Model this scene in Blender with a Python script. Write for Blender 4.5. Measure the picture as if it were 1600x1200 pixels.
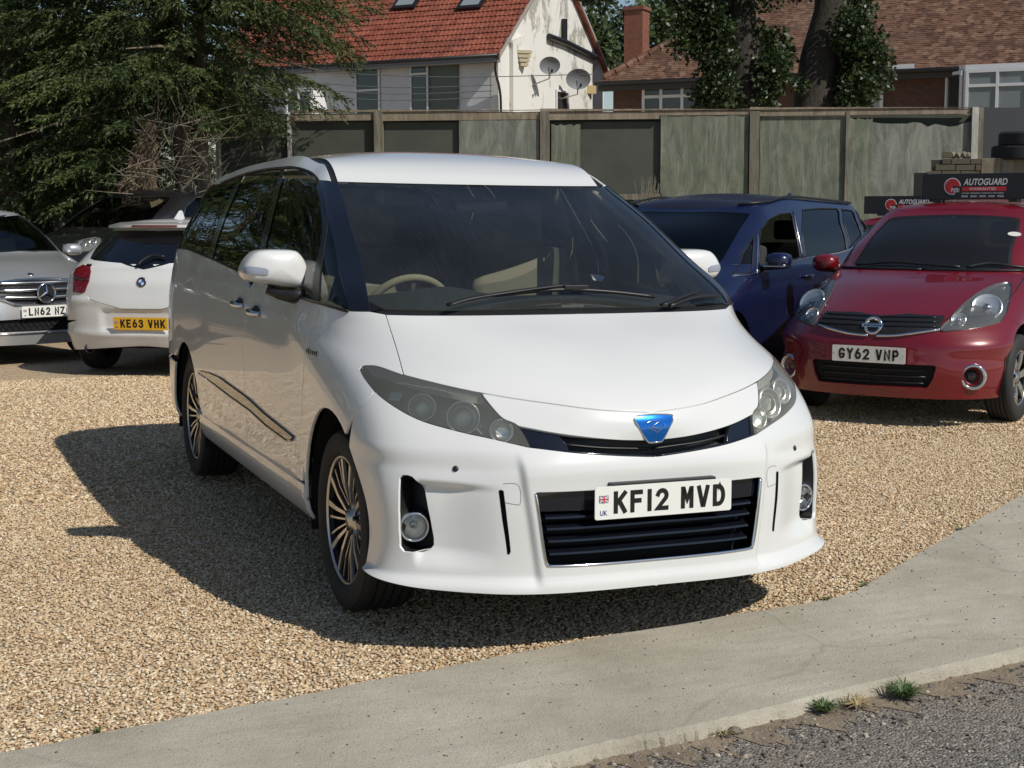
import bpy, bmesh, math, random
import numpy as np
from mathutils import Vector, Matrix, Quaternion
from mathutils.bvhtree import BVHTree
from mathutils.geometry import delaunay_2d_cdt

for o in list(bpy.data.objects): bpy.data.objects.remove(o)
scene = bpy.context.scene
COL = scene.collection
RAD = math.radians

# ------------------------------------------------------------------ camera
# solved from symmetric points on the van, wheelbase, rim and plate sizes.
# "van frame": origin on the ground below the front axle, +X image right, +Y to the van's tail
CAMV = dict(F=2307.5, C=(-2.3465, -5.1829, 1.48), yaw=0.3943, pitch=-0.1167, roll=0.0101)
N_G = Vector((-0.012, 0.004, 1)).normalized()          # ground normal in the van frame
RW = N_G.rotation_difference(Vector((0, 0, 1))).to_matrix()   # van frame -> world

def cam_axes():
    y, p, r = CAMV['yaw'], CAMV['pitch'], CAMV['roll']
    f = Vector((math.sin(y)*math.cos(p), math.cos(y)*math.cos(p), math.sin(p)))
    rt = Vector((math.cos(y), -math.sin(y), 0)); up = rt.cross(f)
    return math.cos(r)*rt+math.sin(r)*up, -math.sin(r)*rt+math.cos(r)*up, f
_r, _u, _f = cam_axes()
CV = Vector(CAMV['C'])
def ray_v(px, py):      # ray in the van frame
    return (_r*((px-800)/CAMV['F'])+_u*((600-py)/CAMV['F'])+_f)
CW = RW@CV
def ray_w(px, py): return RW@ray_v(px, py)
def gnd(px, py, z=0.0):           # pixel -> point on the level z in the world
    d = ray_w(px, py); t = (z-CW.z)/d.z; return CW+d*t
def dep(px, py, D):               # pixel -> point at depth D
    return CW+ray_w(px, py)*D
def on_plane(px, py, P0, n):
    d = ray_w(px, py); n = Vector(n); P0 = Vector(P0)
    return CW+d*((P0-CW).dot(n)/d.dot(n))

cam = bpy.data.cameras.new('Camera'); camo = bpy.data.objects.new('Camera', cam); COL.objects.link(camo)
M3 = RW@Matrix((_r, _u, -_f)).transposed()
camo.matrix_world = Matrix.Translation(CW)@M3.to_4x4()
cam.sensor_width = 36; cam.lens = 36*CAMV['F']/1600; cam.clip_start = 0.05; cam.clip_end = 3000
scene.camera = camo

# ------------------------------------------------------------------ light
SUN_TO = Vector((-0.47, 0.93, -1.0)).normalized()       # direction sunlight travels
w = bpy.data.worlds.new('World'); scene.world = w; w.use_nodes = True
nt = w.node_tree; bg = nt.nodes['Background']
sky = nt.nodes.new('ShaderNodeTexSky'); sky.sky_type = 'NISHITA'; sky.sun_disc = False
el = math.asin(-SUN_TO.z); sky.sun_elevation = el
sky.sun_rotation = math.atan2(-SUN_TO.x, -SUN_TO.y)
sky.air_density = 1.0; sky.dust_density = 0.3; sky.ozone_density = 1.2
nt.links.new(sky.outputs[0], bg.inputs[0]); bg.inputs[1].default_value = 0.075
sl = bpy.data.lights.new('sun', 'SUN'); sl.energy = 4.0; sl.angle = RAD(0.5); sl.color = (1, 0.95, 0.86)
so = bpy.data.objects.new('sun', sl); COL.objects.link(so)
so.rotation_euler = SUN_TO.to_track_quat('-Z', 'Y').to_euler()
vs = scene.view_settings; vs.view_transform = 'Standard'; vs.look = 'None'; vs.exposure = 0.0; vs.gamma = 1
scene.render.engine = 'CYCLES'

# ------------------------------------------------------------------ materials
MATS = {}
def mat(name, col=(.5, .5, .5), rough=.5, metal=0, coat=0, spec=None, coat_rough=.03, emit=None):
    if name in MATS: return MATS[name]
    m = bpy.data.materials.new(name); m.use_nodes = True; MATS[name] = m
    b = m.node_tree.nodes['Principled BSDF']
    b.inputs['Base Color'].default_value = (*col, 1); b.inputs['Roughness'].default_value = rough
    b.inputs['Metallic'].default_value = metal; b.inputs['Coat Weight'].default_value = coat
    b.inputs['Coat Roughness'].default_value = coat_rough
    if spec is not None: b.inputs['Specular IOR Level'].default_value = spec
    return m
class NT:
    """small helper to wire nodes"""
    def __init__(s, m): s.t = m.node_tree; s.b = s.t.nodes.get('Principled BSDF'); s.out = s.t.nodes.get('Material Output')
    def n(s, typ, **kw):
        nd = s.t.nodes.new('ShaderNode'+typ)
        for k, v in kw.items():
            if k in nd.inputs.keys(): s.set(nd.inputs[k], v)
            elif hasattr(nd, k): setattr(nd, k, v)
        return nd
    def set(s, inp, v):
        if hasattr(v, 'is_output') or isinstance(v, bpy.types.NodeSocket): s.t.links.new(v, inp)
        else: inp.default_value = v
    def link(s, a, b): s.t.links.new(a, b)
    def coord(s, kind='Object', scale=(1, 1, 1), rot=(0, 0, 0)):
        c = s.n('TexCoord'); mp = s.n('Mapping'); s.link(c.outputs[kind], mp.inputs[0])
        mp.inputs['Scale'].default_value = scale; mp.inputs['Rotation'].default_value = rot; return mp.outputs[0]
    def noise(s, vec, scale, detail=4, rough=.55, dist=0):
        nd = s.n('TexNoise'); s.link(vec, nd.inputs['Vector']); nd.inputs['Scale'].default_value = scale
        nd.inputs['Detail'].default_value = detail; nd.inputs['Roughness'].default_value = rough; nd.inputs['Distortion'].default_value = dist
        return nd.outputs[0]
    def ramp(s, fac, stops):
        r = s.n('ValToRGB'); s.link(fac, r.inputs[0]); e = r.color_ramp.elements
        while len(e) < len(stops): e.new(.5)
        for k, (p, c) in enumerate(stops):
            e[k].position = p; e[k].color = (*c, 1) if len(c) == 3 else c
        return r.outputs[0]
    def mix(s, fac, a, b, mode='MIX'):
        nd = s.n('Mix'); nd.data_type = 'RGBA'; nd.blend_type = mode; nd.clamp_factor = True
        s.set(nd.inputs[0], fac)
        for i, v in ((6, a), (7, b)):
            if isinstance(v, bpy.types.NodeSocket): s.link(v, nd.inputs[i])
            else: nd.inputs[i].default_value = (*v, 1) if len(v) == 3 else v
        return nd.outputs[2]
    def math(s, op, a, b=0.0):
        nd = s.n('Math'); nd.operation = op; s.set(nd.inputs[0], a); s.set(nd.inputs[1], b); return nd.outputs[0]
    def bump(s, h, strength=.3, dist=.01):
        nd = s.n('Bump'); s.link(h, nd.inputs['Height']); nd.inputs['Strength'].default_value = strength; nd.inputs['Distance'].default_value = dist
        s.link(nd.outputs[0], s.b.inputs['Normal']); return nd.outputs[0]

def glass_mat(name, tint, refl=1.0, rough=.01, haze=0.0, hazecol=(.6, .6, .5), ior=1.5, streak=False):
    """thin glass: clear/tinted see-through with fresnel reflection and an optional diffuse film of dirt"""
    if name in MATS: return MATS[name]
    m = bpy.data.materials.new(name); m.use_nodes = True; MATS[name] = m
    t = NT(m); t.t.nodes.remove(t.b)
    tr = t.n('BsdfTransparent'); tr.inputs[0].default_value = (*tint, 1)
    gl = t.n('BsdfGlossy'); gl.inputs[0].default_value = (1, 1, 1, 1); gl.inputs['Roughness'].default_value = rough
    fr = t.n('Fresnel'); fr.inputs[0].default_value = ior
    body = tr.outputs[0]
    if haze > 0:
        df = t.n('BsdfDiffuse'); df.inputs[0].default_value = (*hazecol, 1)
        mx = t.n('MixShader'); t.link(tr.outputs[0], mx.inputs[1]); t.link(df.outputs[0], mx.inputs[2])
        if streak:
            v = t.coord('Object', (300, 9, 9), (0, 0, .30)); nz = t.noise(v, 1.0, 5, .65); v2 = t.coord('Object', (1, 1, 1)); n2 = t.noise(v2, 3.0, 3)
            f = t.math('MULTIPLY', t.ramp(nz, [(.35, (.55,)*3), (.75, (1.35,)*3)]), haze)
            f = t.math('MULTIPLY', f, t.ramp(n2, [(.3, (.6,)*3), (.7, (1.3,)*3)]))
            t.link(f, mx.inputs[0])
        else: mx.inputs[0].default_value = haze
        body = mx.outputs[0]
    m2 = t.n('MixShader'); t.link(t.math('MULTIPLY', fr.outputs[0], refl), m2.inputs[0]); t.link(body, m2.inputs[1]); t.link(gl.outputs[0], m2.inputs[2])
    t.link(m2.outputs[0], t.out.inputs[0])
    return m

# ------------------------------------------------------------------ object helpers
def tag(o, label=None, cat=None, group=None, kind=None):
    if label: o['label'] = label
    if cat: o['category'] = cat
    if group: o['group'] = group
    if kind: o['kind'] = kind
    return o
def empty(name, loc=(0, 0, 0), rz=0, mtx=None):
    o = bpy.data.objects.new(name, None); COL.objects.link(o); o.empty_display_size = .2
    if mtx is not None: o.matrix_world = mtx
    else: o.location = loc; o.rotation_euler = (0, 0, rz)
    return o
def link(name, me, m=None, parent=None, mtx=None):
    o = bpy.data.objects.new(name, me); COL.objects.link(o)
    if m is not None:
        ms = m if isinstance(m, (list, tuple)) else [m]
        me.materials.clear()
        for k in ms: me.materials.append(k)
    if parent is not None: o.parent = parent
    if mtx is not None: o.matrix_local = mtx
    return o
def share(name, me, parent=None, mtx=None):
    o = bpy.data.objects.new(name, me); COL.objects.link(o)
    if parent is not None: o.parent = parent
    if mtx is not None: o.matrix_local = mtx
    return o
def copy_tree(o, parent=None):
    c = o.copy(); COL.objects.link(c); c.parent = parent
    for ch in list(o.children): copy_tree(ch, c)
    return c

class MB:
    """mesh builder"""
    def __init__(s): s.v = []; s.f = []; s.mi = []; s.cur = 0; s.sm = []; s.smooth = False
    def face(s, idx): s.f.append(tuple(idx)); s.mi.append(s.cur); s.sm.append(s.smooth)
    def pts(s, ps): b = len(s.v); s.v += [tuple(p) for p in ps]; return b
    def box(s, c, d, rot=None, bev=0):
        hx, hy, hz = d[0]/2, d[1]/2, d[2]/2; c = Vector(c)
        P = [Vector((x*hx, y*hy, z*hz)) for z in (-1, 1) for y in (-1, 1) for x in (-1, 1)]
        if rot is not None: P = [rot@p for p in P]
        b = s.pts([c+p for p in P])
        for q in ((0, 2, 3, 1), (4, 5, 7, 6), (0, 1, 5, 4), (2, 6, 7, 3), (0, 4, 6, 2), (1, 3, 7, 5)): s.face([b+i for i in q])
        return s
    def poly(s, loop):
        b = s.pts(loop); s.face(range(b, b+len(loop))); return s
    def prism(s, loop, vec, cap=True):
        n = len(loop); vec = Vector(vec); a = s.pts(loop); b = s.pts([Vector(p)+vec for p in loop])
        for i in range(n):
            j = (i+1) % n; s.face((a+i, a+j, b+j, b+i))
        if cap: s.face([a+i for i in reversed(range(n))]); s.face([b+i for i in range(n)])
        return s
    def tube(s, path, r, n=8, cap=True, closed=False, flat=None):
        path = [Vector(p) for p in path]; m = len(path); rr = r if isinstance(r, (list, tuple)) else [r]*m
        rings = []; up = None
        for i in range(m):
            a = path[(i-1) % m] if (i > 0 or closed) else path[i]; c = path[(i+1) % m] if (i < m-1 or closed) else path[i]
            d = (c-a).normalized() if (c-a).length > 1e-9 else Vector((0, 0, 1))
            if up is None:
                up = Vector((0, 0, 1)) if abs(d.z) < .9 else Vector((1, 0, 0))
            x = d.cross(up).normalized(); y = x.cross(d).normalized(); up = y
            rings.append(s.pts([path[i]+(x*math.cos(k*2*math.pi/n)+y*math.sin(k*2*math.pi/n)*(flat or 1))*rr[i] for k in range(n)]))
        for i in range(m if closed else m-1):
            a, b = rings[i], rings[(i+1) % m]
            for k in range(n):
                q = (k+1) % n; s.face((a+k, a+q, b+q, b+k))
        if cap and not closed: s.face([rings[0]+k for k in reversed(range(n))]); s.face([rings[-1]+k for k in range(n)])
        return s
    def lathe(s, prof, n=32, axis='X', mtx=None, a0=0, a1=2*math.pi, close=False):
        """prof: (r, h) ; revolved about the axis"""
        full = abs(a1-a0-2*math.pi) < 1e-6; cnt = n if full else n+1; rings = []
        for k in range(cnt):
            t = a0+(a1-a0)*k/n; ps = []
            for r, h in prof:
                p = {'X': Vector((h, r*math.cos(t), r*math.sin(t))), 'Y': Vector((r*math.cos(t), h, r*math.sin(t))), 'Z': Vector((r*math.cos(t), r*math.sin(t), h))}[axis]
                ps.append(mtx@p if mtx is not None else p)
            rings.append(s.pts(ps))
        m = len(prof)
        for k in range(n):
            a, b = rings[k], rings[(k+1) % cnt]
            for i in range(m if close else m-1):
                j = (i+1) % m; s.face((a+i, a+j, b+j, b+i))
        return s
    def grid(s, fn, nu, nv):
        b = len(s.v)
        for j in range(nv+1):
            for i in range(nu+1): s.v.append(tuple(fn(i/nu, j/nv)))
        for j in range(nv):
            for i in range(nu):
                a = b+j*(nu+1)+i; s.face((a, a+1, a+nu+2, a+nu+1))
        return s
    def mesh(s, name, smooth=None):
        me = bpy.data.meshes.new(name); me.from_pydata(s.v, [], s.f)
        if any(s.mi): me.polygons.foreach_set('material_index', s.mi)
        me.polygons.foreach_set('use_smooth', [bool(smooth)]*len(s.f) if smooth is not None else s.sm)
        return me
    def build(s, name, m=None, parent=None, smooth=None, mtx=None, bevel=0, fixn=True, auto=None):
        me = s.mesh(name, smooth)
        if fixn or bevel:
            bm = bmesh.new(); bm.from_mesh(me)
            if bevel:
                bmesh.ops.remove_doubles(bm, verts=bm.verts, dist=1e-5)
                bmesh.ops.recalc_face_normals(bm, faces=bm.faces)
                es = [e for e in bm.edges if len(e.link_faces) == 2 and e.calc_face_angle(0) > .5]
                bmesh.ops.bevel(bm, geom=es, offset=bevel, segments=2, affect='EDGES', profile=.6, clamp_overlap=True)
            bmesh.ops.recalc_face_normals(bm, faces=bm.faces); bm.to_mesh(me); bm.free()
        if auto: me.set_sharp_from_angle(angle=RAD(auto))
        return link(name, me, m, parent, mtx)

def catmull(P, n=6, closed=False):
    P = [Vector(p) for p in P]; m = len(P); out = []
    rng = range(m if closed else m-1)
    for i in rng:
        p0 = P[(i-1) % m] if (i > 0 or closed) else P[0]*2-P[1]; p1 = P[i]; p2 = P[(i+1) % m]
        p3 = P[(i+2) % m] if (i < m-2 or closed) else P[-1]*2-P[-2]
        for k in range(n):
            t = k/n; out.append(.5*((2*p1)+(p2-p0)*t+(2*p0-5*p1+4*p2-p3)*t*t+(3*p1-p0-3*p2+p3)*t**3))
    if not closed: out.append(P[-1])
    return out

_fontcache = {}
def text_mesh(s, size=1.0, bold=0.0, depth=.0, sx=1.0, spacing=1.0, shear=0):
    cu = bpy.data.curves.new('txt', 'FONT'); cu.body = s; cu.size = size; cu.align_x = 'CENTER'; cu.align_y = 'CENTER'
    cu.offset = bold; cu.extrude = depth; cu.space_character = spacing; cu.resolution_u = 4; cu.shear = shear
    o = bpy.data.objects.new('txt', cu); COL.objects.link(o); dg = bpy.context.evaluated_depsgraph_get()
    me = bpy.data.meshes.new_from_object(o.evaluated_get(dg)); bpy.data.objects.remove(o)
    for v in me.vertices: v.co.x *= sx
    xs = [v.co.x for v in me.vertices]; ys = [v.co.y for v in me.vertices]
    cx, cy = (min(xs)+max(xs))/2, (min(ys)+max(ys))/2
    for v in me.vertices: v.co.x -= cx; v.co.y -= cy
    return me, max(xs)-min(xs), max(ys)-min(ys)
def fit_text(s, W, H, bold=0.0, depth=.0004, spacing=1.0, shear=0):
    """flat lettering of exact width and height"""
    me, a, b = text_mesh(s, 1.0, bold, 0, 1, spacing, shear)
    for v in me.vertices: v.co.x *= W/a; v.co.y *= H/b; v.co.z = 0
    return me

# ------------------------------------------------------------------ master surface + panels cut from it
SF = [0, .22, .42, .6, .75, .87, .955, 1.0]
SIDE_F = [.14, .3, .46, .62, .78, .9]
def ring_points(R):
    w0 = R['w']; ws = R.get('ws'); zs = R['zs']; wf = (lambda y: np.interp(y, [a for a, _ in ws], [b for _, b in ws])) if ws else (lambda y: w0)
    zf_ = lambda y: np.interp(y, [a for a, _ in zs], [b for _, b in zs])
    yf, L, n, ge = R['yf'], R['L'], R.get('n', 2.4), R.get('g', 1.0)
    yr, Lr, nr = R['yr'], R.get('Lr', .5), R.get('nr', 2.6)
    P = []
    ya, yb = (R['fx'][-1][1] if 'fx' in R else yf+L), yr-Lr; wa, wb = wf(ya), wf(yb); za, zb = zf_(ya), zf_(yb)
    if 'fx' in R:
        for x, y, z in R['fx']: P.append((x, y, z))
        ya = R['fx'][-1][1]
    else:
      for s in SF: P.append((wa*s, yf+L*(1-(1-s**n)**(1/n)), R['zf']+(za-R['zf'])*s**ge))
    for f in SIDE_F:
        y = ya+(yb-ya)*f; P.append((wf(y), y, zf_(y)))
    for s in reversed(SF): P.append((wb*s, yr-Lr*(1-(1-s**nr)**(1/nr)), R['zr']+(zb-R['zr'])*s**1.3))
    return P
def spline_B(t):
    """linear map from knot values to second derivatives (natural cubic spline)"""
    n = len(t); A = np.zeros((n, n)); Rm = np.zeros((n, n)); h = np.diff(t)
    A[0, 0] = A[-1, -1] = 1
    for i in range(1, n-1):
        A[i, i-1] = h[i-1]; A[i, i] = 2*(h[i-1]+h[i]); A[i, i+1] = h[i]
        Rm[i, i-1] = 6/h[i-1]; Rm[i, i] = -6/h[i-1]-6/h[i]; Rm[i, i+1] = 6/h[i]
    return np.linalg.solve(A, Rm)
def spline_rows(t, B, x):
    x = np.asarray(x, float); i = np.clip(np.searchsorted(t, x, side='right')-1, 0, len(t)-2)
    h = t[i+1]-t[i]; a = (t[i+1]-x)/h; b = (x-t[i])/h; k = np.arange(len(x)); out = np.zeros((len(x), len(t)))
    out[k, i] += a; out[k, i+1] += b
    out += ((a**3-a)*h*h/6)[:, None]*B[i]+((b**3-b)*h*h/6)[:, None]*B[i+1]
    return out

class Master:
    def __init__(s, rings, nu=260, nv=150):
        net = np.array([ring_points(R) for R in rings]); s.nr, s.nc = net.shape[:2]; s.half = net
        ext = 4                                          # mirror columns so the surface is symmetric
        mir = lambda a: a*np.array([-1, 1, 1])
        full = np.concatenate([mir(net[:, ext:0:-1]), net, mir(net[:, -2:-2-ext:-1])], axis=1)
        du = np.linalg.norm(np.diff(full, axis=1), axis=2).mean(0); tu = np.concatenate([[0], np.cumsum(np.maximum(du, .01))]); tu -= tu[ext]
        dv = np.linalg.norm(np.diff(net, axis=0), axis=2).mean(1); tv = np.concatenate([[0], np.cumsum(dv)])
        s.net, s.tu, s.tv = full, tu, tv; s.Bu, s.Bv = spline_B(tu), spline_B(tv)
        s.U = tu[ext+s.nc-1]; s.V = tv[-1]; s.tuh = tu[ext:ext+s.nc]
        us = np.linspace(0, s.U, nu+1); vs_ = np.linspace(0, s.V, nv+1); s.us, s.vs = us, vs_
        G = np.einsum('bi,ijk,aj->bak', spline_rows(tv, s.Bv, vs_), full, spline_rows(tu, s.Bu, us)); s.G = G
        V = [Vector(p) for p in G.reshape(-1, 3)]; F = []; s.fuv = []
        for b in range(nv):
            for a in range(nu):
                q = b*(nu+1)+a
                F += [(q, q+1, q+nu+2), (q, q+nu+2, q+nu+1)]; s.fuv += [(a, b, 0), (a, b, 1)]
        s.bv = BVHTree.FromPolygons(V, F, all_triangles=True); s.V_, s.F_ = V, F; s.nu, s.nv = nu, nv
    def P(s, uv):
        uv = np.asarray(uv, float).reshape(-1, 2)
        return np.einsum('ki,ijd,kj->kd', spline_rows(s.tv, s.Bv, np.clip(uv[:, 1], 0, s.V)), s.net, spline_rows(s.tu, s.Bu, uv[:, 0]))
    def N(s, uv):
        uv = np.asarray(uv, float).reshape(-1, 2); e = .002
        uu = uv.copy(); uu[:, 1] = np.clip(uu[:, 1], e, s.V-e)
        d1 = s.P(uu+[e, 0])-s.P(uu-[e, 0]); d2 = s.P(uu+[0, e])-s.P(uu-[0, e])
        n = np.cross(d1, d2); return n/np.maximum(np.linalg.norm(n, axis=1), 1e-12)[:, None]
    def _uv(s, loc, idx):
        a, b, k = s.fuv[idx]; i0, i1, i2 = s.F_[idx]; A, B_, C = s.V_[i0], s.V_[i1], s.V_[i2]
        v0, v1, v2 = B_-A, C-A, loc-A; d00, d01, d11, d20, d21 = v0.dot(v0), v0.dot(v1), v1.dot(v1), v2.dot(v0), v2.dot(v1)
        den = d00*d11-d01*d01
        if abs(den) < 1e-18: y, z = .3, .3
        else: y = (d11*d20-d01*d21)/den; z = (d00*d21-d01*d20)/den
        hu, hv = s.U/s.nu, s.V/s.nv
        if k == 0: return ((a+y+z)*hu, (b+z)*hv)
        return ((a+y)*hu, (b+y+z)*hv)
    def cast(s, o, d):
        loc, n, i, t = s.bv.ray_cast(Vector(o), Vector(d).normalized())
        if loc is None:                                   # miss: nearest point along the ray
            o = Vector(o); d = Vector(d).normalized(); best = None
            for k in range(60):
                p = o+d*(k*.15); l, n, i, t = s.bv.find_nearest(p)
                if best is None or t < best[0]: best = (t, p, l, i)
            p = best[1]
            for _ in range(30):
                l, n, i, t = s.bv.find_nearest(p); p = o+d*max((l-o).dot(d), 0)
            l, n, i, t = s.bv.find_nearest(p); loc = l
        return s._uv(loc, i)
    def near(s, p): l, n, i, t = s.bv.find_nearest(Vector(p)); return s._uv(l, i)
    def inv(s, x, y, z): return Vector(s.P([s.near((x, y, z))])[0])

def mid0(L, a=True, z=True):
    """put the ends of a traced half outline exactly on the centre line"""
    L = list(L)
    if a: L[0] = (0.0, L[0][1])
    if z: L[-1] = (0.0, L[-1][1])
    return L
class Car:
    """car parts are modelled in the car frame: +X image-right when the nose faces the viewer, nose at -Y"""
    def __init__(s, rings, root, eye=None):
        s.m = Master(rings); s.root = root; s.eye = eye   # eye(px,py)->(origin,dir) in the car frame
    def crv(s, mode, pts, smooth=0):
        if smooth: pts = [tuple(p)[:len(pts[0])] for p in catmull([tuple(p)+(0,)*(3-len(p)) for p in pts], smooth)]
        out = []
        for p in pts:
            if mode == 'uv': out.append(tuple(p)); continue
            if mode == 'px':
                o, d = s.eye(*p)
                h = s.m.cast((-o.x, o.y, o.z), (-d.x, d.y, d.z))
            elif mode == 'pxr': o, d = s.eye(*p); h = s.m.cast(o, d)
            elif mode == 'yz': h = s.m.cast((3, p[0], p[1]), (-1, 0, 0))
            elif mode == 'xz': h = s.m.cast((p[0], -4, p[1]), (0, 1, 0))
            elif mode == 'xzr': h = s.m.cast((p[0], 8, p[1]), (0, -1, 0))
            elif mode == 'xy': h = s.m.cast((p[0], p[1], 4), (0, 0, -1))
            elif mode == 'p3': h = s.m.near(p)
            out.append(h)
        return out
    def lip(s, y0, y1, n=24, rear=False):
        """bottom ring between two y's (front half order)"""
        us = np.linspace(0, s.m.U, 400); Q = s.m.P(np.stack([us, us*0], 1)); ys = Q[:, 1]
        a = int(np.argmin(abs(ys-y0))); b = int(np.argmin(abs(ys-y1)))
        if y1 < -.8: b = 0
        return [(us[int(round(k))], 0.0) for k in np.linspace(a, b, n)]

def poly_area(L): return .5*sum(L[i][0]*L[(i+1) % len(L)][1]-L[(i+1) % len(L)][0]*L[i][1] for i in range(len(L)))
def resample(loop, ds):
    out = []
    for i in range(len(loop)):
        a = np.array(loop[i]); b = np.array(loop[(i+1) % len(loop)]); d = np.linalg.norm(b-a)
        if d < 1e-5: continue
        k = max(1, int(math.ceil(d/ds)))
        for j in range(k): out.append(tuple(a+(b-a)*j/k))
    # drop near duplicates
    res = []
    for p in out:
        if not res or math.hypot(p[0]-res[-1][0], p[1]-res[-1][1]) > ds*.08: res.append(p)
    if len(res) > 2 and math.hypot(res[0][0]-res[-1][0], res[0][1]-res[-1][1]) < ds*.08: res.pop()
    return res
def inset(loop, g, keep=lambda p: False):
    if poly_area(loop) < 0: loop = loop[::-1]
    n = len(loop); out = []
    for i in range(n):
        p = np.array(loop[i]); a = np.array(loop[i-1]); b = np.array(loop[(i+1) % n])
        if keep(loop[i]): out.append(tuple(loop[i])); continue
        d1 = (p-a)/max(np.linalg.norm(p-a), 1e-9); d2 = (b-p)/max(np.linalg.norm(b-p), 1e-9)
        n1 = np.array([-d1[1], d1[0]]); n2 = np.array([-d2[1], d2[0]]); m = n1+n2; l = np.linalg.norm(m)
        m = n1 if l < 1e-6 else m/l; sc = 1/max(m.dot(n1), .4)
        out.append(tuple(p+m*g*sc))
    return out
def in_poly(P, loop):
    x, y = P[:, 0], P[:, 1]; L = np.array(loop); r = np.zeros(len(P), bool); j = len(L)-1
    for i in range(len(L)):
        xi, yi = L[i]; xj, yj = L[j]
        if yi != yj:
            c = ((yi > y) != (yj > y)) & (x < (xj-xi)*(y-yi)/(yj-yi)+xi); r ^= c
        j = i
    return r
def seg_dist(P, loop):
    L = np.array(loop); d = np.full(len(P), 1e9)
    for i in range(len(L)):
        a, b = L[i], L[(i+1) % len(L)]; ab = b-a; q = ab.dot(ab)
        t = np.clip(((P-a)@ab)/max(q, 1e-12), 0, 1); d = np.minimum(d, np.linalg.norm(P-(a+t[:, None]*ab), axis=1))
    return d

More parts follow.
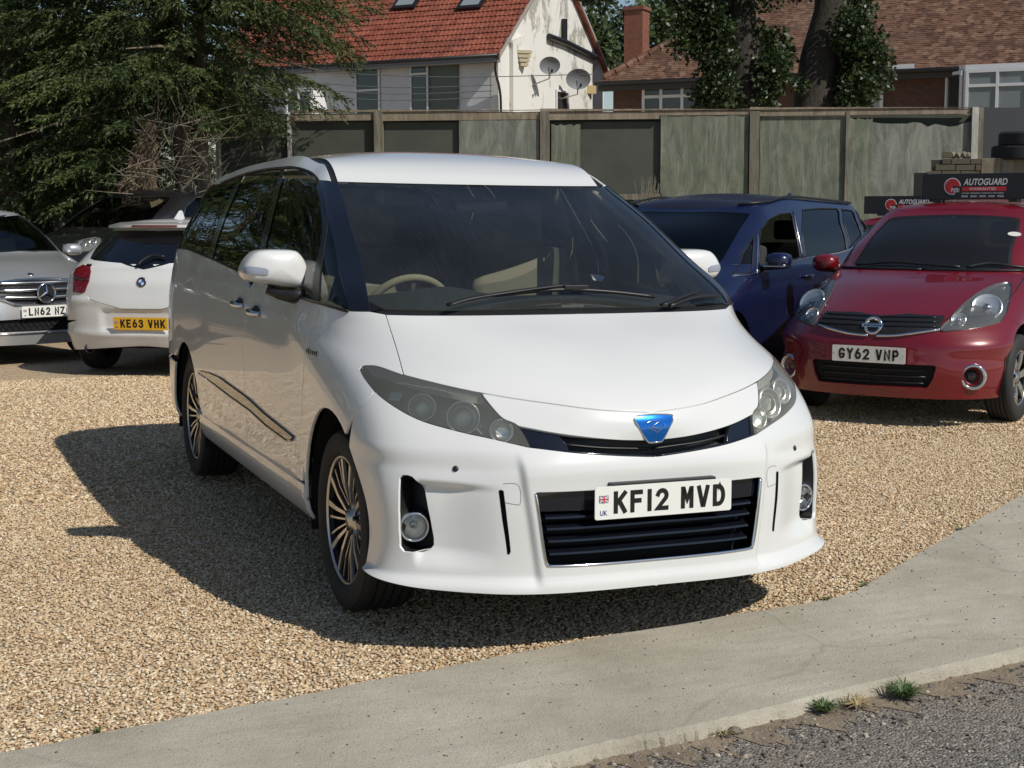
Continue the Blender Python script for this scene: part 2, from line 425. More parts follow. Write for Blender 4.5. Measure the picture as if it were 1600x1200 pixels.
def panel(car, name, loop, m, holes=(), sp=.03, off=0.0, flange=.012, gap=.002, disp=None, centre=False, mirror=True, parent=None, bds=None, hole_flange=None, dome=0.0):
    """cut a panel out of the master surface. loop/holes in uv (metres). returns [right-side object(+x), left(-x)] or [object]"""
    M_ = car.m; parent = parent or car.root; bds = bds or min(sp, .02)
    keep = (lambda p: abs(p[0]) < 1e-6 or abs(p[0]-M_.U) < 1e-6) if centre else (lambda p: False)
    if centre == 'u0': loop = [(0.0 if abs(p[0]) < .012 else p[0], p[1]) for p in loop]
    lo = inset(resample(loop, bds), gap, keep)
    hs = []
    for h in holes:
        if centre == 'u0': h = [(0.0 if abs(p[0]) < .012 else p[0], p[1]) for p in h]
        h = resample(h, bds)
        if poly_area(h) < 0: h = h[::-1]
        hs.append(h)
    # a hole touching u=0 is merged with the outer loop by the even-odd rule
    L = np.array(lo); x0, y0 = L.min(0); x1, y1 = L.max(0)
    gx = np.arange(x0, x1, sp); gy = np.arange(y0, y1, sp*.866)
    G = np.array([(x+(sp/2 if k % 2 else 0), y) for k, y in enumerate(gy) for x in gx]) if len(gx) and len(gy) else np.zeros((0, 2))
    if len(G):
        ok = in_poly(G, lo) & (seg_dist(G, lo) > sp*.45)
        for h in hs: ok &= ~in_poly(G, h) & (seg_dist(G, h) > sp*.45)
        G = G[ok]
    verts = list(lo); edges = [(i, (i+1) % len(lo)) for i in range(len(lo))]
    for h in hs:
        b = len(verts); verts += h; edges += [(b+i, b+(i+1) % len(h)) for i in range(len(h))]
    verts += [tuple(g) for g in G]
    r = delaunay_2d_cdt([Vector(v) for v in verts], edges, [], 0, 1e-6)
    V2 = np.array([(v.x, v.y) for v in r[0]]); T = np.array([f for f in r[2] if len(f) == 3])
    cen = V2[T].mean(1); ok = in_poly(cen, lo)
    for h in hs: ok ^= in_poly(cen, h)
    T = T[ok]
    a = V2[T]; ar = (a[:, 1, 0]-a[:, 0, 0])*(a[:, 2, 1]-a[:, 0, 1])-(a[:, 2, 0]-a[:, 0, 0])*(a[:, 1, 1]-a[:, 0, 1])
    T[ar < 0] = T[ar < 0][:, ::-1]
    used = np.unique(T); remap = -np.ones(len(V2), int); remap[used] = np.arange(len(used)); V2 = V2[used]; T = remap[T]
    P = M_.P(V2); N = M_.N(V2)
    dd = np.full(len(P), off)
    if disp is not None:
        dd = dd+disp(P, N, V2)
    Q = P+N*dd[:, None]
    if dome or disp is not None:                       # recompute normals from the displaced triangles
        fn = np.cross(Q[T[:, 1]]-Q[T[:, 0]], Q[T[:, 2]]-Q[T[:, 0]]); Nn = np.zeros_like(Q)
        for k in range(3): np.add.at(Nn, T[:, k], fn)
        onc = (abs(Q[:, 0]) < 1e-4); Nn[onc, 0] = 0
        N2 = Nn/np.maximum(np.linalg.norm(Nn, axis=1), 1e-12)[:, None]
    else: N2 = N
    # boundary edges -> flange
    E = {}
    for t in T:
        for i in range(3):
            e = (int(t[i]), int(t[(i+1) % 3])); E[e] = 1
    bd = [e for e in E if (e[1], e[0]) not in E]
    if centre: bd = [e for e in bd if not (abs(Q[e[0], 0]) < 1e-4 and abs(Q[e[1], 0]) < 1e-4)]
    VV = [tuple(q) for q in Q]; NN = [tuple(q) for q in N2]; FF = [tuple(int(i) for i in t) for t in T]
    if flange:
        top = {}; bot = {}; side = {}
        for i, j in bd:
            d = Q[j]-Q[i]; o_ = np.cross(d, N[i]); o_ = o_/max(np.linalg.norm(o_), 1e-12)
            for k in (i, j): side[k] = side.get(k, 0)+o_
        fl = flange
        for k, o_ in side.items():
            o_ = o_/max(np.linalg.norm(o_), 1e-9); nb = o_*.8+N2[k]*.6; nb /= np.linalg.norm(nb)
            top[k] = len(VV); VV.append(tuple(Q[k]+(o_-N[k])*.0012)); NN.append(tuple(nb))
            bot[k] = len(VV); VV.append(tuple(Q[k]+o_*.0012-N[k]*fl)); NN.append(tuple(o_))
        for i, j in bd:
            FF.append((j, i, top[i], top[j])); FF.append((top[j], top[i], bot[i], bot[j]))
    def make(sgn, nm, V, F, Nl):
        if sgn < 0: V = [(-x, y, z) for x, y, z in V]; F = [f[::-1] for f in F]; Nl = [(-x, y, z) for x, y, z in Nl]
        return V, F, Nl
    def finish(V, F, Nl, nm):
        me = bpy.data.meshes.new(nm); me.from_pydata(V, [], F); me.polygons.foreach_set('use_smooth', [True]*len(F))
        me.normals_split_custom_set_from_vertices(Nl)
        return link(nm, me, m, parent)
    if centre:
        n = len(VV); idx = [(k if abs(VV[k][0]) < 1e-4 else None) for k in range(n)]
        V = list(VV); Nl = list(NN); mp = {}
        for k in range(n):
            if idx[k] is not None: mp[k] = k; V[k] = (0, VV[k][1], VV[k][2]); q = Vector((0, NN[k][1], NN[k][2])).normalized(); Nl[k] = tuple(q)
            else: mp[k] = len(V); V.append((-VV[k][0], VV[k][1], VV[k][2])); Nl.append((-NN[k][0], NN[k][1], NN[k][2]))
        F = FF+[tuple(mp[i] for i in f[::-1]) for f in FF]
        return [finish(V, F, Nl, name)]
    res = [finish(*make(1, name, VV, FF, NN), name)]
    if mirror: res.append(finish(*make(-1, name, VV, FF, NN), name))
    return res

def strip(car, name, uvs, m, r=.004, off=0.0, parent=None, mirror=True, n=6, closed=False, flat=None, disp=None):
    """thin moulding or seam along a curve on the surface"""
    P = car.m.P(uvs); N = car.m.N(uvs); d = off+(disp(P, N, np.array(uvs)) if disp else 0)
    P = P+N*(np.zeros(len(P))+d)[:, None]; out = []
    for s in ((1, -1) if mirror else (1,)):
        b = MB(); b.tube([(p[0]*s, p[1], p[2]) for p in P], r, n, closed=closed, flat=flat)
        out.append(b.build(name, m, parent or car.root, smooth=True))
    return out

# ------------------------------------------------------------------ ground, pavement, road
random.seed(7); rng = np.random.default_rng(7)
GR_STOPS = [(0, (.30, .19, .105)), (.10, (.44, .30, .165)), (.32, (.56, .39, .22)), (.5, (.66, .49, .30)), (.64, (.50, .40, .28)), (.78, (.74, .60, .40)), (.93, (.82, .72, .55)), (1, (.42, .31, .20))]
def gravel_mat():
    m = mat('gravel_bed', (.4, .3, .2), .9); t = NT(m); v = t.coord('Object')
    vo = t.n('TexVoronoi'); t.link(v, vo.inputs['Vector']); vo.inputs['Scale'].default_value = 75; vo.inputs['Randomness'].default_value = 1
    sep = t.n('SeparateColor'); t.link(vo.outputs['Color'], sep.inputs[0])
    col = t.ramp(sep.outputs[0], GR_STOPS)
    big = t.noise(v, .55, 5, .6); col = t.mix(t.ramp(big, [(.35, (0,)*3), (.75, (.35,)*3)]), col, (.40, .30, .19))
    t.link(col, t.b.inputs['Base Color'])
    h = t.math('SUBTRACT', 1.0, vo.outputs['Distance']); t.bump(h, .9, .02); return m
def pebble_mat():
    m = mat('gravel_pebble', (.5, .4, .3), .75); t = NT(m); oi = t.n('ObjectInfo'); col = t.ramp(oi.outputs['Random'], GR_STOPS)
    g = t.n('NewGeometry'); big = t.noise(g.outputs['Position'], .55, 5, .6)
    col = t.mix(t.ramp(big, [(.35, (0,)*3), (.75, (.30,)*3)]), col, (.40, .30, .19))
    t.link(col, t.b.inputs['Base Color']); return m
def concrete_mat():
    m = mat('pavement_concrete', (.3, .28, .24), .9); t = NT(m); v = t.coord('Object')
    n1 = t.noise(v, 1.3, 8, .62); n2 = t.noise(v, 14, 6, .65); n3 = t.noise(v, 160, 3, .6); v2 = t.coord('Object', (1.2, 7, 1), (0, 0, .28)); n4 = t.noise(v2, 2.2, 6, .65)
    c = t.ramp(n1, [(.30, (.36, .325, .25)), (.5, (.49, .45, .36)), (.70, (.60, .56, .46))])
    c = t.mix(t.ramp(n4, [(.45, (0,)*3), (.72, (.5,)*3)]), c, (.34, .305, .24))
    c = t.mix(t.ramp(n2, [(.55, (0,)*3), (.8, (.55,)*3)]), c, (.58, .54, .44))
    c = t.mix(t.ramp(n3, [(.28, (.75,)*3), (.42, (0,)*3)]), c, (.15, .135, .115))
    vo = t.n('TexVoronoi'); t.link(v, vo.inputs['Vector']); vo.inputs['Scale'].default_value = 26
    c = t.mix(t.ramp(vo.outputs['Distance'], [(.05, (.7,)*3), (.10, (0,)*3)]), c, (.13, .115, .10))
    vc = t.n('TexVoronoi'); vc.feature = 'DISTANCE_TO_EDGE'; wv = t.n('VectorMath'); wv.operation = 'ADD'; t.link(v, wv.inputs[0]); nn = t.n('TexNoise'); t.link(v, nn.inputs['Vector']); nn.inputs['Scale'].default_value = 3; sc_ = t.n('VectorMath'); sc_.operation = 'SCALE'; t.link(nn.outputs['Color'], sc_.inputs[0]); sc_.inputs['Scale'].default_value = .22; t.link(sc_.outputs[0], wv.inputs[1]); t.link(wv.outputs[0], vc.inputs['Vector']); vc.inputs['Scale'].default_value = .32
    c = t.mix(t.ramp(vc.outputs['Distance'], [(.0004, (.22,)*3), (.0012, (0,)*3)]), c, (.12, .105, .09))
    t.link(c, t.b.inputs['Base Color'])
    n5 = t.noise(v, 420, 2, .5); c = t.mix(t.ramp(n5, [(.35, (.5,)*3), (.5, (0,)*3)]), c, (.27, .24, .19)); t.link(c, t.b.inputs['Base Color'])
    h = t.math('ADD', t.math('MULTIPLY', n2, .7), t.math('ADD', t.math('MULTIPLY', n3, .7), t.math('MULTIPLY', n5, .4))); t.bump(h, .8, .008); return m
def asphalt_mat():
    m = mat('road_asphalt', (.12, .11, .10), .92); t = NT(m); v = t.coord('Object')
    vo = t.n('TexVoronoi'); t.link(v, vo.inputs['Vector']); vo.inputs['Scale'].default_value = 110
    sep = t.n('SeparateColor'); t.link(vo.outputs['Color'], sep.inputs[0])
    c = t.ramp(sep.outputs[0], [(0, (.09, .08, .07)), (.5, (.19, .172, .148)), (.85, (.26, .24, .205)), (1, (.42, .38, .32))])
    n1 = t.noise(v, 1.6, 6, .6); c = t.mix(t.ramp(n1, [(.4, (0,)*3), (.7, (.5,)*3)]), c, (.28, .225, .165))
    t.link(c, t.b.inputs['Base Color']); h = t.math('ADD', t.math('SUBTRACT', 1.0, vo.outputs['Distance']), t.math('MULTIPLY', t.noise(v, 30, 5), .8)); t.bump(h, .8, .012); return m
edge_px = [(0, 1178), (160, 1146), (320, 1116), (480, 1085), (640, 1054), (800, 1023), (960, 993), (1120, 966), (1240, 947), (1312, 934), (1360, 912), (1440, 864), (1480, 840), (1540, 806), (1600, 772)]
kerb_px = [(780, 1200), (850, 1183), (960, 1157), (1060, 1138), (1160, 1116), (1320, 1076), (1460, 1044), (1600, 1012)]
E = [gnd(*p) for p in edge_px]; K = [gnd(*p) for p in kerb_px]
def ext(P, k, far):
    d = (P[0]-P[1]).normalized() if k == 0 else (P[-1]-P[-2]).normalized()
    return (P[0] if k == 0 else P[-1])+d*far
E = [ext(E, 0, 14)]+catmull(E, 4)+[E[-1]+Vector((1.0, .9, 0)), E[-1]+Vector((3.0, 2.2, 0)), E[-1]+Vector((16, 8, 0))]
K = [ext(K, 0, 14)]+catmull(K, 16)+[ext(K, 1, 2), ext(K, 1, 20)]
kd = (K[-1]-K[-3]).normalized()
for L in (E, K):
    for i in range(2, len(L)-3):
        L[i] = L[i]+Vector((random.uniform(-1, 1), random.uniform(-1, 1), 0))*(.008 if L is E else .0035)
def sheet(name, loop, z, m, kind='structure'):
    vs_ = [Vector((p[0], p[1])) for p in loop]; n = len(vs_)
    r = delaunay_2d_cdt(vs_, [(i, (i+1) % n) for i in range(n)], [], 1, 1e-5); me = bpy.data.meshes.new(name); me.from_pydata([(v.x, v.y, z) for v in r[0]], [], [tuple(f) for f in r[2]])
    bm = bmesh.new(); bm.from_mesh(me)
    for f in bm.faces:
        if f.normal.z < 0: f.normal_flip()
    bm.to_mesh(me); bm.free()
    return tag(link(name, me, m), kind=kind)
b = MB(); b.poly([(-700, -700, -.08), (700, -700, -.08), (700, 700, -.08), (-700, 700, -.08)]); tag(b.build('ground', mat('earth', (.12, .095, .06), .95)), kind='structure')
sheet('gravel_lot', E+[(30, 40, 0), (-30, 40, 0)], -.008, gravel_mat())
pv = sheet('pavement', [Vector(p) for p in E]+[Vector(p) for p in K[::-1]], .003, concrete_mat())
sheet('road', [Vector(p) for p in K]+[Vector((30, -30, 0)), Vector((-30, -30, 0))], -.034, asphalt_mat())
b = MB()
for i, p in enumerate(K):                                   # worn kerb face between pavement and road
    d = (K[min(i+1, len(K)-1)]-K[max(i-1, 0)]).normalized(); n = Vector((d.y, -d.x, 0)); j = random.uniform(.85, 1.15)
    b.pts([(p.x, p.y, .003), (p.x+n.x*.028*j, p.y+n.y*.028*j, -.008), (p.x+n.x*.036*j, p.y+n.y*.036*j, -.040)])
for i in range(len(K)-1):
    for k in range(2): q = i*3+k; b.face((q, q+3, q+4, q+1))
tag(b.build('kerb', concrete_mat()), kind='structure')

dk = [a+(b_-a)*t_/2 for a, b_ in zip(K[1:-2], K[2:-1]) for t_ in range(2)]
def dirt_m():
    m = mat('kerb_dirt', (.2, .15, .1), .95); t = NT(m); v = t.coord('Object'); n1 = t.noise(v, 9, 7, .7); n2 = t.noise(v, 120, 3); t.link(t.ramp(t.math('ADD', t.math('MULTIPLY', n1, .6), t.math('MULTIPLY', n2, .4)), [(.3, (.11, .085, .06)), (.5, (.23, .18, .125)), (.7, (.36, .29, .20))]), t.b.inputs['Base Color']); t.bump(n2, .8, .01); return m
dn_ = []
for i, p in enumerate(dk):
    d = (dk[min(i+6, len(dk)-1)]-dk[max(i-6, 0)]).normalized(); dn_.append(Vector((d.y, -d.x, 0)))
sheet('kerb_dirt', [p+n*.02 for p, n in zip(dk, dn_)]+[p+n*(.12+.035*random.random()+.05*math.sin(i*.31)+.03*math.sin(i*.83+1)) for i, (p, n) in reversed(list(enumerate(zip(dk, dn_))))], -.0315, dirt_m())
def scatter(name, loop, density, pebbles, smin, smax, seed, z=-.004, label=None, cat=None):
    """stones spread over a polygon with geometry nodes"""
    vs_ = [Vector((p[0], p[1])) for p in loop]; n = len(vs_); r = delaunay_2d_cdt(vs_, [(i, (i+1) % n) for i in range(n)], [], 1, 1e-5)
    me = bpy.data.meshes.new(name); me.from_pydata([(v.x, v.y, z) for v in r[0]], [], [tuple(f) for f in r[2]])
    o = bpy.data.objects.new(name, me); COL.objects.link(o); tag(o, label, cat, kind='stuff')
    ng = bpy.data.node_groups.new(name, 'GeometryNodeTree'); ng.interface.new_socket('Geometry', in_out='INPUT', socket_type='NodeSocketGeometry'); ng.interface.new_socket('Geometry', in_out='OUTPUT', socket_type='NodeSocketGeometry')
    N_ = ng.nodes; L = ng.links; gi = N_.new('NodeGroupInput'); go = N_.new('NodeGroupOutput')
    dp = N_.new('GeometryNodeDistributePointsOnFaces'); dp.inputs['Density'].default_value = density; dp.inputs['Seed'].default_value = seed
    ci = N_.new('GeometryNodeCollectionInfo'); ci.inputs['Collection'].default_value = pebbles; ci.inputs['Separate Children'].default_value = True; ci.inputs['Reset Children'].default_value = True
    ip = N_.new('GeometryNodeInstanceOnPoints'); ip.inputs['Pick Instance'].default_value = True
    rr = N_.new('FunctionNodeRandomValue'); rr.data_type = 'FLOAT_VECTOR'; rr.inputs[0].default_value = (-.5, -.5, 0); rr.inputs[1].default_value = (.5, .5, 6.283)
    rs = N_.new('FunctionNodeRandomValue'); rs.data_type = 'FLOAT'; rs.inputs[2].default_value = smin; rs.inputs[3].default_value = smax; rs.inputs['Seed'].default_value = 3
    L.new(gi.outputs[0], dp.inputs[0]); L.new(dp.outputs[0], ip.inputs[0]); L.new(ci.outputs[0], ip.inputs['Instance']); L.new(rr.outputs[0], ip.inputs['Rotation']); L.new(rs.outputs[1], ip.inputs['Scale']); L.new(ip.outputs[0], go.inputs[0])
    md = o.modifiers.new('scatter', 'NODES'); md.node_group = ng; return o
PEB = bpy.data.collections.new('pebbles'); pm_ = pebble_mat()
for k in range(7):
    bm = bmesh.new(); bmesh.ops.create_icosphere(bm, subdivisions=1, radius=1)
    sx, sy, sz = random.uniform(.0075, .0125), random.uniform(.0055, .008), random.uniform(.0032, .005)
    for v in bm.verts: v.co = Vector((v.co.x*sx, v.co.y*sy, v.co.z*sz))*random.uniform(.78, 1.15)
    me = bpy.data.meshes.new('pebble'); bm.to_mesh(me); bm.free(); me.materials.append(pm_); me.polygons.foreach_set('use_smooth', [k % 2 == 0]*len(me.polygons))
    PEB.objects.link(bpy.data.objects.new('pebble', me))
nearL = [p for p in E if -3.4 < p.x < 4.6]
yl = lambda p: (p.x, p.y)
scatter('gravel', [yl(p) for p in nearL]+[(4.6, 2.6), (-3.4, 2.6)], 6200, PEB, .6, 1.1, 1)
scatter('gravel', [(-3.4, 2.6), (6.5, 2.6), (8.5, 8.5), (-4.0, 8.5)], 2300, PEB, .95, 1.6, 2)
STN = bpy.data.collections.new('grit'); sm_ = mat('grit_stone', (.2, .18, .16), .9); t = NT(sm_); oi = t.n('ObjectInfo'); t.link(t.ramp(oi.outputs['Random'], [(0, (.06, .055, .05)), (.5, (.16, .14, .12)), (.85, (.26, .22, .17)), (1, (.55, .50, .42))]), t.b.inputs['Base Color'])
for k in range(5):
    bm = bmesh.new(); bmesh.ops.create_icosphere(bm, subdivisions=1, radius=1)
    for v in bm.verts: v.co = Vector((v.co.x*.008, v.co.y*.006, v.co.z*.0045))*random.uniform(.6, 1.25)
    me = bpy.data.meshes.new('grit'); bm.to_mesh(me); bm.free(); me.materials.append(sm_); STN.objects.link(bpy.data.objects.new('grit', me))
kn = [p for p in K if -1.6 < p.x < 3.2]; off_ = lambda p, d: (p.x+kd.y*d, p.y-kd.x*d)
scatter('road_grit', [off_(p, .03) for p in kn]+[off_(p, .28) for p in kn[::-1]], 900, STN, .4, 1.7, 5, -.032)
scatter('road_grit', [off_(p, .28) for p in kn]+[off_(p, 2.2) for p in kn[::-1]], 330, STN, .4, 1.4, 6, -.032)
scatter('pavement_grit', [yl(p) for p in nearL]+[off_(p, -.01) for p in kn[::-1]], 90, STN, .2, .7, 8, .004)
scatter('pavement_grit', [off_(p, -.03) for p in nearL if p.x > .2]+[off_(p, .12) for p in nearL[::-1] if p.x > .2], 70, STN, .4, 1.0, 9, .004)

# weeds along the kerb
def tuft(name, label, px, py, n, h, m, z=-.034, spread=.09, cat='weed', flat=.9):
    c = gnd(px, py, z); b = MB()
    for k in range(n):
        a = random.uniform(0, 6.28); l = h*random.uniform(.5, 1.1); r0 = random.uniform(0, spread*.18); w_ = random.uniform(.0012, .0026)
        d = Vector((math.cos(a), math.sin(a), 0)); e = Vector((-d.y, d.x, 0)); p = c+d*r0; up = random.uniform(.4, 1.0)*flat
        P = [p, p+d*l*.35+Vector((0, 0, l*.55*up)), p+d*l*.9+Vector((0, 0, l*.65*up))]
        q = b.pts([P[0]-e*w_, P[0]+e*w_, P[1]+e*w_, P[1]-e*w_, P[2]]); b.face((q, q+1, q+2, q+3)); b.face((q+3, q+2, q+4))
    o = b.build(name, m); return tag(o, label, cat)
M_WEED = mat('weed_green', (.075, .12, .03), .6); M_DRY = mat('dry_grass', (.36, .28, .14), .8)
tuft('weed_tuft', 'larger green weed tuft growing by the kerb at lower right', 1412, 1088, 240, .075, M_WEED, -.026, spread=.12)
tuft('weed_tuft', 'smaller green weed tuft growing by the kerb, nearer the middle', 1287, 1110, 170, .06, M_WEED, -.026, spread=.08)
tuft('dry_grass_tuft', 'straw coloured dry grass tuft between the two green weeds', 1340, 1102, 90, .07, M_DRY, -.026, spread=.10, cat='grass', flat=.5)
tuft('dry_grass_tuft', 'straw coloured dry grass tuft beside the white litter', 1126, 1142, 110, .06, M_DRY, -.026, spread=.16, cat='grass', flat=.4)
for px, py, lab in ((1290, 938, 'tiny green weed where gravel meets pavement, at the bend'), (1350, 916, 'small green weed on the pavement edge right of the bend'), (1500, 828, 'small green weed on the pavement edge at far right'), (152, 1144, 'tiny green weed on the gravel edge at lower left')):
    tuft('weed_tuft', lab, px, py, 26, .03, M_WEED, 0, .05)
c = gnd(1162, 1128, -.02); b = MB(); b.box(c, (.05, .016, .014), Matrix.Rotation(.5, 3, 'Z')@Matrix.Rotation(.3, 3, 'X')); tag(b.build('litter', mat('white_paper', (.75, .75, .72), .6), bevel=.002), 'small white scrap of litter lying in the kerb', 'litter')
bm = bmesh.new(); bmesh.ops.create_icosphere(bm, subdivisions=2, radius=.02)
for v in bm.verts: v.co = Vector((v.co.x*1.1, v.co.y*.9, v.co.z*.7))*random.uniform(.9, 1.1)
me = bpy.data.meshes.new('stone'); bm.to_mesh(me); bm.free(); o = link('stone', me, mat('stone_grey', (.16, .14, .12), .9)); o.location = gnd(1148, 1142, -.024); tag(o, 'dark rounded stone lying beside the white litter', 'stone')

# ------------------------------------------------------------------ shared car materials
def paint(name, col, rough=.35, flake=0.0, coat=1.0, dirt=.12):
    m = mat(name, col, rough, 0, coat, coat_rough=.03); t = NT(m)
    v = t.coord('Object', (1, 1, 1)); nz = t.noise(v, 2.2, 6, .6); n2 = t.noise(v, 45, 3)
    d = tuple(c*.82+.1*b for c, b in zip(col, (.42, .36, .27)))
    f = t.math('MULTIPLY', t.ramp(nz, [(.42, (0,)*3), (.8, (1,)*3)]), dirt)
    t.link(t.mix(f, col, d), t.b.inputs['Base Color'])
    t.link(t.math('ADD', t.math('MULTIPLY', n2, .03), .004), t.b.inputs['Coat Roughness'])
    if flake: t.b.inputs['Metallic'].default_value = flake
    return m
M_WHITE = paint('pearl_white_paint', (.695, .70, .69), .28)
M_GLOSSBLK = mat('gloss_black', (.006, .007, .012), .12, 0, .6)
M_BLK = mat('black_plastic', (.012, .012, .013), .45)
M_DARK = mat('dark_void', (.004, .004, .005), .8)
M_CHROME = mat('chrome', (.75, .76, .78), .08, 1)
M_SATIN = mat('satin_metal', (.55, .55, .56), .25, 1)
M_RUB = mat('tyre_rubber', (.018, .018, .019), .75)
M_RIMD = mat('rim_dark', (.010, .010, .011), .6, spec=.2)
M_RIMS = mat('rim_machined', (.62, .60, .58), .3, 1)
M_BEIGE = mat('beige_trim', (.42, .37, .25), .7)
M_SEAT = mat('beige_fabric', (.24, .22, .16), .9)
M_PLATEW = mat('plate_white', (.78, .78, .74), .35)
M_PLATEY = mat('plate_yellow', (.75, .42, .02), .35)
M_INK = mat('plate_black', (.01, .01, .01), .4)
M_FLAGB = mat('flag_blue', (.03, .05, .25), .4); M_FLAGR = mat('flag_red', (.5, .03, .04), .4); M_FLAGW = mat('flag_white', (.7, .7, .7), .4)
G_SCREEN = glass_mat('windscreen_glass', (.64, .68, .65), 1.0, .01, .035, (.42, .45, .48), streak=True)
G_TINT = glass_mat('privacy_glass', (.10, .11, .10), 1.0, .01)
G_SIDE = glass_mat('side_glass', (.30, .34, .31), 1.0, .01)
G_LAMP = glass_mat('lamp_lens', (.98, .98, .95), 1.0, .02, .15, (.52, .52, .45))
G_FOG = glass_mat('fog_glass', (.96, .97, .97), 1.0, .01)
G_CLEAR = glass_mat('clear_lens', (.9, .92, .92), 1.0, .02, .03, (.5, .5, .5))


def _arc(cx, cy, rx, ry, a0, a1, n=10): return [(cx+rx*math.cos(RAD(a0+(a1-a0)*k/n)), cy+ry*math.sin(RAD(a0+(a1-a0)*k/n))) for k in range(n+1)]
GLYPH = {
 'K': [[(0, 0), (0, 1)], [(1, 1), (.08, .42)], [(.36, .60), (1, 0)]], 'F': [[(0, 0), (0, 1), (.95, 1)], [(0, .53), (.8, .53)]], '1': [[(.5, 0), (.5, 1)]],
 '2': [_arc(.5, .72, .5, .28, 165, -35)+[(0, 0), (1, 0)]], 'M': [[(0, 0), (0, 1), (.08, 1), (.5, .38), (.92, 1), (1, 1), (1, 0)]], 'V': [[(0, 1), (.43, 0), (.57, 0), (1, 1)]],
 'D': [[(0, 0), (0, 1), (.45, 1)]+_arc(.45, .5, .55, .5, 90, -90)+[(0, 0)]], 'G': [_arc(.5, .70, .5, .30, 25, 180)+_arc(.5, .30, .5, .30, 180, 350)+[(1, .41), (.55, .41)]],
 'Y': [[(0, 1), (.5, .5), (1, 1)], [(.5, .5), (.5, 0)]], '6': [_arc(.5, .31, .5, .31, 90, 450, 16), [(.03, .36), (.16, .66), (.55, 1)]],
 'N': [[(0, 0), (0, 1), (1, 0), (1, 1)]], 'P': [[(0, 0), (0, 1), (.6, 1)]+_arc(.6, .72, .4, .28, 90, -90)+[(0, .44)]], 'L': [[(0, 1), (0, 0), (.95, 0)]],
 'Z': [[(0, 1), (1, 1), (0, 0), (1, 0)]], 'O': [_arc(.5, .5, .5, .5, 0, 360, 20)], '3': [_arc(.47, .76, .47, .24, 160, -80)+_arc(.47, .27, .53, .27, 85, -160)], 'H': [[(0, 0), (0, 1)], [(1, 0), (1, 1)], [(0, .52), (1, .52)]],
 'E': [[(.95, 1), (0, 1), (0, 0), (.95, 0)], [(0, .53), (.8, .53)]]}
def glyph(ch, W, H, t):
    """letter drawn with strokes of width t in the XY plane, origin bottom centre"""
    b = MB(); zz = 0
    for st in GLYPH[ch]:
        P = [Vector((-W/2+t/2+x*(W-t), t/2+y*(H-t), 0)) for x, y in st]
        cl = (P[0]-P[-1]).length < 1e-6; n = len(P); L = []; Rr = []
        for i in range(n):
            a = P[i-1] if i > 0 else (P[-2] if cl else None); c = P[i+1] if i < n-1 else (P[1] if cl else None)
            d1 = (P[i]-a).normalized() if a is not None else (c-P[i]).normalized(); d2 = (c-P[i]).normalized() if c is not None else d1
            m_ = Vector((-(d1.y+d2.y), d1.x+d2.x, 0))
            m_ = m_.normalized() if m_.length > 1e-4 else Vector((-d1.y, d1.x, 0)); k = 1/max(m_.dot(Vector((-d1.y, d1.x, 0))), .45)
            e = Vector((0, 0, 0))
            if a is None: e = -d2*t/2
            if c is None: e = d1*t/2
            L.append(P[i]+e+m_*k*t/2); Rr.append(P[i]+e-m_*k*t/2)
        o = b.pts([p+Vector((0, 0, zz)) for p in L+Rr]); zz += .00012
        for i in range(n-1): b.face((o+i, o+n+i, o+n+i+1, o+i+1))
    return b

def number_plate(text, parent, mtx, W=.52, H=.111, m=None, flag=True, name='number_plate', dots=False, tw=None):
    m = m or M_PLATEW; b = MB(); r = .008
    lp = []
    for cx, cy, a0 in ((W/2-r, H/2-r, 0), (-W/2+r, H/2-r, 90), (-W/2+r, -H/2+r, 180), (W/2-r, -H/2+r, 270)):
        for k in range(4): a = RAD(a0+k*30); lp.append((cx+r*math.cos(a), 0, cy+r*math.sin(a)))
    b.prism(lp, (0, .004, 0)); p = b.build(name, m, parent, mtx=mtx)
    x0 = -W/2+(.062 if flag else .02); x1 = W/2-.018
    tw = tw or (x1-x0-(.0 if flag else .02))
    a, c = text.split(); wa = tw*len(a)/(len(a)+len(c)+.75)*1.0; wc = tw*len(c)/(len(a)+len(c)+.75); gp = tw-wa-wc
    th = H*.68; cx0 = (x0+x1)/2-tw/2
    R90 = Matrix.Rotation(RAD(90), 4, 'X')
    cw = tw/(len(a)+len(c)+.55-.45*text.count('1')); x = cx0
    for ch in text:
        if ch == ' ': x += cw*.55; continue
        ad = cw if ch != '1' else cw*.55
        glyph(ch, cw*.78 if ch != '1' else cw*.3, th, .0155).build('lettering', M_INK, p, mtx=Matrix.Translation((x+ad/2, -.0012, -th/2))@R90, fixn=False); x += ad
    if flag:
        fx = -W/2+.032; fz = H*.12
        q = MB(); q.box((fx, -.0008, fz), (.034, .001, .024)); fo = q.build('flag', M_FLAGB, p)
        for sgn in (-1, 1):
            q = MB(); q.box((fx, -.0014, fz), (.036, .001, .004), Matrix.Rotation(sgn*.58, 3, 'Y')); q.build('flag_saltire', M_FLAGW, p)
        q = MB(); q.box((fx, -.0020, fz), (.034, .001, .0075)); q.box((fx, -.0020, fz), (.009, .0011, .024)); q.build('flag_cross', M_FLAGW, p)
        q = MB(); q.box((fx, -.0028, fz), (.034, .001, .004)); q.box((fx, -.0028, fz), (.005, .0011, .024)); q.build('flag_cross', M_FLAGR, p)
        me = fit_text('UK', .026, .017, .01); link('lettering', me, M_FLAGB, p, Matrix.Translation((fx, -.0012, -H*.3))@R90)
    if dots:
        for sx in (-1, 1):
            q = MB(); q.lathe([(0, -.003), (.004, -.003), (.004, .0)], 10, 'Y', Matrix.Translation((sx*(W/2-.013), 0, 0))); q.build('screw', M_SATIN, p)
    return p

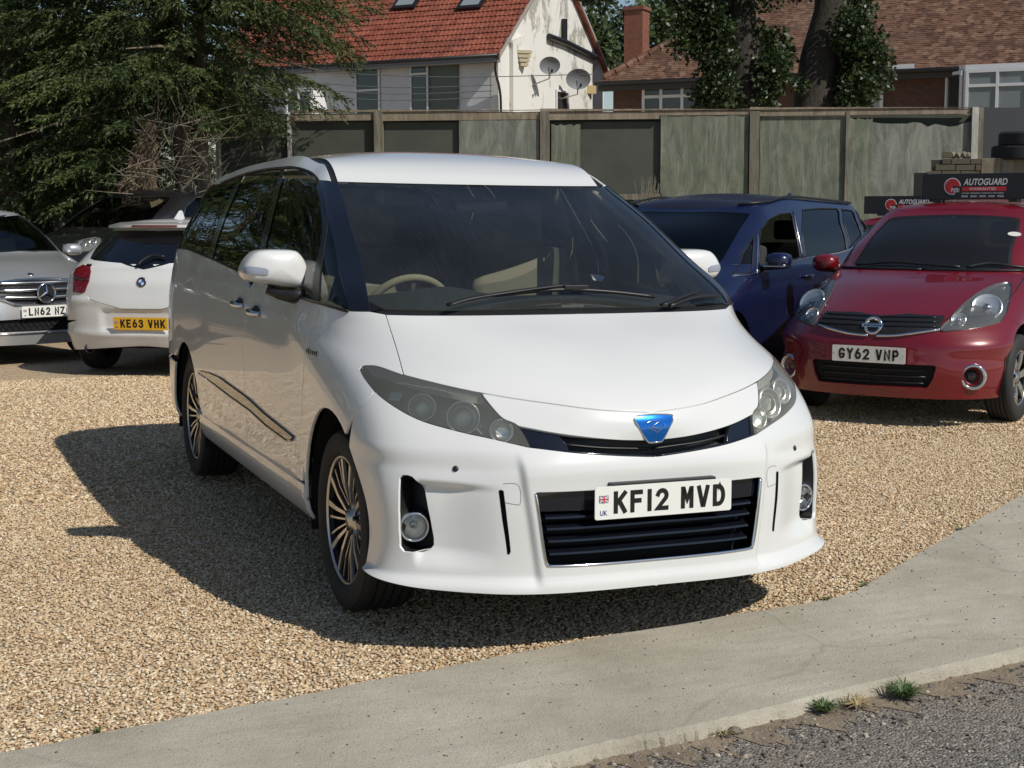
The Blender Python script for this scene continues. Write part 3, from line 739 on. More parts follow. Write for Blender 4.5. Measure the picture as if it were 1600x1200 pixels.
def wheel(car_root, x, y, r, rimr, width, style, side, name='wheel', steer=0, hubh=None):
    """side=-1: outer face towards -X"""
    mtx = Matrix.Translation((x, y, hubh if hubh is not None else r))@Matrix.Rotation(steer, 4, 'Z')@Matrix.Scale(side, 4, (1, 0, 0))
    # modelled with the outer face at +X
    h = width/2
    b = MB(); b.lathe([(.02, h*.2), (rimr*.35, h*.1), (rimr*.9, -h*.4), (rimr*.93, h*.6)], 40); hub = b.build(name, M_RIMD, car_root, smooth=True, mtx=mtx)
    t = MB(); prof = [(rimr*.96, h*.62), (rimr+.004, h*.86), (rimr+.03, h*.985), (r-.035, h*1.0), (r-.013, h*.93), (r-.002, h*.76)]
    nb = 5
    for k in range(nb):                                   # tread ribs with grooves
        a = h*.74-k*(h*1.48/nb); c = h*.74-(k+1)*(h*1.48/nb)
        prof += [(r, a-.002), (r, c+.006), (r-.008, c+.005), (r-.008, c+.001)]
    prof += [(r-.002, -h*.76), (r-.013, -h*.93), (r-.035, -h), (rimr+.02, -h*.97), (rimr*.96, -h*.62)]
    t.lathe(prof, 56); t.build('tyre', M_RUB, hub, smooth=True, auto=40)
    q = MB(); q.lathe([(rimr*.965, h*.80), (rimr*.985, h*.865), (rimr+.006, h*.85), (rimr+.004, h*.7)], 56); q.build('rim', M_RIMS, hub, smooth=True)
    def spoke(a, r0, r1, w0, w1, x0, x1, m, th=.012, bend=0):
        d = Vector((0, math.cos(a), math.sin(a))); e = Vector((0, -math.sin(a), math.cos(a)))
        s_ = MB(); A = d*r0; B_ = d*r1+e*bend
        ps = []
        for P, w_, xx in ((A, w0, x0), (A*.5+B_*.5, (w0+w1)/2, (x0+x1)/2+.006), (B_, w1, x1)):
            for xo, k in ((xx-th, 1), (xx, .9), (xx, -.9), (xx-th, -1)): ps.append(P+e*(w_/2*k)+Vector((xo, 0, 0)))
        c_ = s_.pts(ps)
        for L in (0, 4):
            for k in range(4): j = (k+1) % 4; s_.cur = 0 if k == 1 else 1; s_.face((c_+L+k, c_+L+j, c_+L+4+j, c_+L+4+k))
        s_.face((c_+3, c_+2, c_+1, c_)); s_.face((c_+8, c_+9, c_+10, c_+11))
        s_.build('spoke', [m, M_RIMD], hub)
    xr, xc = h*.80, h*.62
    if style == 'multi':
        for k in range(5):
            a0 = k*2*math.pi/5+.35
            for s_ in (-1, 1):
                spoke(a0+s_*.09, .045, rimr*.965, .012, .026, xc, xr, M_RIMS, bend=s_*.035)
                spoke(a0+math.pi/5+s_*.10, .06, rimr*.96, .007, .010, xc-.006, xr-.004, M_RIMS, bend=s_*.012)
                if k < 0: spoke(a0+math.pi/5+s_*.26, .06, rimr*.96, .008, .011, xc-.012, xr-.008, M_RIMS, bend=s_*.008)
    else:
        for k in range(style):
            a0 = k*2*math.pi/style+.2
            spoke(a0, .04, rimr*.96, .05, .062 if style < 7 else .035, xc, xr, M_SATIN)
    c = MB(); c.lathe([(.0, xc+.012), (.028, xc+.012), (.034, xc+.002), (.05, xc-.004), (.062, xc-.02)], 24); c.build('hub_cap', M_RIMS if style == 'multi' else M_SATIN, hub, smooth=True)
    for k in range(5):
        a = k*2*math.pi/5+.35; u_ = MB(); u_.lathe([(0, .004), (.009, .004), (.009, -.02)], 8, 'X', Matrix.Translation((xc, .05*math.cos(a), .05*math.sin(a)))); u_.build('wheel_nut', M_RIMD, hub)
    return hub

def arch(cy, cz, ry, rz, zb, n=22, a_=None):
    """wheel arch outline in (y,z), front bottom -> over the top -> rear bottom"""
    out = [(cy-ry*1.0, zb)]
    for k in range(n+1):
        t = math.pi-math.pi*k/n; out.append((cy+ry*math.cos(t), cz+rz*max(0, math.sin(t))))
    out.append((cy+ry*1.0, zb)); return out
def sstep(a, b, x): t = np.clip((x-a)/(b-a), 0, 1); return t*t*(3-2*t)

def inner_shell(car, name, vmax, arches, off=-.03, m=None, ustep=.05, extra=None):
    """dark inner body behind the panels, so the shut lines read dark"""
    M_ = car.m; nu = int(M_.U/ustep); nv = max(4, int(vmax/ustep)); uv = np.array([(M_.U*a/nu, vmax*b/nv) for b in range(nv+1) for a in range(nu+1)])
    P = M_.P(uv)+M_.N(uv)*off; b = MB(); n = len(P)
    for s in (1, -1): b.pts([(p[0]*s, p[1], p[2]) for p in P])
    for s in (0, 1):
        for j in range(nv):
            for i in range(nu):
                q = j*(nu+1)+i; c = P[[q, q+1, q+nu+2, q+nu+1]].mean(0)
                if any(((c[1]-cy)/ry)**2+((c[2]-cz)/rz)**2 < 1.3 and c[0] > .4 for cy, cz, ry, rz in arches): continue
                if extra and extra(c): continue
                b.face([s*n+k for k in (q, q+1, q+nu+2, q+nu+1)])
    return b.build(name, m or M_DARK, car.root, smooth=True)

def wheel_wells(car, arches, xin, xout):
    for cy, cz, ry, rz in arches:
        for s in (1, -1):
            b = MB(); pr = []
            pts = [(cy+ry*1.04*math.cos(math.pi*k/18), cz+rz*1.04*math.sin(math.pi*k/18)) for k in range(19)]
            pts = [(pts[0][0], .22)]+pts+[(pts[-1][0], .22)]
            a = b.pts([(s*xin, y, z) for y, z in pts]); c = b.pts([(s*xout, y, z) for y, z in pts])
            for i in range(len(pts)-1): b.face((a+i, a+i+1, c+i+1, c+i))
            b.face([a+i for i in range(len(pts))]); b.build('wheel_liner', M_DARK, car.root)

# ------------------------------------------------------------------ the white van
van = empty('minivan', mtx=Matrix.Translation((0, 0, .004))@RW.to_4x4())
tag(van, 'large white minivan parked in front, with blue nose badge and number plate KF12 MVD', 'minivan')
VR = [
 dict(w=.868, yf=-.825, zf=.215, L=.56, n=2.5, zs=[(-.5, .215), (0, .25), (.5, .27), (4, .28)], yr=3.86, zr=.30, g=2, fx=[(0, -0.831, 0.215), (0.201, -0.831, 0.215), (0.3819, -0.815, 0.215), (0.5427, -0.768, 0.216), (0.6834, -0.693, 0.22), (0.804, -0.615, 0.228), (0.87636, -0.538, 0.238), (0.9045, -0.403, 0.245)]),
 dict(w=.893, yf=-.832, zf=.32, L=.57, n=2.5, zs=[(-.5, .32), (4, .34)], yr=3.88, zr=.36, fx=[(0, -0.83, 0.32), (0.198, -0.83, 0.32), (0.3762, -0.814, 0.32), (0.5346, -0.767, 0.32), (0.6732, -0.692, 0.32), (0.792, -0.614, 0.32), (0.86328, -0.537, 0.32), (0.891, -0.402, 0.32)]),
 dict(w=.903, yf=-.828, zf=.46, L=.60, n=2.5, zs=[(-.5, .46), (4, .46)], yr=3.90, zr=.48, fx=[(0, -0.828, 0.46), (0.198, -0.828, 0.46), (0.3762, -0.812, 0.46), (0.5346, -0.765, 0.46), (0.6732, -0.69, 0.46), (0.792, -0.612, 0.46), (0.86328, -0.535, 0.46), (0.891, -0.4, 0.46)]),
 dict(w=.909, yf=-.820, zf=.60, L=.68, n=2.45, zs=[(-.5, .61), (4, .60)], yr=3.90, zr=.60, fx=[(0, -0.82, 0.6), (0.2, -0.818, 0.6), (0.37, -0.8, 0.6), (0.53, -0.75, 0.602), (0.675, -0.668, 0.605), (0.8, -0.58, 0.61), (0.872, -0.495, 0.61), (0.906, -0.33, 0.61)]),
 dict(w=.912, yf=-.803, zf=.70, L=.95, n=2.3, zs=[(-.5, .76), (.3, .79), (4, .76)], yr=3.89, zr=.74, g=1.2, fx=[(0, -0.803, 0.7), (0.2, -0.795, 0.702), (0.36, -0.76, 0.71), (0.52, -0.69, 0.722), (0.66, -0.6, 0.745), (0.785, -0.495, 0.768), (0.862, -0.38, 0.785), (0.906, -0.15, 0.79)]),
 dict(w=.911, yf=-.783, zf=.803, L=1.02, n=1.98, zs=[(0, .915), (4, .90)], yr=3.88, zr=.88, g=.95, fx=[(0, -0.783, 0.803), (0.2, -0.745, 0.825), (0.36, -0.675, 0.845), (0.53, -0.58, 0.863), (0.66, -0.475, 0.885), (0.775, -0.345, 0.9), (0.852, -0.19, 0.912), (0.902, 0.08, 0.915)]),
 dict(w=.905, yf=-.645, zf=.905, L=.98, n=1.98, zs=[(0, .985), (4, 1.01)], yr=3.87, zr=1.0, g=1.1, fx=[(0, -0.645, 0.905), (0.2, -0.618, 0.915), (0.37, -0.558, 0.93), (0.53, -0.465, 0.945), (0.66, -0.35, 0.957), (0.765, -0.215, 0.968), (0.84, -0.045, 0.978), (0.896, 0.23, 0.985)]),
 dict(w=.890, yf=-.43, zf=1.005, L=.80, n=2.1, zs=[(0, 1.05), (4, 1.12)], yr=3.86, zr=1.10, g=1.1),
 dict(w=.866, yf=-.185, zf=1.10, L=.50, n=2.4, zs=[(.1, 1.108), (.3, 1.138), (1.7, 1.197), (3.4, 1.233)], yr=3.84, zr=1.2, g=2),
 dict(w=.822, yf=.125, zf=1.279, L=.42, n=2.6, zs=[(.4, 1.27), (1.7, 1.35), (3.4, 1.365)], yr=3.79, zr=1.35, g=2),
 dict(w=.758, yf=.455, zf=1.449, L=.36, n=2.8, zs=[(.7, 1.44), (1.7, 1.51), (3.4, 1.50)], yr=3.72, zr=1.5, g=2),
 dict(w=.672, yf=.80, zf=1.588, L=.30, n=2.8, zs=[(1.0, 1.596), (1.3, 1.645), (1.62, 1.665), (2.6, 1.64), (3.3, 1.615)], yr=3.64, zr=1.63, g=2, Lr=.4),
 dict(w=.612, yf=.90, zf=1.64, L=.26, n=2.8, zs=[(1.1, 1.66), (1.3, 1.70), (1.62, 1.722), (2.6, 1.70), (3.3, 1.66)], yr=3.58, zr=1.66, g=2, Lr=.4),
]
VC = Car(VR, van, eye=lambda px, py: (CV, ray_v(px, py)))
c_ = VC.crv
ARF = arch(0, .345, .385, .408, .26); ARR = arch(2.95, .345, .385, .40, .27)
hl_top = [(562, 579), (566, 574), (574, 572.4), (592, 574), (630, 587), (692, 603), (751, 616)]
hl_in = [(751, 616), (770, 640), (786, 656), (810, 668), (828, 698), (824, 701)]
hl_bot = [(824, 701), (770, 688), (720, 677), (660, 660), (620, 640), (590, 618), (570, 594), (562, 579)]
hood_f = [(1019, 646), (935, 642), (860, 632.5), (800, 624), (751, 615.5)]
hood_s = [(630, 587), (625, 568), (617, 540), (602, 493)]
hood_r = [(602, 493), (650, 494), (720, 494), (800, 493), (860, 492), (907, 491)]
belt = [(577.5, 488.7), (545, 488), (525, 483), (500, 475.6), (484, 471.5), (450, 459.5), (415, 444), (377.5, 427.5), (337.5, 408.7), (297, 392)]
gtop = [(498, 282.5), (487.5, 272), (472.5, 265.6), (457.5, 262.7), (450, 262.5), (415, 266), (381, 273.7), (345, 287)]
pil_l = [(498, 283), (506, 310), (513, 345), (521, 377.5), (530, 424), (546, 487.5)]
pil_r = [(527.5, 285), (536, 308), (545, 345), (555, 380), (567.5, 424), (577.5, 487.5)]
ws_top = [(752, 289.5), (727, 289.3), (660, 288.5), (600, 287.5), (560, 286.3), (527.5, 285)]
ws_bot = [(580, 482), (650, 484), (720, 484), (800, 483), (860, 482), (898, 481)]
seam_a = [(500, 475.6), (489, 500), (479, 541), (473, 600), (472, 652)]
HT = c_('px', hl_top, 5); HI = c_('px', hl_in, 4); HB = c_('px', hl_bot, 5)
HF = mid0(c_('px', hood_f, 5), 1, 0); HS = c_('px', hood_s, 5); HR = mid0(c_('px', hood_r, 5), 0, 1)
BELT = c_('px', belt, 5); GT = c_('px', gtop, 5); PL = c_('px', pil_l, 5); PR = c_('px', pil_r, 5)
WT = mid0(c_('px', ws_top, 4), 1, 0); WB = mid0(c_('px', ws_bot, 4), 0, 1)
SA = c_('px', seam_a, 5)
def uvy(uv): return VC.m.P([uv])[0]
# hood
i630 = min(range(len(HT)), key=lambda i: abs(VC.m.P([HT[i]])[0][1]-VC.m.P([HS[0]])[0][1]))
panel(VC, 'hood', HF+HT[i630:][::-1][1:]+HS[1:]+HR[1:], M_WHITE, sp=.03, centre='u0', gap=.0035)
# headlights
HLOOP = HT+HI[1:]+HB[1:-1]
def lamp_disp(P, N, uv): return .004+0*P[:, 0]
# nose piece above the upper grille
gr_top = [(810, 668), (875, 680), (956, 689), (1019, 690.5)]
gr_bot = [(1019, 716.5), (960, 714.5), (900, 710.5), (828, 701.5)]
GT_ = mid0(c_('px', gr_top, 5), 0, 1); GB_ = mid0(c_('px', gr_bot, 5), 1, 0)
panel(VC, 'nose_panel', HF+HI[1:HI.index(HI[12])+1]+GT_[1:], M_WHITE, sp=.02, centre='u0', gap=.0035, flange=.03)
# fender
def yz(L): return c_('yz', L)
arF = yz(ARF); arR = yz(ARR)
Pf = VC.m.P(arF)
kb = 7
bl = c_('px', [(585, 616), (568, 632), (554, 647)], 4)
ib = min(range(len(HB)), key=lambda i: math.hypot(HB[i][0]-bl[0][0], HB[i][1]-bl[0][1]))
ia = min(range(len(arF)), key=lambda i: math.hypot(arF[i][0]-bl[-1][0], arF[i][1]-bl[-1][1]))
sa_b = yz([(.375, .42)])[0]
fl = HS[::-1]+HT[:i630][::-1]+HB[ib:-1][::-1]+bl[1:-1]+arF[ia:-1]+[sa_b]+yz([(.41, .5)])+SA[::-1]
ik = min(range(len(BELT)), key=lambda i: math.hypot(BELT[i][0]-SA[0][0], BELT[i][1]-SA[0][1]))
fl += BELT[:ik][::-1]
panel(VC, 'front_fender', fl, M_WHITE, sp=.03)
# bumper
x_c = lambda z: np.interp(z, [.2, .308, .557, .70], [.40, .415, .452, .465])
def bump_disp(P, N, uv):
    x, y, z = P[:, 0], P[:, 1], P[:, 2]; d = np.zeros(len(P))
    front = 1-sstep(-.45, -.25, y)
    d -= .016*sstep(x_c(z), x_c(z)+.022, x)*(1-sstep(.62, .69, z))*front*sstep(.23, .27, z)
    topz = .585+.035*(x-.75)
    d -= .030*sstep(.52, .73, x)*(1-sstep(topz-.022, topz, z))*sstep(.285, .36, z)*(1-sstep(.775, .80, x))*front
    d += .009*(1-sstep(.24, .27, z))*front
    d += .010*np.exp(-((z-.63)/.05)**2)*front*(1-sstep(.30, .55, abs(x-.1)))
    return d
fog = [(625, 743), (634, 743), (642, 746), (651, 755), (658, 768), (663.5, 799), (670, 832), (673, 848), (673, 858), (668, 864), (640, 867), (626.5, 865.5), (620, 857), (618.5, 830), (618, 802), (618.5, 770), (620, 748)]
slot = [(778, 769), (782, 767), (787, 769), (791, 800), (798.5, 866), (796, 871), (792, 870), (784, 815)]
FOG = c_('px', fog); SLOT = c_('px', slot)
LGR = c_('xz', [(0, .557), (.2, .557), (.428, .557), (.436, .55), (.42, .43), (.40, .316), (.39, .306), (.2, .302), (0, .300)])
bl_loop = GB_+HB[:ib+1]+bl[1:]+arF[1:ia][::-1]+VC.lip(-.385, -.84, 40)
panel(VC, 'front_bumper', bl_loop, M_WHITE, holes=[FOG, SLOT, LGR], sp=.010, bds=.008, centre='u0', disp=bump_disp, flange=.012)
# doors, skirt, quarter, tail
sb = [(389, 452), (385, 495), (380, 525), (380, 560), (382, 594), (384, 640)]
s2 = [(323, 403), (311, 437.5), (306, 470), (305, 500), (306, 540), (309, 566)]
SB = c_('px', sb, 4); S2 = c_('px', s2, 4)
S2 = S2+c_('yz', [(2.552, .62), (2.560, .54), (2.570, .48)])
def nearest(L, p): return min(range(len(L)), key=lambda i: math.hypot(L[i][0]-p[0], L[i][1]-p[1]))
ZD = .40
def at_y(curve, y): Q = VC.m.P(curve); return min(range(len(curve)), key=lambda i: abs(Q[i][1]-y))
ySB = VC.m.P([SB[-1]])[0][1]; yS2 = VC.m.P([S2[-1]])[0][1]
k1 = nearest(BELT, SB[0]); k2 = nearest(BELT, S2[0])
botA = yz([(ySB, ZD+.02), (ySB-.01, ZD), (1.0, ZD), (.6, ZD), (.42, ZD+.01), (.408, ZD+.05)])
panel(VC, 'front_door', SA+botA[::-1]+SB[::-1][1:]+BELT[ik:k1+1][::-1][1:-1], M_WHITE, sp=.03)
jr = nearest(arR, S2[-1])
botB = yz([(ySB+.0, ZD+.02), (ySB+.01, ZD), (2.0, ZD), (2.5, ZD)])
arR_front = [p for p, q in zip(arR, ARR) if q[0] < 2.95 and q[1] > ZD+.01]
jr = 0
panel(VC, 'sliding_door', SB+botB+arR_front[:jr+1]+S2[::-1]+BELT[k1:k2+1][::-1][1:-1], M_WHITE, sp=.03)
bot_l = VC.lip(.385, 2.565, 40)
def skirt_disp(P, N, uv): return .006*(1-sstep(.36, .385, P[:, 2]))
panel(VC, 'side_skirt', bot_l+yz([(2.565, .30), (2.565, ZD), (2.0, ZD), (1.5, ZD), (1.0, ZD), (.5, ZD), (.40, ZD), (.385, .3)]), M_WHITE, sp=.03, disp=skirt_disp)
uq = VC.m.near((.80, 3.72, .9))[0]
vb = VC.m.near((.9, 3.3, .62))[1]
vbelt = VC.m.tv[8]
arR_rear = [p for p, q in zip(arR, ARR)][1:]
jr2 = arR.index(arR_front[0])
rb_y = arR[jr2:12]+[p for p in arR[12:] if p[1] > vb]
panel(VC, 'rear_quarter', S2+rb_y+[(uq, vb)]+[(uq, vbelt)]+BELT[k2+1:][::-1], M_WHITE, sp=.035)
rr = [p for p in arR[14:] if p[1] < vb]
panel(VC, 'rear_bumper', rr+VC.lip(3.335, 3.87, 16)[:-1]+[(VC.m.U, 0), (VC.m.U, vb), (uq, vb)], M_WHITE, sp=.04)
panel(VC, 'tailgate', [(uq, vb), (VC.m.U, vb), (VC.m.U, vbelt), (uq, vbelt)], M_WHITE, sp=.05)
# greenhouse
VT = VC.m.tv[11]; VT2 = VC.m.tv[12]
gt_last = GT[-1]
panel(VC, 'windscreen', WT+PR[1:]+WB[1:], G_SCREEN, sp=.04, off=-.004, gap=0, flange=0, centre='u0')
panel(VC, 'a_pillar', PL[::-1]+[WT[-1]]+PR[1:], M_GLOSSBLK, sp=.03, gap=.001)
panel(VC, 'cowl', WB[::-1]+[PR[-1]]+HR[1:], M_BLK, sp=.03, off=-.012, gap=-.004, centre='u0', flange=.01)
def cut(a, b, n=5): return [tuple(np.array(a)+(np.array(b)-np.array(a))*k/n) for k in range(n+1)]
q1 = c_('px', [(513, 345), (507, 385), (500, 430), (497, 474)], 4); q2 = c_('px', [(510, 330), (500, 385), (490, 430), (486, 471)], 4)
b1 = c_('px', [(447, 262.6), (436, 300), (424, 350), (412, 400), (402, 438)], 4); b2 = c_('px', [(440, 263), (428, 300), (415, 350), (403, 400), (393, 434)], 4)
c1 = c_('px', [(383, 273), (370, 300), (354, 335), (340, 375), (332, 405)], 4); c2 = c_('px', [(376, 274.8), (363, 300), (347, 335), (333, 375), (325, 402)], 4)
def sub(curve, a, b):
    i, j = nearest(curve, a), nearest(curve, b)
    return curve[i:j+1] if i <= j else curve[j:i+1][::-1]
def glassp(name, lineA, lineB, m, off=-.004):
    """glass between two pillar lines (top to bottom each)"""
    lp = lineA+sub(BELT, lineA[-1], lineB[-1])[1:-1]+lineB[::-1]+sub(GT, lineB[0], lineA[0])[1:-1]
    return panel(VC, name, lp, m, sp=.05, off=off, gap=-.001, flange=0)
kq = nearest(PL, q1[0])
panel(VC, 'quarter_glass', PL[kq:]+sub(BELT, PL[-1], q1[-1])[1:-1]+q1[::-1][:-1], G_SIDE, sp=.05, off=-.004, gap=-.001, flange=0)
kq2 = nearest(PL, q2[0])
panel(VC, 'window_pillar', q1+sub(BELT, q1[-1], q2[-1])[1:-1]+q2[::-1]+PL[kq2+1:kq], M_BLK, sp=.05, gap=0)
lp = PL[:kq2]+q2+sub(BELT, q2[-1], b1[-1])[1:-1]+b1[::-1]+sub(GT, b1[0], PL[0])[1:-1]
panel(VC, 'door_glass', lp, G_SIDE, sp=.05, off=-.004, gap=-.001, flange=0)
glassp('window_pillar', b1, b2, M_GLOSSBLK, 0)
glassp('sliding_door_glass', b2, c1, G_TINT)
glassp('window_pillar', c1, c2, M_GLOSSBLK, 0)
uend = VC.m.near((.6, 3.70, 1.4))[0]
panel(VC, 'rear_side_glass', c2+sub(BELT, c2[-1], BELT[-1])[1:]+[(uend, vbelt), (uend, VT)]+sub(GT, GT[-1], c2[0])[:-1], G_TINT, sp=.05, off=-.004, gap=-.001, flange=0)
panel(VC, 'rear_glass', [(uend, vbelt), (VC.m.U, vbelt), (VC.m.U, VT), (uend, VT)], G_TINT, sp=.08, gap=0, flange=0)
# window edge rubbers
strip(VC, 'belt_moulding', BELT[nearest(BELT, PL[-1]):], M_BLK, .006, .001)
strip(VC, 'window_seal', GT, M_BLK, .005, .001)
# roof: rail panel, gutter strips, roof skin
g_out = [(517, 283.7), (510, 265), (502.5, 252.5), (494, 245)]
GO = c_('px', g_out, 5)
ulast = VC.m.near((.6, 3.5, 1.65))[0]
railtop = GO+[(u, VT2) for u in np.linspace(GO[-1][0]+.1, ulast, 24) if u > GO[-1][0]]
panel(VC, 'roof_rail', GT+[(ulast, VT)]+railtop[::-1], M_WHITE, sp=.03, gap=.001)
ed = [(.61, .935, 1.592), (.605, 1.02, 1.646), (.60, 1.11, 1.680), (.595, 1.23, 1.699), (.592, 1.40, 1.706), (.59, 1.8, 1.710), (.588, 2.4, 1.70), (.58, 3.0, 1.675), (.56, 3.45, 1.635), (.54, 3.6, 1.61)]
ed = catmull(ed, 8); nE = len(ed)
cpts = catmull([(0, .795, 1.586), (0, .90, 1.642), (0, 1.03, 1.690), (0, 1.2, 1.722), (0, 1.45, 1.745), (0, 1.9, 1.757), (0, 2.5, 1.752), (0, 3.1, 1.73), (0, 3.55, 1.69), (0, 3.7, 1.66)], 8)
def roof_pt(s, k):
    e = ed[k]; t = k/(nE-1); c0 = cpts[min(len(cpts)-1, int(round(t*(len(cpts)-1))))]; a = abs(s)
    return Vector((e.x*s, c0.y+(e.y-c0.y)*a**2, c0.z+(e.z-c0.z)*a**2.4))
b = MB(); ns = 24
for k in range(nE): b.pts([roof_pt(-1+2*i/ns, k) for i in range(ns+1)])
for k in range(nE-1):
    for i in range(ns): q = k*(ns+1)+i; b.face((q, q+1, q+ns+2, q+ns+1))
b.build('roof', M_WHITE, van, smooth=True)
for s in (1, -1):
    b = MB(); n = 0
    GOp = [Vector(p) for p in VC.m.P(railtop)]
    GOp = [Vector((p.x*s, p.y, p.z)) for p in GOp]; E_ = [Vector((e.x*s, e.y, e.z)) for e in ed]
    ys = [p.y for p in GOp]; zs_ = [p.z for p in GOp]; xs_ = [p.x for p in GOp]
    for e in E_:
        o_ = Vector((np.interp(e.y, ys, xs_), e.y, np.interp(e.y, ys, zs_)))
        dn = Vector((0, 0, -.006))
        b.pts([e+Vector((-s*.004, 0, -.002)), e+dn, o_+dn, o_+Vector((s*.004, 0, -.004))])
    for k in range(len(E_)-1):
        for i in range(3): q = k*4+i; b.face((q, q+1, q+5, q+4))
    b.build('roof_gutter', M_BLK, van, smooth=True)

# ------------------------------------------------------------------ van: details
AR_V = [(0, .345, .385, .408), (2.95, .345, .385, .40)]
inner_shell(VC, 'inner_body', VC.m.tv[8]-.05, AR_V, extra=lambda c: c[1] < -.30 and c[2] < .95)
wheel_wells(VC, AR_V, .55, .875)
b = MB(); b.box((0, 1.55, .29), (1.4, 3.9, .06)); b.box((0, -.45, .42), (.9, .3, .36)); b.build('underbody', M_DARK, van)
tr_ = VC.m.P(np.array([(u, 0) for u in np.linspace(0, VC.m.U*.3, 40)])); tr_ = [p for p in tr_ if p[1] < -.40]
b = MB(); b.prism([(p[0]*.97, p[1]+.015, .238) for p in tr_]+[(-p[0]*.97, p[1]+.015, .238) for p in tr_[::-1][:-1]], (0, 0, .02)); b.build('light_block_plate', M_DARK, van)  # added dark plate, keeps sun from leaking in behind the bumper
for y in (0, 2.95):
    for s in (-1, 1): wheel(van, s*.762, y, .335, .236, .225, 'multi', s)

def vsurf(px, py):
    """pixel -> point and outward normal on the van's skin (van frame)"""
    d = ray_v(px, py).normalized(); best = None
    for s in (1, -1):
        o2 = Vector((CV.x*s, CV.y, CV.z)); d2 = Vector((d.x*s, d.y, d.z)); loc, n, i, t = VC.m.bv.ray_cast(o2, d2)
        if loc is not None and (best is None or t < best[0]):
            uv = VC.m._uv(loc, i); P = VC.m.P([uv])[0]; N = VC.m.N([uv])[0]; best = (t, Vector((P[0]*s, P[1], P[2])), Vector((N[0]*s, N[1], N[2])))
    return best[1], best[2]
def basis(c, ax):
    ax = Vector(ax).normalized(); return Matrix.Translation(c)@ax.to_track_quat('Z', 'Y').to_matrix().to_4x4()
def loop_wall(uvs, o0, o1, sgn, disp=None):
    P = VC.m.P(uvs); N = VC.m.N(uvs); d = disp(P, N, np.array(uvs)) if disp else np.zeros(len(P))
    A = P+N*(d+o0)[:, None]; B_ = P+N*(d+o1)[:, None]; b = MB()
    a = b.pts([(p[0]*sgn, p[1], p[2]) for p in A]); c = b.pts([(p[0]*sgn, p[1], p[2]) for p in B_]); n = len(uvs)
    for i in range(n): j = (i+1) % n; b.face((a+i, a+j, c+j, c+i))
    return b

# headlights: housing with clear lens, three round lamps and an indicator
M_HOUS = mat('lamp_housing', (.20, .205, .195), .4)
M_REFL = mat('lamp_reflector', (.80, .80, .76), .32, .9); M_LRING = mat('lamp_bezel', (.85, .85, .82), .28, .9)
M_BULB = glass_mat('projector_glass', (.75, .75, .70), 1.6, .02, .12, (.45, .44, .36))
hous = panel(VC, 'headlight', HLOOP, M_HOUS, sp=.03, off=-.075, gap=-.004, flange=0)
for s, h in zip((1, -1), hous):
    loop_wall(HLOOP, -.001, -.078, s).build('housing_wall', M_HOUS, h)
lens = panel(VC, 'lens', HLOOP, G_LAMP, sp=.03, off=.001, gap=.003, flange=.004, parent=hous[0], mirror=False)[0]
l2 = panel(VC, 'lens', HLOOP, G_LAMP, sp=.03, off=.001, gap=.003, flange=.004, parent=hous[1])
bpy.data.objects.remove(l2[0])
def lamp_unit(parent, P, ax, r, dome=True, ring=None):
    mt = basis(P, ax)
    q = MB(); q.lathe([(r*.55, -.03), (r*.8, -.016), (r*.94, .0), (r, .004), (r*1.03, .0), (r*1.02, -.02)], 36, 'Z', mt); q.build('lamp_ring', ring or M_LRING, parent, smooth=True)
    q = MB(); q.lathe([(0, -.022), (r*.4, -.026), (r*.8, -.012)], 28, 'Z', mt); q.build('lamp_bowl', M_REFL, parent, smooth=True)
    if dome:
        q = MB(); q.lathe([(r*.70*math.sin(a), -.02+r*.62*math.cos(a)*.8) for a in np.linspace(0, 1.45, 10)], 28, 'Z', mt); q.build('projector', M_BULB, parent, smooth=True)
for px, py, r, dp, dm in ((656, 632, .047, .026, True), (722, 649, .056, .028, True), (783, 671, .040, .022, False)):
    P, N = vsurf(px, py)
    for s, h in zip((1, -1), hous):
        Q = Vector((-P.x*s, P.y, P.z)); n = Vector((-N.x*s, N.y, N.z))
        lamp_unit(h, Q-n*dp, n*.45+Vector((-.12*-s, -.8, .05)), r, dm)
P, N = vsurf(612, 613)
for s, h in zip((1, -1), hous):
    Q = Vector((-P.x*s, P.y, P.z)); n = Vector((-N.x*s, N.y, N.z)); q = MB(); q.box((0, 0, 0), (.05, .035, .012), basis(Q-n*.03, n).to_3x3()); q.v = [tuple(Vector(v)+Q-n*.035) for v in q.v]
    q.build('indicator', M_REFL, h, bevel=.004)
# brow strip inside the top edge of the lamp
for s, h in zip((1, -1), hous):
    top = HT[8:]; lowr = c_('px', [(575, 580), (592, 584), (630, 598), (692, 615), (757, 628)], 6); P1 = VC.m.P(top); N1 = VC.m.N(top); P2 = VC.m.P(lowr); N2 = VC.m.N(lowr)
    q = MB(); n = 20
    for k in range(n):
        i = k/(n-1)*(len(P1)-1); j = k/(n-1)*(len(P2)-1); i0, j0 = int(i), int(j)
        a = P1[i0]-N1[i0]*.008; c = P2[j0]-N2[j0]*.03; q.pts([(a[0]*s, a[1], a[2]), (c[0]*s, c[1], c[2])])
    for k in range(n-1): q.face((2*k, 2*k+1, 2*k+3, 2*k+2))
    q.build('brow_trim', mat('brow_grey', (.30, .31, .30), .35), h, smooth=True)

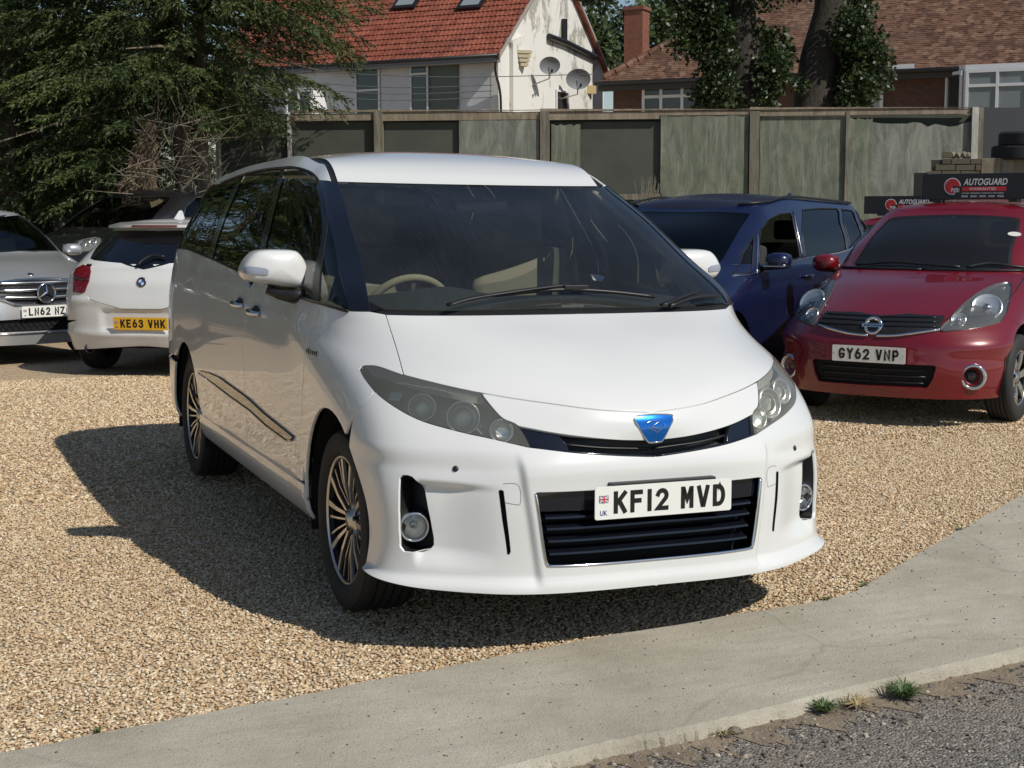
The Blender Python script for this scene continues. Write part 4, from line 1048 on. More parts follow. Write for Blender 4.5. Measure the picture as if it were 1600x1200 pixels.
# upper grille
UG = GT_[::-1]+[HI[-1]]+GB_[::-1][1:]
gl = panel(VC, 'upper_grille', UG, M_BLK, sp=.03, off=-.055, gap=-.012, flange=0, centre='u0')[0]
side_l = c_('px', [(812, 669), (872, 680), (886, 695), (892, 709), (830, 701)], 0)
for o in panel(VC, 'grille_blank', side_l, M_GLOSSBLK, sp=.03, off=-.012, gap=.001, flange=.03, parent=gl): pass
bar = c_('px', [(885, 693), (950, 701), (1019, 703.5)], 6)
strip(VC, 'grille_bar', bar, M_BLK, .008, -.03, parent=gl, flat=.6)
strip(VC, 'grille_lip', c_('px', [(829, 700.5), (900, 709), (960, 713), (1019, 715)], 6), M_GLOSSBLK, .006, -.004, parent=gl)
# lower grille
lg = panel(VC, 'lower_grille', LGR, M_DARK, sp=.05, off=-.085, gap=-.02, flange=0, centre='u0')[0]
band = c_('xz', [(0, .553), (.2, .553), (.432, .553), (.42, .49), (.2, .488), (0, .488)])
panel(VC, 'grille_band', band, M_GLOSSBLK, sp=.04, off=-.022, gap=0, flange=.03, centre='u0', parent=lg)
for z, xe in ((.345, .385), (.388, .39), (.43, .395), (.468, .40)):
    u = c_('xz', [(x, z) for x in np.linspace(0, xe, 14)]); P = VC.m.P(u); N = VC.m.N(u); Q = P-N*.030
    pts_ = [(-p[0], p[1], p[2]) for p in Q[::-1]]+[tuple(p) for p in Q[1:]]
    q = MB(); n = len(pts_)
    for p in pts_: q.pts([(p[0], p[1]-.014, p[2]-.004), (p[0], p[1]-.012, p[2]+.003), (p[0], p[1]+.03, p[2]+.016), (p[0], p[1]+.03, p[2]+.008)])
    for k in range(n-1):
        for i in range(4): j = (i+1) % 4; q.face((k*4+i, k*4+j, k*4+4+j, k*4+4+i))
    q.build('grille_slat', M_GLOSSBLK, lg)
fr = c_('xz', [(.432, .55), (.425, .50), (.412, .40), (.40, .33), (.392, .312), (.375, .306), (.2, .303), (0, .302)], 4)
P = VC.m.P(fr); N = VC.m.N(fr); Q = P-N*.004
pts_ = [tuple(p) for p in Q]+[(-p[0], p[1], p[2]) for p in Q[::-1][1:]]
q = MB(); q.tube(pts_, .0075, 6); q.build('chrome_frame', M_CHROME, lg, smooth=True)
# slots and fog lamps
for s in (1, -1): pass
sl_obj = panel(VC, 'bumper_slot', SLOT, M_DARK, sp=.03, off=-.0135, gap=-.004, flange=0, disp=bump_disp)
SLI = inset(resample(SLOT, .01), .0022)
for s, h in zip((1, -1), sl_obj): loop_wall(SLI, .0012, -.02, s, bump_disp).build('slot_lining', M_BLK, h)
fg = panel(VC, 'fog_lamp', FOG, M_BLK, sp=.03, off=-.125, gap=-.004, flange=0)
Pc, Nc = vsurf(645, 827)
for s, h in zip((1, -1), fg):
    loop_wall(FOG, .0, -.13, s, bump_disp).build('fog_housing', M_BLK, h)
    Q = Vector((-Pc.x*s, Pc.y, Pc.z)); n = Vector((-Nc.x*s, Nc.y, Nc.z)); ax = Vector((s*.25, -1, .0)).normalized()
    C_ = Vector((s*.768, -.545, .416)); mt = basis(C_, ax)
    q = MB(); q.lathe([(.040, -.01), (.043, .012), (.047, .016), (.053, .010), (.054, -.03)], 40, 'Z', mt); q.build('chrome_ring', M_CHROME, h, smooth=True)
    q = MB(); q.lathe([(0, -.025), (.02, -.022), (.04, -.002)], 30, 'Z', mt); q.build('reflector', M_REFL, h, smooth=True)
    q = MB(); q.lathe([(.0, .016), (.02, .0145), (.041, .008)], 30, 'Z', mt); q.build('fog_lens', G_FOG, h, smooth=True)
    q = MB(); q.lathe([(0, .012), (.010, .006), (.011, -.02)], 16, 'Z', mt); q.build('bulb', M_CHROME, h, smooth=True)
# parking sensors and tow cover seams
Pc, Nc = vsurf(710.5, 733); Pc = Pc+Nc*float(bump_disp(np.array([[abs(Pc.x), Pc.y, Pc.z]]), None, None)[0])
for s in (1, -1):
    Q = Vector((-Pc.x*s, Pc.y, Pc.z)); n = Vector((-Nc.x*s, Nc.y, Nc.z)); q = MB(); q.lathe([(0, .004), (.0085, .004), (.0105, .001), (.0105, -.004)], 20, 'Z', basis(Q, n)); q.build('parking_sensor', M_BLK, van, smooth=True)
tow = c_('px', [(786, 758), (800, 757), (810, 760), (814, 772), (813.5, 789), (809, 791.5), (788, 788)], 3)
strip(VC, 'tow_cover_seam', tow, mat('seam_grey', (.18, .18, .17), .6), .0011, .0, disp=bump_disp)
# plate, plinth and badge
number_plate('KF12 MVD', van, Matrix.Translation((.017, -.853, .516))@Matrix.Rotation(RAD(-1), 4, 'X'))
b = MB(); b.box((.017, -.835, .518), (.40, .03, .124)); b.build('plate_plinth', M_BLK, van, bevel=.004)
bg_ = c_('xz', [(0, .794), (.05, .792), (.071, .789), (.073, .783), (.068, .77), (.030, .709), (.024, .704), (0, .703)], 0)
M_BLUE = mat('badge_blue', (.0, .16, .62), .18, .65, 1)
strip_pts = bg_
bo = panel(VC, 'badge', bg_, M_BLUE, sp=.015, bds=.006, off=.006, gap=.003, flange=.008, centre='u0')[0]
P = VC.m.P(bg_)+VC.m.N(bg_)*.004
pts_ = [tuple(p) for p in P]+[(-p[0], p[1], p[2]) for p in P[::-1][1:-1]]
q = MB(); q.tube(pts_, .0035, 6, closed=True); q.build('badge_rim', M_CHROME, bo, smooth=True)
for seg in ([(-.035, .768), (-.012, .774), (.018, .772)], [(.018, .772), (-.014, .757), (.02, .748)], [(-.03, .756), (-.005, .744), (.004, .738)], [(.004, .738), (.028, .752), (.036, .762)]):
    p3 = []
    for x, z in seg: u = c_('xz', [(abs(x), z)]); p = VC.m.P(u)[0]+VC.m.N(u)[0]*.0075; p3.append((math.copysign(p[0], x), p[1], p[2]))
    q = MB(); q.tube(catmull(p3, 5), .0022, 5, flat=.6); q.build('badge_emblem', M_CHROME, bo, smooth=True)
# door handles
for y0, z0 in ((1.22, 1.022), (1.56, 1.037)):
    for s in (1, -1):
        c0 = VC.m.P(c_('yz', [(y0, z0)]))[0]; q = MB(); q.lathe([(0, .001), (.034, .001), (.05, -.002)], 24, 'X', Matrix.Translation((c0[0]*s, y0+.01, z0))@Matrix.Scale(s, 4, (1, 0, 0))@Matrix.Scale(1.5, 4, (0, 1, 0))@Matrix.Scale(.62, 4, (0, 0, 1))); cup = q.build('handle_cup', M_BLK, van, smooth=True)
        q = MB(); q.tube(catmull([(s*(c0[0]+.004), y0-.075, z0-.004), (s*(c0[0]+.027), y0-.05, z0), (s*(c0[0]+.03), y0+.03, z0+.004), (s*(c0[0]+.004), y0+.085, z0+.005)], 5), .0125, 10, flat=1.0)
        q.build('door_handle', M_CHROME, van, smooth=True)
# side moulding
mold = [(313, 580.3), (328, 584), (344, 591), (387.5, 622.5), (415, 648), (440, 668), (460, 684), (457, 689), (452.5, 690.6), (420, 667), (394, 643), (362.5, 620.5), (336, 600.5), (313, 584)]
md = panel(VC, 'side_moulding', c_('px', mold), M_GLOSSBLK, sp=.03, off=.010, gap=0, flange=.012)
low_edge = c_('px', mold[7:])
for s, h in zip((1, -1), md):
    Q = VC.m.P(low_edge)+VC.m.N(low_edge)*.011; q = MB(); q.tube([(p[0]*s, p[1], p[2]) for p in Q], .0045, 6); q.build('chrome_trim', M_CHROME, h, smooth=True)
# fender emblem: small dark raised marks
for s in (1, -1):
    for k in range(6):
        p, n = vsurf(479.5+k*3.0, 549.5+k*1.15); p = Vector((p.x*-s, p.y, p.z)); q = MB(); q.box(p, (.004, .012, .022 if k in (1, 5) else .015)); q.build('emblem', M_INK, van)
# mirrors
outl = [(377, 426), (379, 417), (386, 405), (397, 395), (412, 391.5), (436, 391), (455, 392), (464, 396), (473, 408), (479, 425), (482, 440), (480.5, 450), (472, 452.5), (450, 450), (420, 446), (391, 441.5), (381, 435)]
PY = .66
op = []
for p in outl:
    d = ray_v(*p); t = (PY-CV.y)/d.y; op.append(CV+d*t)
op = catmull(op, 4, closed=True); cen = sum(op, Vector())/len(op)
def mirror_mesh(s):
    q = MB(); n = len(op); rings = []
    for r_, yb in ((1.0, .045), (1.0, .0), (.992, -.025), (.965, -.045), (.91, -.060), (.75, -.073), (.5, -.081), (.25, -.085), (.06, -.0865)):
        rings.append(q.pts([((cen.x+(p.x-cen.x)*r_)*-s, PY+yb+.12*max(0, (abs(cen.x+(p.x-cen.x)*r_)-abs(cen.x)))**1.5*2, cen.z+(p.z-cen.z)*r_) for p in op]))
    for a, b_ in zip(rings, rings[1:]):
        for i in range(n): j = (i+1) % n; q.face((a+i, a+j, b_+j, b_+i))
    q.face([rings[-1]+i for i in range(n)]); q.face([rings[0]+i for i in reversed(range(n))])
    return q
bvm = None
for s in (1, -1):
    q = mirror_mesh(s); mo = q.build('door_mirror', M_WHITE, van, smooth=True, auto=60)
    if s == 1: q2 = mirror_mesh(1); bvm = BVHTree.FromPolygons([Vector(v) for v in q2.v], q2.f)
    # indicator strip
    tp, bt_ = [(380, 419.5), (387, 417.5), (400, 418.8), (414, 420.5), (419.5, 423)], [(379.5, 428), (386, 429.5), (400, 430.3), (413, 431), (419.5, 430.5)]
    q = MB()
    for k in range(13):
        f = k/12*4; i = min(3, int(f)); f -= i
        for j in range(4):
            p = [(1-j/3)*((1-f)*tp[i][d_]+f*tp[i+1][d_])+(j/3)*((1-f)*bt_[i][d_]+f*bt_[i+1][d_]) for d_ in (0, 1)]
            d = ray_v(*p).normalized(); loc, nn, ii, t = bvm.ray_cast(Vector((-CV.x, CV.y, CV.z)), Vector((-d.x, d.y, d.z)))
            if loc is None: loc = Vector((abs(cen.x)+.13, PY, cen.z))
            loc = loc-Vector((-d.x, d.y, d.z))*.004; q.pts([(loc.x*s, loc.y, loc.z)])
    for k in range(12):
        for j in range(3): q.face((k*4+j, k*4+j+1, k*4+5+j, k*4+4+j))
    q.build('mirror_indicator', mat('indicator_lens', (.30, .34, .42), .15, 0, .5), mo, smooth=True)
    q = MB(); q.prism([(p.x*-s, PY+.047, p.z*1) for p in [cen+(p-cen)*.9 for p in op[::3]]], (0, .003, 0)); q.build('mirror_glass', mat('mirror_glass', (.7, .7, .7), .02, 1), mo)
    q = MB(); q.tube([(s*.985, PY-.005, 1.155), (s*.93, PY-.02, 1.135), (s*.885, PY-.06, 1.125), (s*.84, PY-.10, 1.135)], [.035, .045, .05, .05], 10, flat=.55); q.build('mirror_arm', M_BLK, mo, smooth=True)
# wipers
def on_skin(pts_, off): 
    out = []
    for p in pts_: P, N = vsurf(*p); out.append(P+N*off)
    return out
q = MB(); q.tube(catmull(on_skin([(700, 491), (740, 480), (820, 467), (885, 458.5)], .035), 5), [.016]*6+[.014]*5+[.012]*5, 8, flat=.5); wa = q.build('wiper', M_BLK, van, smooth=True)
q = MB(); q.tube(catmull(on_skin([(770, 471), (850, 463), (900, 462), (960, 466), (1020, 473)], .022), 5), .010, 6, flat=.8); q.build('wiper_blade', M_BLK, wa, smooth=True)
q = MB(); q.box(on_skin([(897, 461)], .03)[0], (.10, .02, .018)); q.build('wiper_clip', M_BLK, wa, bevel=.003)
q = MB(); q.tube(catmull(on_skin([(1032, 489), (1060, 476), (1088, 466)], .03), 5), .013, 8, flat=.5); wb = q.build('wiper', M_BLK, van, smooth=True)
q = MB(); q.tube(catmull(on_skin([(1045, 487), (1080, 474), (1120, 469)], .02), 5), .009, 6); q.build('wiper_blade', M_BLK, wb, smooth=True)
# ------------------------------------------------------------------ van: interior
M_INT = mat('interior_dark', (.035, .038, .038), .8); M_INTB = mat('interior_black', (.008, .008, .009), .9)
b = MB(); b.box((0, 1.9, .42), (1.62, 4.0, .04)); b.build('cabin_floor', M_INTB, van)
for s in (1, -1):
    b = MB(); b.box((s*.835, 1.95, .74), (.02, 2.9, .62)); b.build('door_card', M_INTB, van)
b = MB(); b.grid(lambda u, v: ((u-.5)*(1.30+.12*v), -.10+.66*v+.30*(u-.5)**2, 1.075+.055*math.sin(min(1, v*1.5)*1.57)+.05*math.exp(-((u-.24)/.13)**2)*math.sin(v*3.1)-(.16*max(0, v-.8)/.2)), 20, 10)
b.box((0, .5, .80), (1.4, .12, .38)); b.build('dashboard', M_INT, van, smooth=True)
b = MB(); b.grid(lambda u, v: ((u-.5)*1.10, .95+2.5*v, 1.60+.075*math.sin(min(1, v*3.2)*1.57)-.03*abs(u-.5)), 8, 12); b.build('headliner', mat('headliner', (.16, .15, .125), .9), van, smooth=True)
# steering wheel (right-hand drive)
swm = Matrix.Translation((-.365, .74, 1.03))@Matrix.Rotation(RAD(-62), 4, 'X')
b = MB(); b.tube([swm@Vector((.187*math.cos(a), .187*math.sin(a), 0)) for a in np.linspace(0, 2*math.pi, 49)[:-1]], .0165, 10, closed=True)
sw = b.build('steering_wheel', M_BEIGE, van, smooth=True)
b = MB(); b.lathe([(0, -.03), (.05, -.025), (.07, .0), (.06, .03)], 20, 'Z', swm)
for a in (0.1, math.pi-.1, -math.pi/2): b.tube([swm@Vector((.06*math.cos(a), .06*math.sin(a), 0)), swm@Vector((.18*math.cos(a), .18*math.sin(a), 0))], .014, 6)
b.build('wheel_boss', mat('boss_grey', (.12, .12, .115), .5), sw, smooth=True)
def seat(x, y, name='seat'):
    b = MB(); b.box((x, y-.05, .66), (.52, .54, .16)); st = b.build(name, M_SEAT, van, bevel=.05, smooth=True)
    b = MB(); b.box((x, y+.27, 1.0), (.50, .14, .62), Matrix.Rotation(RAD(-14), 3, 'X')); b.build('backrest', M_SEAT, st, bevel=.05, smooth=True)
    b = MB(); b.box((x, y+.36, 1.40), (.27, .10, .20), Matrix.Rotation(RAD(-10), 3, 'X')); b.build('headrest', M_SEAT, st, bevel=.04, smooth=True)
    b = MB()
    for q in (-.05, .05): b.tube([(x+q, y+.35, 1.26), (x+q, y+.36, 1.34)], .006, 6)
    b.build('headrest_post', M_CHROME, st)
for x in (-.37, .37): seat(x, .98); seat(x, 1.95)
seat(-.4, 2.85); seat(.4, 2.85)
# inner pillar trims
def trim_px(pts_, X, w, name, m):
    P = []
    for p in pts_:
        d = ray_v(*p[:2]); x = p[2]; t = (x-CV.x)/d.x; P.append(CV+d*t)
    b = MB(); b.tube(catmull(P, 6), w, 8); return b.build(name, m, van, smooth=True)
trim_px([(864, 300, .62), (874, 330, .66), (888, 380, .73), (897, 445, .79)], 0, .03, 'pillar_trim', M_BEIGE)
b = MB(); b.tube(catmull([(-.62, 1.62, 1.6), (-.68, 1.58, 1.45), (-.76, 1.55, 1.25), (-.80, 1.55, 1.1)], 6), .03, 8); b.build('pillar_trim', M_BEIGE, van, smooth=True)
for s in (1, -1):
    b = MB(); b.tube(catmull([(s*.60, .98, 1.57), (s*.66, .70, 1.43), (s*.72, .38, 1.26), (s*.755, .14, 1.10)], 6), .016, 6); b.build('pillar_trim', M_BEIGE, van, smooth=True)
    b = MB(); b.prism([(s*.79, .20, 1.10), (s*.80, .42, 1.12), (s*.755, .46, 1.235), (s*.745, .40, 1.245)], (-s*.02, 0, 0)); b.build('tweeter_panel', mat('pale_grey_trim', (.40, .39, .36), .5), van, bevel=.008)
b = MB(); b.box((0.02, .88, 1.50), (.24, .025, .065)); rv = b.build('rearview_mirror', M_BLK, van, bevel=.012)
b = MB(); b.tube([(0.02, .88, 1.50), (.02, .84, 1.575)], .008, 6); b.build('mirror_stem', M_BLK, rv)
for x in (-.33, .33):
    b = MB(); b.box((x, .99, 1.585), (.40, .13, .014)); b.build('sun_visor', mat('visor', (.25, .24, .21), .8), van, bevel=.005)

# ------------------------------------------------------------------ background cars: generic hatchback body cut from a master surface
def hatch_rings(W, yf, tip, cowl, top, roofz, belt, yr, tail, rtop, zlip=.19, Lf=.62, nf=2.7, ytip_L=.80, y_mid=1.5, tumble=(.93, .88, .80, .70, .655), n_h=2.2, topL=.26):
    def lerp(a, b, t): return a+(b-a)*t
    R = []; zb0, zb1 = belt
    ys = [(-1, 0), (0, 0)]
    R.append(dict(w=W*.95, yf=yf+.01, zf=zlip, L=Lf, n=nf, zs=[(-1, zlip), (.4, .20), (4, .22)], yr=yr-.04, zr=.28))
    R.append(dict(w=W*.98, yf=yf, zf=.32, L=Lf, n=nf, zs=[(-1, .32), (4, .34)], yr=yr-.01, zr=.36))
    R.append(dict(w=W*.995, yf=yf, zf=.46, L=Lf, n=nf, zs=[(-1, .46), (4, .48)], yr=yr, zr=.5))
    z3 = lerp(.46, tip[1], .6)
    R.append(dict(w=W, yf=lerp(yf, tip[0], .35), zf=z3, L=Lf+.05, n=nf-.1, zs=[(-1, z3), (4, .62)], yr=yr-.01, zr=.62))
    zt = tip[1]
    R.append(dict(w=W, yf=tip[0], zf=zt, L=ytip_L, n=n_h, zs=[(-1, zt+.06), (.3, zt+.07), (4, lerp(.62, zb1, .4))], yr=yr-.05, zr=.74, g=1.2))
    for k, t in ((1, .36), (2, .70)):
        bulge = .03*(4*t*(1-t))
        R.append(dict(w=lerp(W, W*tumble[0], t*.7), yf=lerp(tip[0], cowl[0], t)-bulge*.3, zf=lerp(zt, cowl[1], t)+bulge, L=lerp(ytip_L, .52, t), n=n_h+.1,
                      zs=[(-1, lerp(zt+.06, zb0, t)), (.4, lerp(zt+.07, zb0, t)), (4, lerp(lerp(.62, zb1, .4), zb1, t))], yr=lerp(yr-.05, tail[0], t), zr=lerp(.74, tail[1], t), g=1.1))
    R.append(dict(w=W*tumble[0], yf=cowl[0], zf=cowl[1], L=.50, n=2.5, zs=[(cowl[0], cowl[1]), (cowl[0]+.5, zb0), (3.2, zb1)], yr=tail[0], zr=tail[1], g=2))
    for t, tw in ((.35, tumble[1]), (.70, tumble[2])):
        R.append(dict(w=W*tw, yf=lerp(cowl[0], top[0], t)-.012, zf=lerp(cowl[1], top[1], t)+.022, L=lerp(.46, topL+.04, t), n=2.7,
                      zs=[(0, lerp(zb0, top[1], t)), (cowl[0]+.7, lerp(zb0, top[1], t)), (y_mid, lerp(zb0, roofz-.09, t)), (3.2, lerp(zb1, rtop[1]-.06, t))], yr=lerp(tail[0], rtop[0], t), zr=lerp(tail[1], rtop[1]-.02, t), g=2))
    R.append(dict(w=W*tumble[3], yf=top[0], zf=top[1], L=topL, n=2.8, zs=[(top[0]+.1, top[1]+.01), (top[0]+.4, lerp(top[1], roofz-.09, .8)), (y_mid+.2, roofz-.085), (3.1, rtop[1]-.06)], yr=rtop[0], zr=rtop[1]-.01, g=2, Lr=.35))
    R.append(dict(w=W*tumble[4], yf=top[0]+.03, zf=top[1]+.018, L=topL, n=2.8, zs=[(top[0]+.1, top[1]+.025), (top[0]+.4, lerp(top[1], roofz-.05, .85)), (y_mid+.2, roofz-.04), (3.1, rtop[1]-.02)], yr=rtop[0]-.02, zr=rtop[1]+.005, g=2, Lr=.35))
    return R

class BGCar(Car):
    def __init__(s, name, label, cat, pose, rings, pm, axle=2.6, wr=.31, rim=.19, track=.74, wheelstyle=5, group=None):
        th, tx, ty = pose; s.pose = pose
        root = empty(name, (tx, ty, 0), th); tag(root, label, cat, group)
        Mi = (Matrix.Translation((tx, ty, 0))@Matrix.Rotation(th, 4, 'Z')).inverted(); M3i = Mi.to_3x3(); o = Mi@CW
        s.W2L = Mi
        Car.__init__(s, rings, root, eye=lambda px, py: (o, M3i@ray_w(px, py)))
        s.pm = pm; s.axle = axle; s.eyeo = o
        R_ = wr+.065; s.ars = [(0, wr+.005, R_, R_+.012), (axle, wr+.005, R_, R_+.012)]
        for y in (0, axle):
            for sg in (-1, 1): wheel(root, sg*track, y, wr, rim, .195, wheelstyle, sg)
        wheel_wells(s, s.ars, .5, s.m.half[2, 9, 0]-.03)
        b = MB(); b.box((0, axle/2, .26), (1.2, axle+.7, .06)); b.build('underbody', M_DARK, root)
        s.vb = s.m.tv[7]; s.vt = s.m.tv[10]; s.vg = s.m.tv[11]
    def u_at(s, y, v):
        us = np.linspace(0, s.m.U, 300); Q = s.m.P(np.stack([us, us*0+v], 1)); half = s.m.U*.5
        return float(us[int(np.argmin(abs(Q[:, 1]-y)))])
    def vline(s, y, v0, v1, n=10): return [(s.u_at(y, v), v) for v in np.linspace(v0, v1, n)]
    def body(s, yA, yB, yC, bump_v=4.0, hood_s=.80, sillz=.33, rear_u=None, hood=True, tail=True):
        """bumpers, hood, fenders, doors, quarters, tailgate"""
        m = s.m; pm = s.pm; vb = s.vb; vbt = np.interp(bump_v, range(len(m.tv)), m.tv); s.vbt = vbt
        (cy, cz, ry, rz), (cy2, cz2, ry2, rz2) = s.ars
        a1 = s.crv('yz', arch(cy, cz, ry, rz, .24)); a2 = s.crv('yz', arch(cy2, cz2, ry2, rz2, .24))
        uf = s.u_at(-ry*.98, 0); ur = s.u_at(ry, 0); u2f = s.u_at(cy2-ry2, 0); u2r = s.u_at(cy2+ry2, 0)
        tops = max(range(len(a1)), key=lambda i: a1[i][1])
        # the bumper ends on the arch
        ib = min(range(tops), key=lambda i: abs(a1[i][1]-min(vbt, a1[tops][1]-.03)))
        vB = a1[ib][1]
        sm = lambda a, b: sorted((a, b))
        uh = [(u, v) for u, v in zip(np.interp(np.linspace(0, 1, 9), [0, .5, 1], [hood_s*.96, hood_s, hood_s*.98]), np.linspace(vbt, vb, 9))]
        uh = [(s._ux(hx, v), v) for hx, v in uh]
        low = [(u, 0.0) for u in np.linspace(uf, 0, 30)]
        s.bumper_loop = [(0, vbt)]+[(u, vbt) for u in np.linspace(.05, uh[0][0], 10)]+[(a1[ib][0], vB)]+a1[1:ib][::-1]+low
        s.hood_loop = [(0, vbt)]+[(u, vbt) for u in np.linspace(.05, uh[0][0], 12)]+uh[1:]+[(u, vb) for u in np.linspace(uh[-1][0], 0, 14)][1:]
        dA = s.vline(yA, m.tv[2], vb)
        panel(s, 'front_fender', [uh[0]]+uh[1:]+[(u, vb) for u in np.linspace(uh[-1][0], dA[-1][0], 6)][1:]+dA[::-1][1:]+[(s.u_at(yA, m.tv[1]), m.tv[1]*.8), (ur, m.tv[1]*.8)]+a1[ib:-1][::-1], pm, sp=.05)
        if hood: panel(s, 'hood', s.hood_loop, pm, sp=.05, centre='u0')
        vs1 = m.tv[1]*.8
        dB = s.vline(yB, vs1, vb); dC_ = s.vline(yC, vs1, vb)
        panel(s, 'front_door', [(s.u_at(yA, vs1), vs1)]+[(u, vs1) for u in np.linspace(s.u_at(yA, vs1), dB[0][0], 8)][1:]+dB[1:]+[(u, vb) for u in np.linspace(dB[-1][0], dA[-1][0], 8)][1:]+dA[::-1][1:], pm, sp=.06)
        a2f = [p for p in a2[1:] if p[0] < dC_[4][0] and p[1] > vs1]
        it = max(range(len(a2)), key=lambda i: a2[i][1])
        fr = [p for p in a2[1:it+1] if p[1] > vs1]
        dCu = [p for p in dC_ if p[1] > a2[it][1]+.01]
        frc = [p for p in fr if p[0] < dC_[-1][0]] or fr[:1]
        panel(s, 'rear_door', dB[::-1]+[(u, vs1) for u in np.linspace(dB[0][0], u2f, 8)][1:]+frc+dCu+[(u, vb) for u in np.linspace(dC_[-1][0], dB[-1][0], 8)][1:-1], pm, sp=.06)
        us_ = np.linspace(ur, u2f, 20)
        panel(s, 'sill', [(u, 0) for u in us_]+[(u, vs1) for u in us_[::-1]], pm, sp=.08)
        s.uq = rear_u or s.u_at(s.m.half[2, -1, 1]-.09, m.tv[4])
        rest = [p for p in a2 if p not in frc][0:]
        rest = [p for p in a2[a2.index(frc[-1]):] if p[1] > m.tv[2]]
        panel(s, 'rear_quarter', dCu[::-1]+rest+[(s.uq, m.tv[2]*1.02+.02), (s.uq, vb)]+[(u, vb) for u in np.linspace(s.uq, dC_[-1][0], 8)][1:-1], pm, sp=.06)
        rr = [p for p in a2[it:] if p[1] <= m.tv[2]]
        s.rb_loop = rr+[(u, 0) for u in np.linspace(u2r, m.U, 20)]+[(m.U, m.tv[2]+.02), (s.uq, m.tv[2]+.02)]
        s.tg_loop = [(s.uq, m.tv[2]+.024), (m.U, m.tv[2]+.024), (m.U, vb), (s.uq, vb)]
        if tail:
            panel(s, 'rear_bumper', s.rb_loop, pm, sp=.06, centre='x'); panel(s, 'tailgate', s.tg_loop, pm, sp=.06, centre='x')
        inner_shell(s, 'inner_body', vb-.05, s.ars, off=-.035, ustep=.08)
    def _ux(s, x, v):
        us = np.linspace(0, s.m.U*.4, 200); Q = s.m.P(np.stack([us, us*0+v], 1)); return float(us[int(np.argmin(abs(Q[:, 0]-x*s.m.half[4, 9, 0])))])
    def roof(s, m=None, crown=.055, name='roof'):
        us = np.linspace(0, s.m.U, 60); E = s.m.P(np.stack([us, us*0+s.vg], 1)); w = E[:, 0].max(); b = MB(); ns = 16
        for e in E:
            for i in range(ns+1):
                t = -1+2*i/ns; b.pts([(e[0]*t, e[1], e[2]+crown*(1-t*t)*(e[0]/w)**2)])
        for k in range(len(E)-1):
            for i in range(ns): q = k*(ns+1)+i; b.face((q, q+1, q+ns+2, q+ns+1))
        o = b.build(name, m or s.pm, s.root, smooth=True)
        s.roof_z = lambda y: float(np.interp(y, E[:, 1], E[:, 2]+crown*(E[:, 0]/w)**2)); return o
    def rail(s, uv0=None):
        """body-coloured band between glass top and roof"""
        us = np.linspace(0, s.m.U, 50); panel(s, 'roof_frame', [(u, s.vt) for u in us]+[(u, s.vg+.004) for u in us[::-1]], s.pm, sp=.05, centre='x', gap=0, flange=0)
    def rest_glass(s, loops, m_frame):
        us = np.linspace(0, s.m.U, 80)
        out = [(u, s.vb) for u in us]+[(u, s.vt) for u in us[::-1]]
        return panel(s, 'window_frame', out, m_frame, holes=loops, sp=.05, gap=0, flange=.012, centre='x')
    def surf(s, px, py):
        o, d = s.eye(px, py); d = d.normalized(); best = None
        for sg in (1, -1):
            loc, n, i, t = s.m.bv.ray_cast(Vector((o.x*sg, o.y, o.z)), Vector((d.x*sg, d.y, d.z)))
            if loc is not None and (best is None or t < best[0]):
                uv = s.m._uv(loc, i); P = s.m.P([uv])[0]; N = s.m.N([uv])[0]; best = (t, Vector((P[0]*sg, P[1], P[2])), Vector((N[0]*sg, N[1], N[2])))
        return best[1], best[2]
    def cabin(s, y0=.95, seatm=None, dash=True, zfloor=.35, w=.36, hz=1.30):
        sm_ = seatm or mat('seat_dark', (.03, .03, .032), .9)
        b = MB(); b.box((0, 1.6, zfloor), (1.3, 2.7, .05)); b.build('cabin_floor', M_INTB, s.root)
        for x in (-w, w):
            for yy in (y0, y0+.95):
                b = MB(); b.box((x, yy, .62), (.48, .5, .2)); st = b.build('seat', sm_, s.root, bevel=.04, smooth=True)
                b = MB(); b.box((x, yy+.27, .92), (.46, .13, .55), Matrix.Rotation(RAD(-14), 3, 'X')); b.build('backrest', sm_, st, bevel=.05, smooth=True)
                b = MB(); b.box((x, yy+.36, hz), (.25, .09, .17)); b.build('headrest', sm_, st, bevel=.035, smooth=True)
        if dash:
            c = s.m.half[7, 0]; b = MB(); b.grid(lambda u, v: ((u-.5)*1.22, c[1]+.06+.55*v+.35*(u-.5)**2, c[2]-.03-.02*v-.10*max(0, v-.8)*5), 10, 8); b.build('dashboard', M_INTB, s.root, smooth=True)
            mt = Matrix.Translation((-.36, c[1]+.62, c[2]-.06))@Matrix.Rotation(RAD(-65), 4, 'X'); b = MB(); b.tube([mt@Vector((.18*math.cos(a), .18*math.sin(a), 0)) for a in np.linspace(0, 2*math.pi, 33)[:-1]], .014, 8, closed=True); b.build('steering_wheel', M_BLK, s.root, smooth=True)
            b = MB(); b.box((0, s.m.half[10, 0][1]+.02, s.m.half[10, 0][2]-.07), (.22, .03, .06)); b.build('rearview_mirror', M_BLK, s.root, bevel=.01)
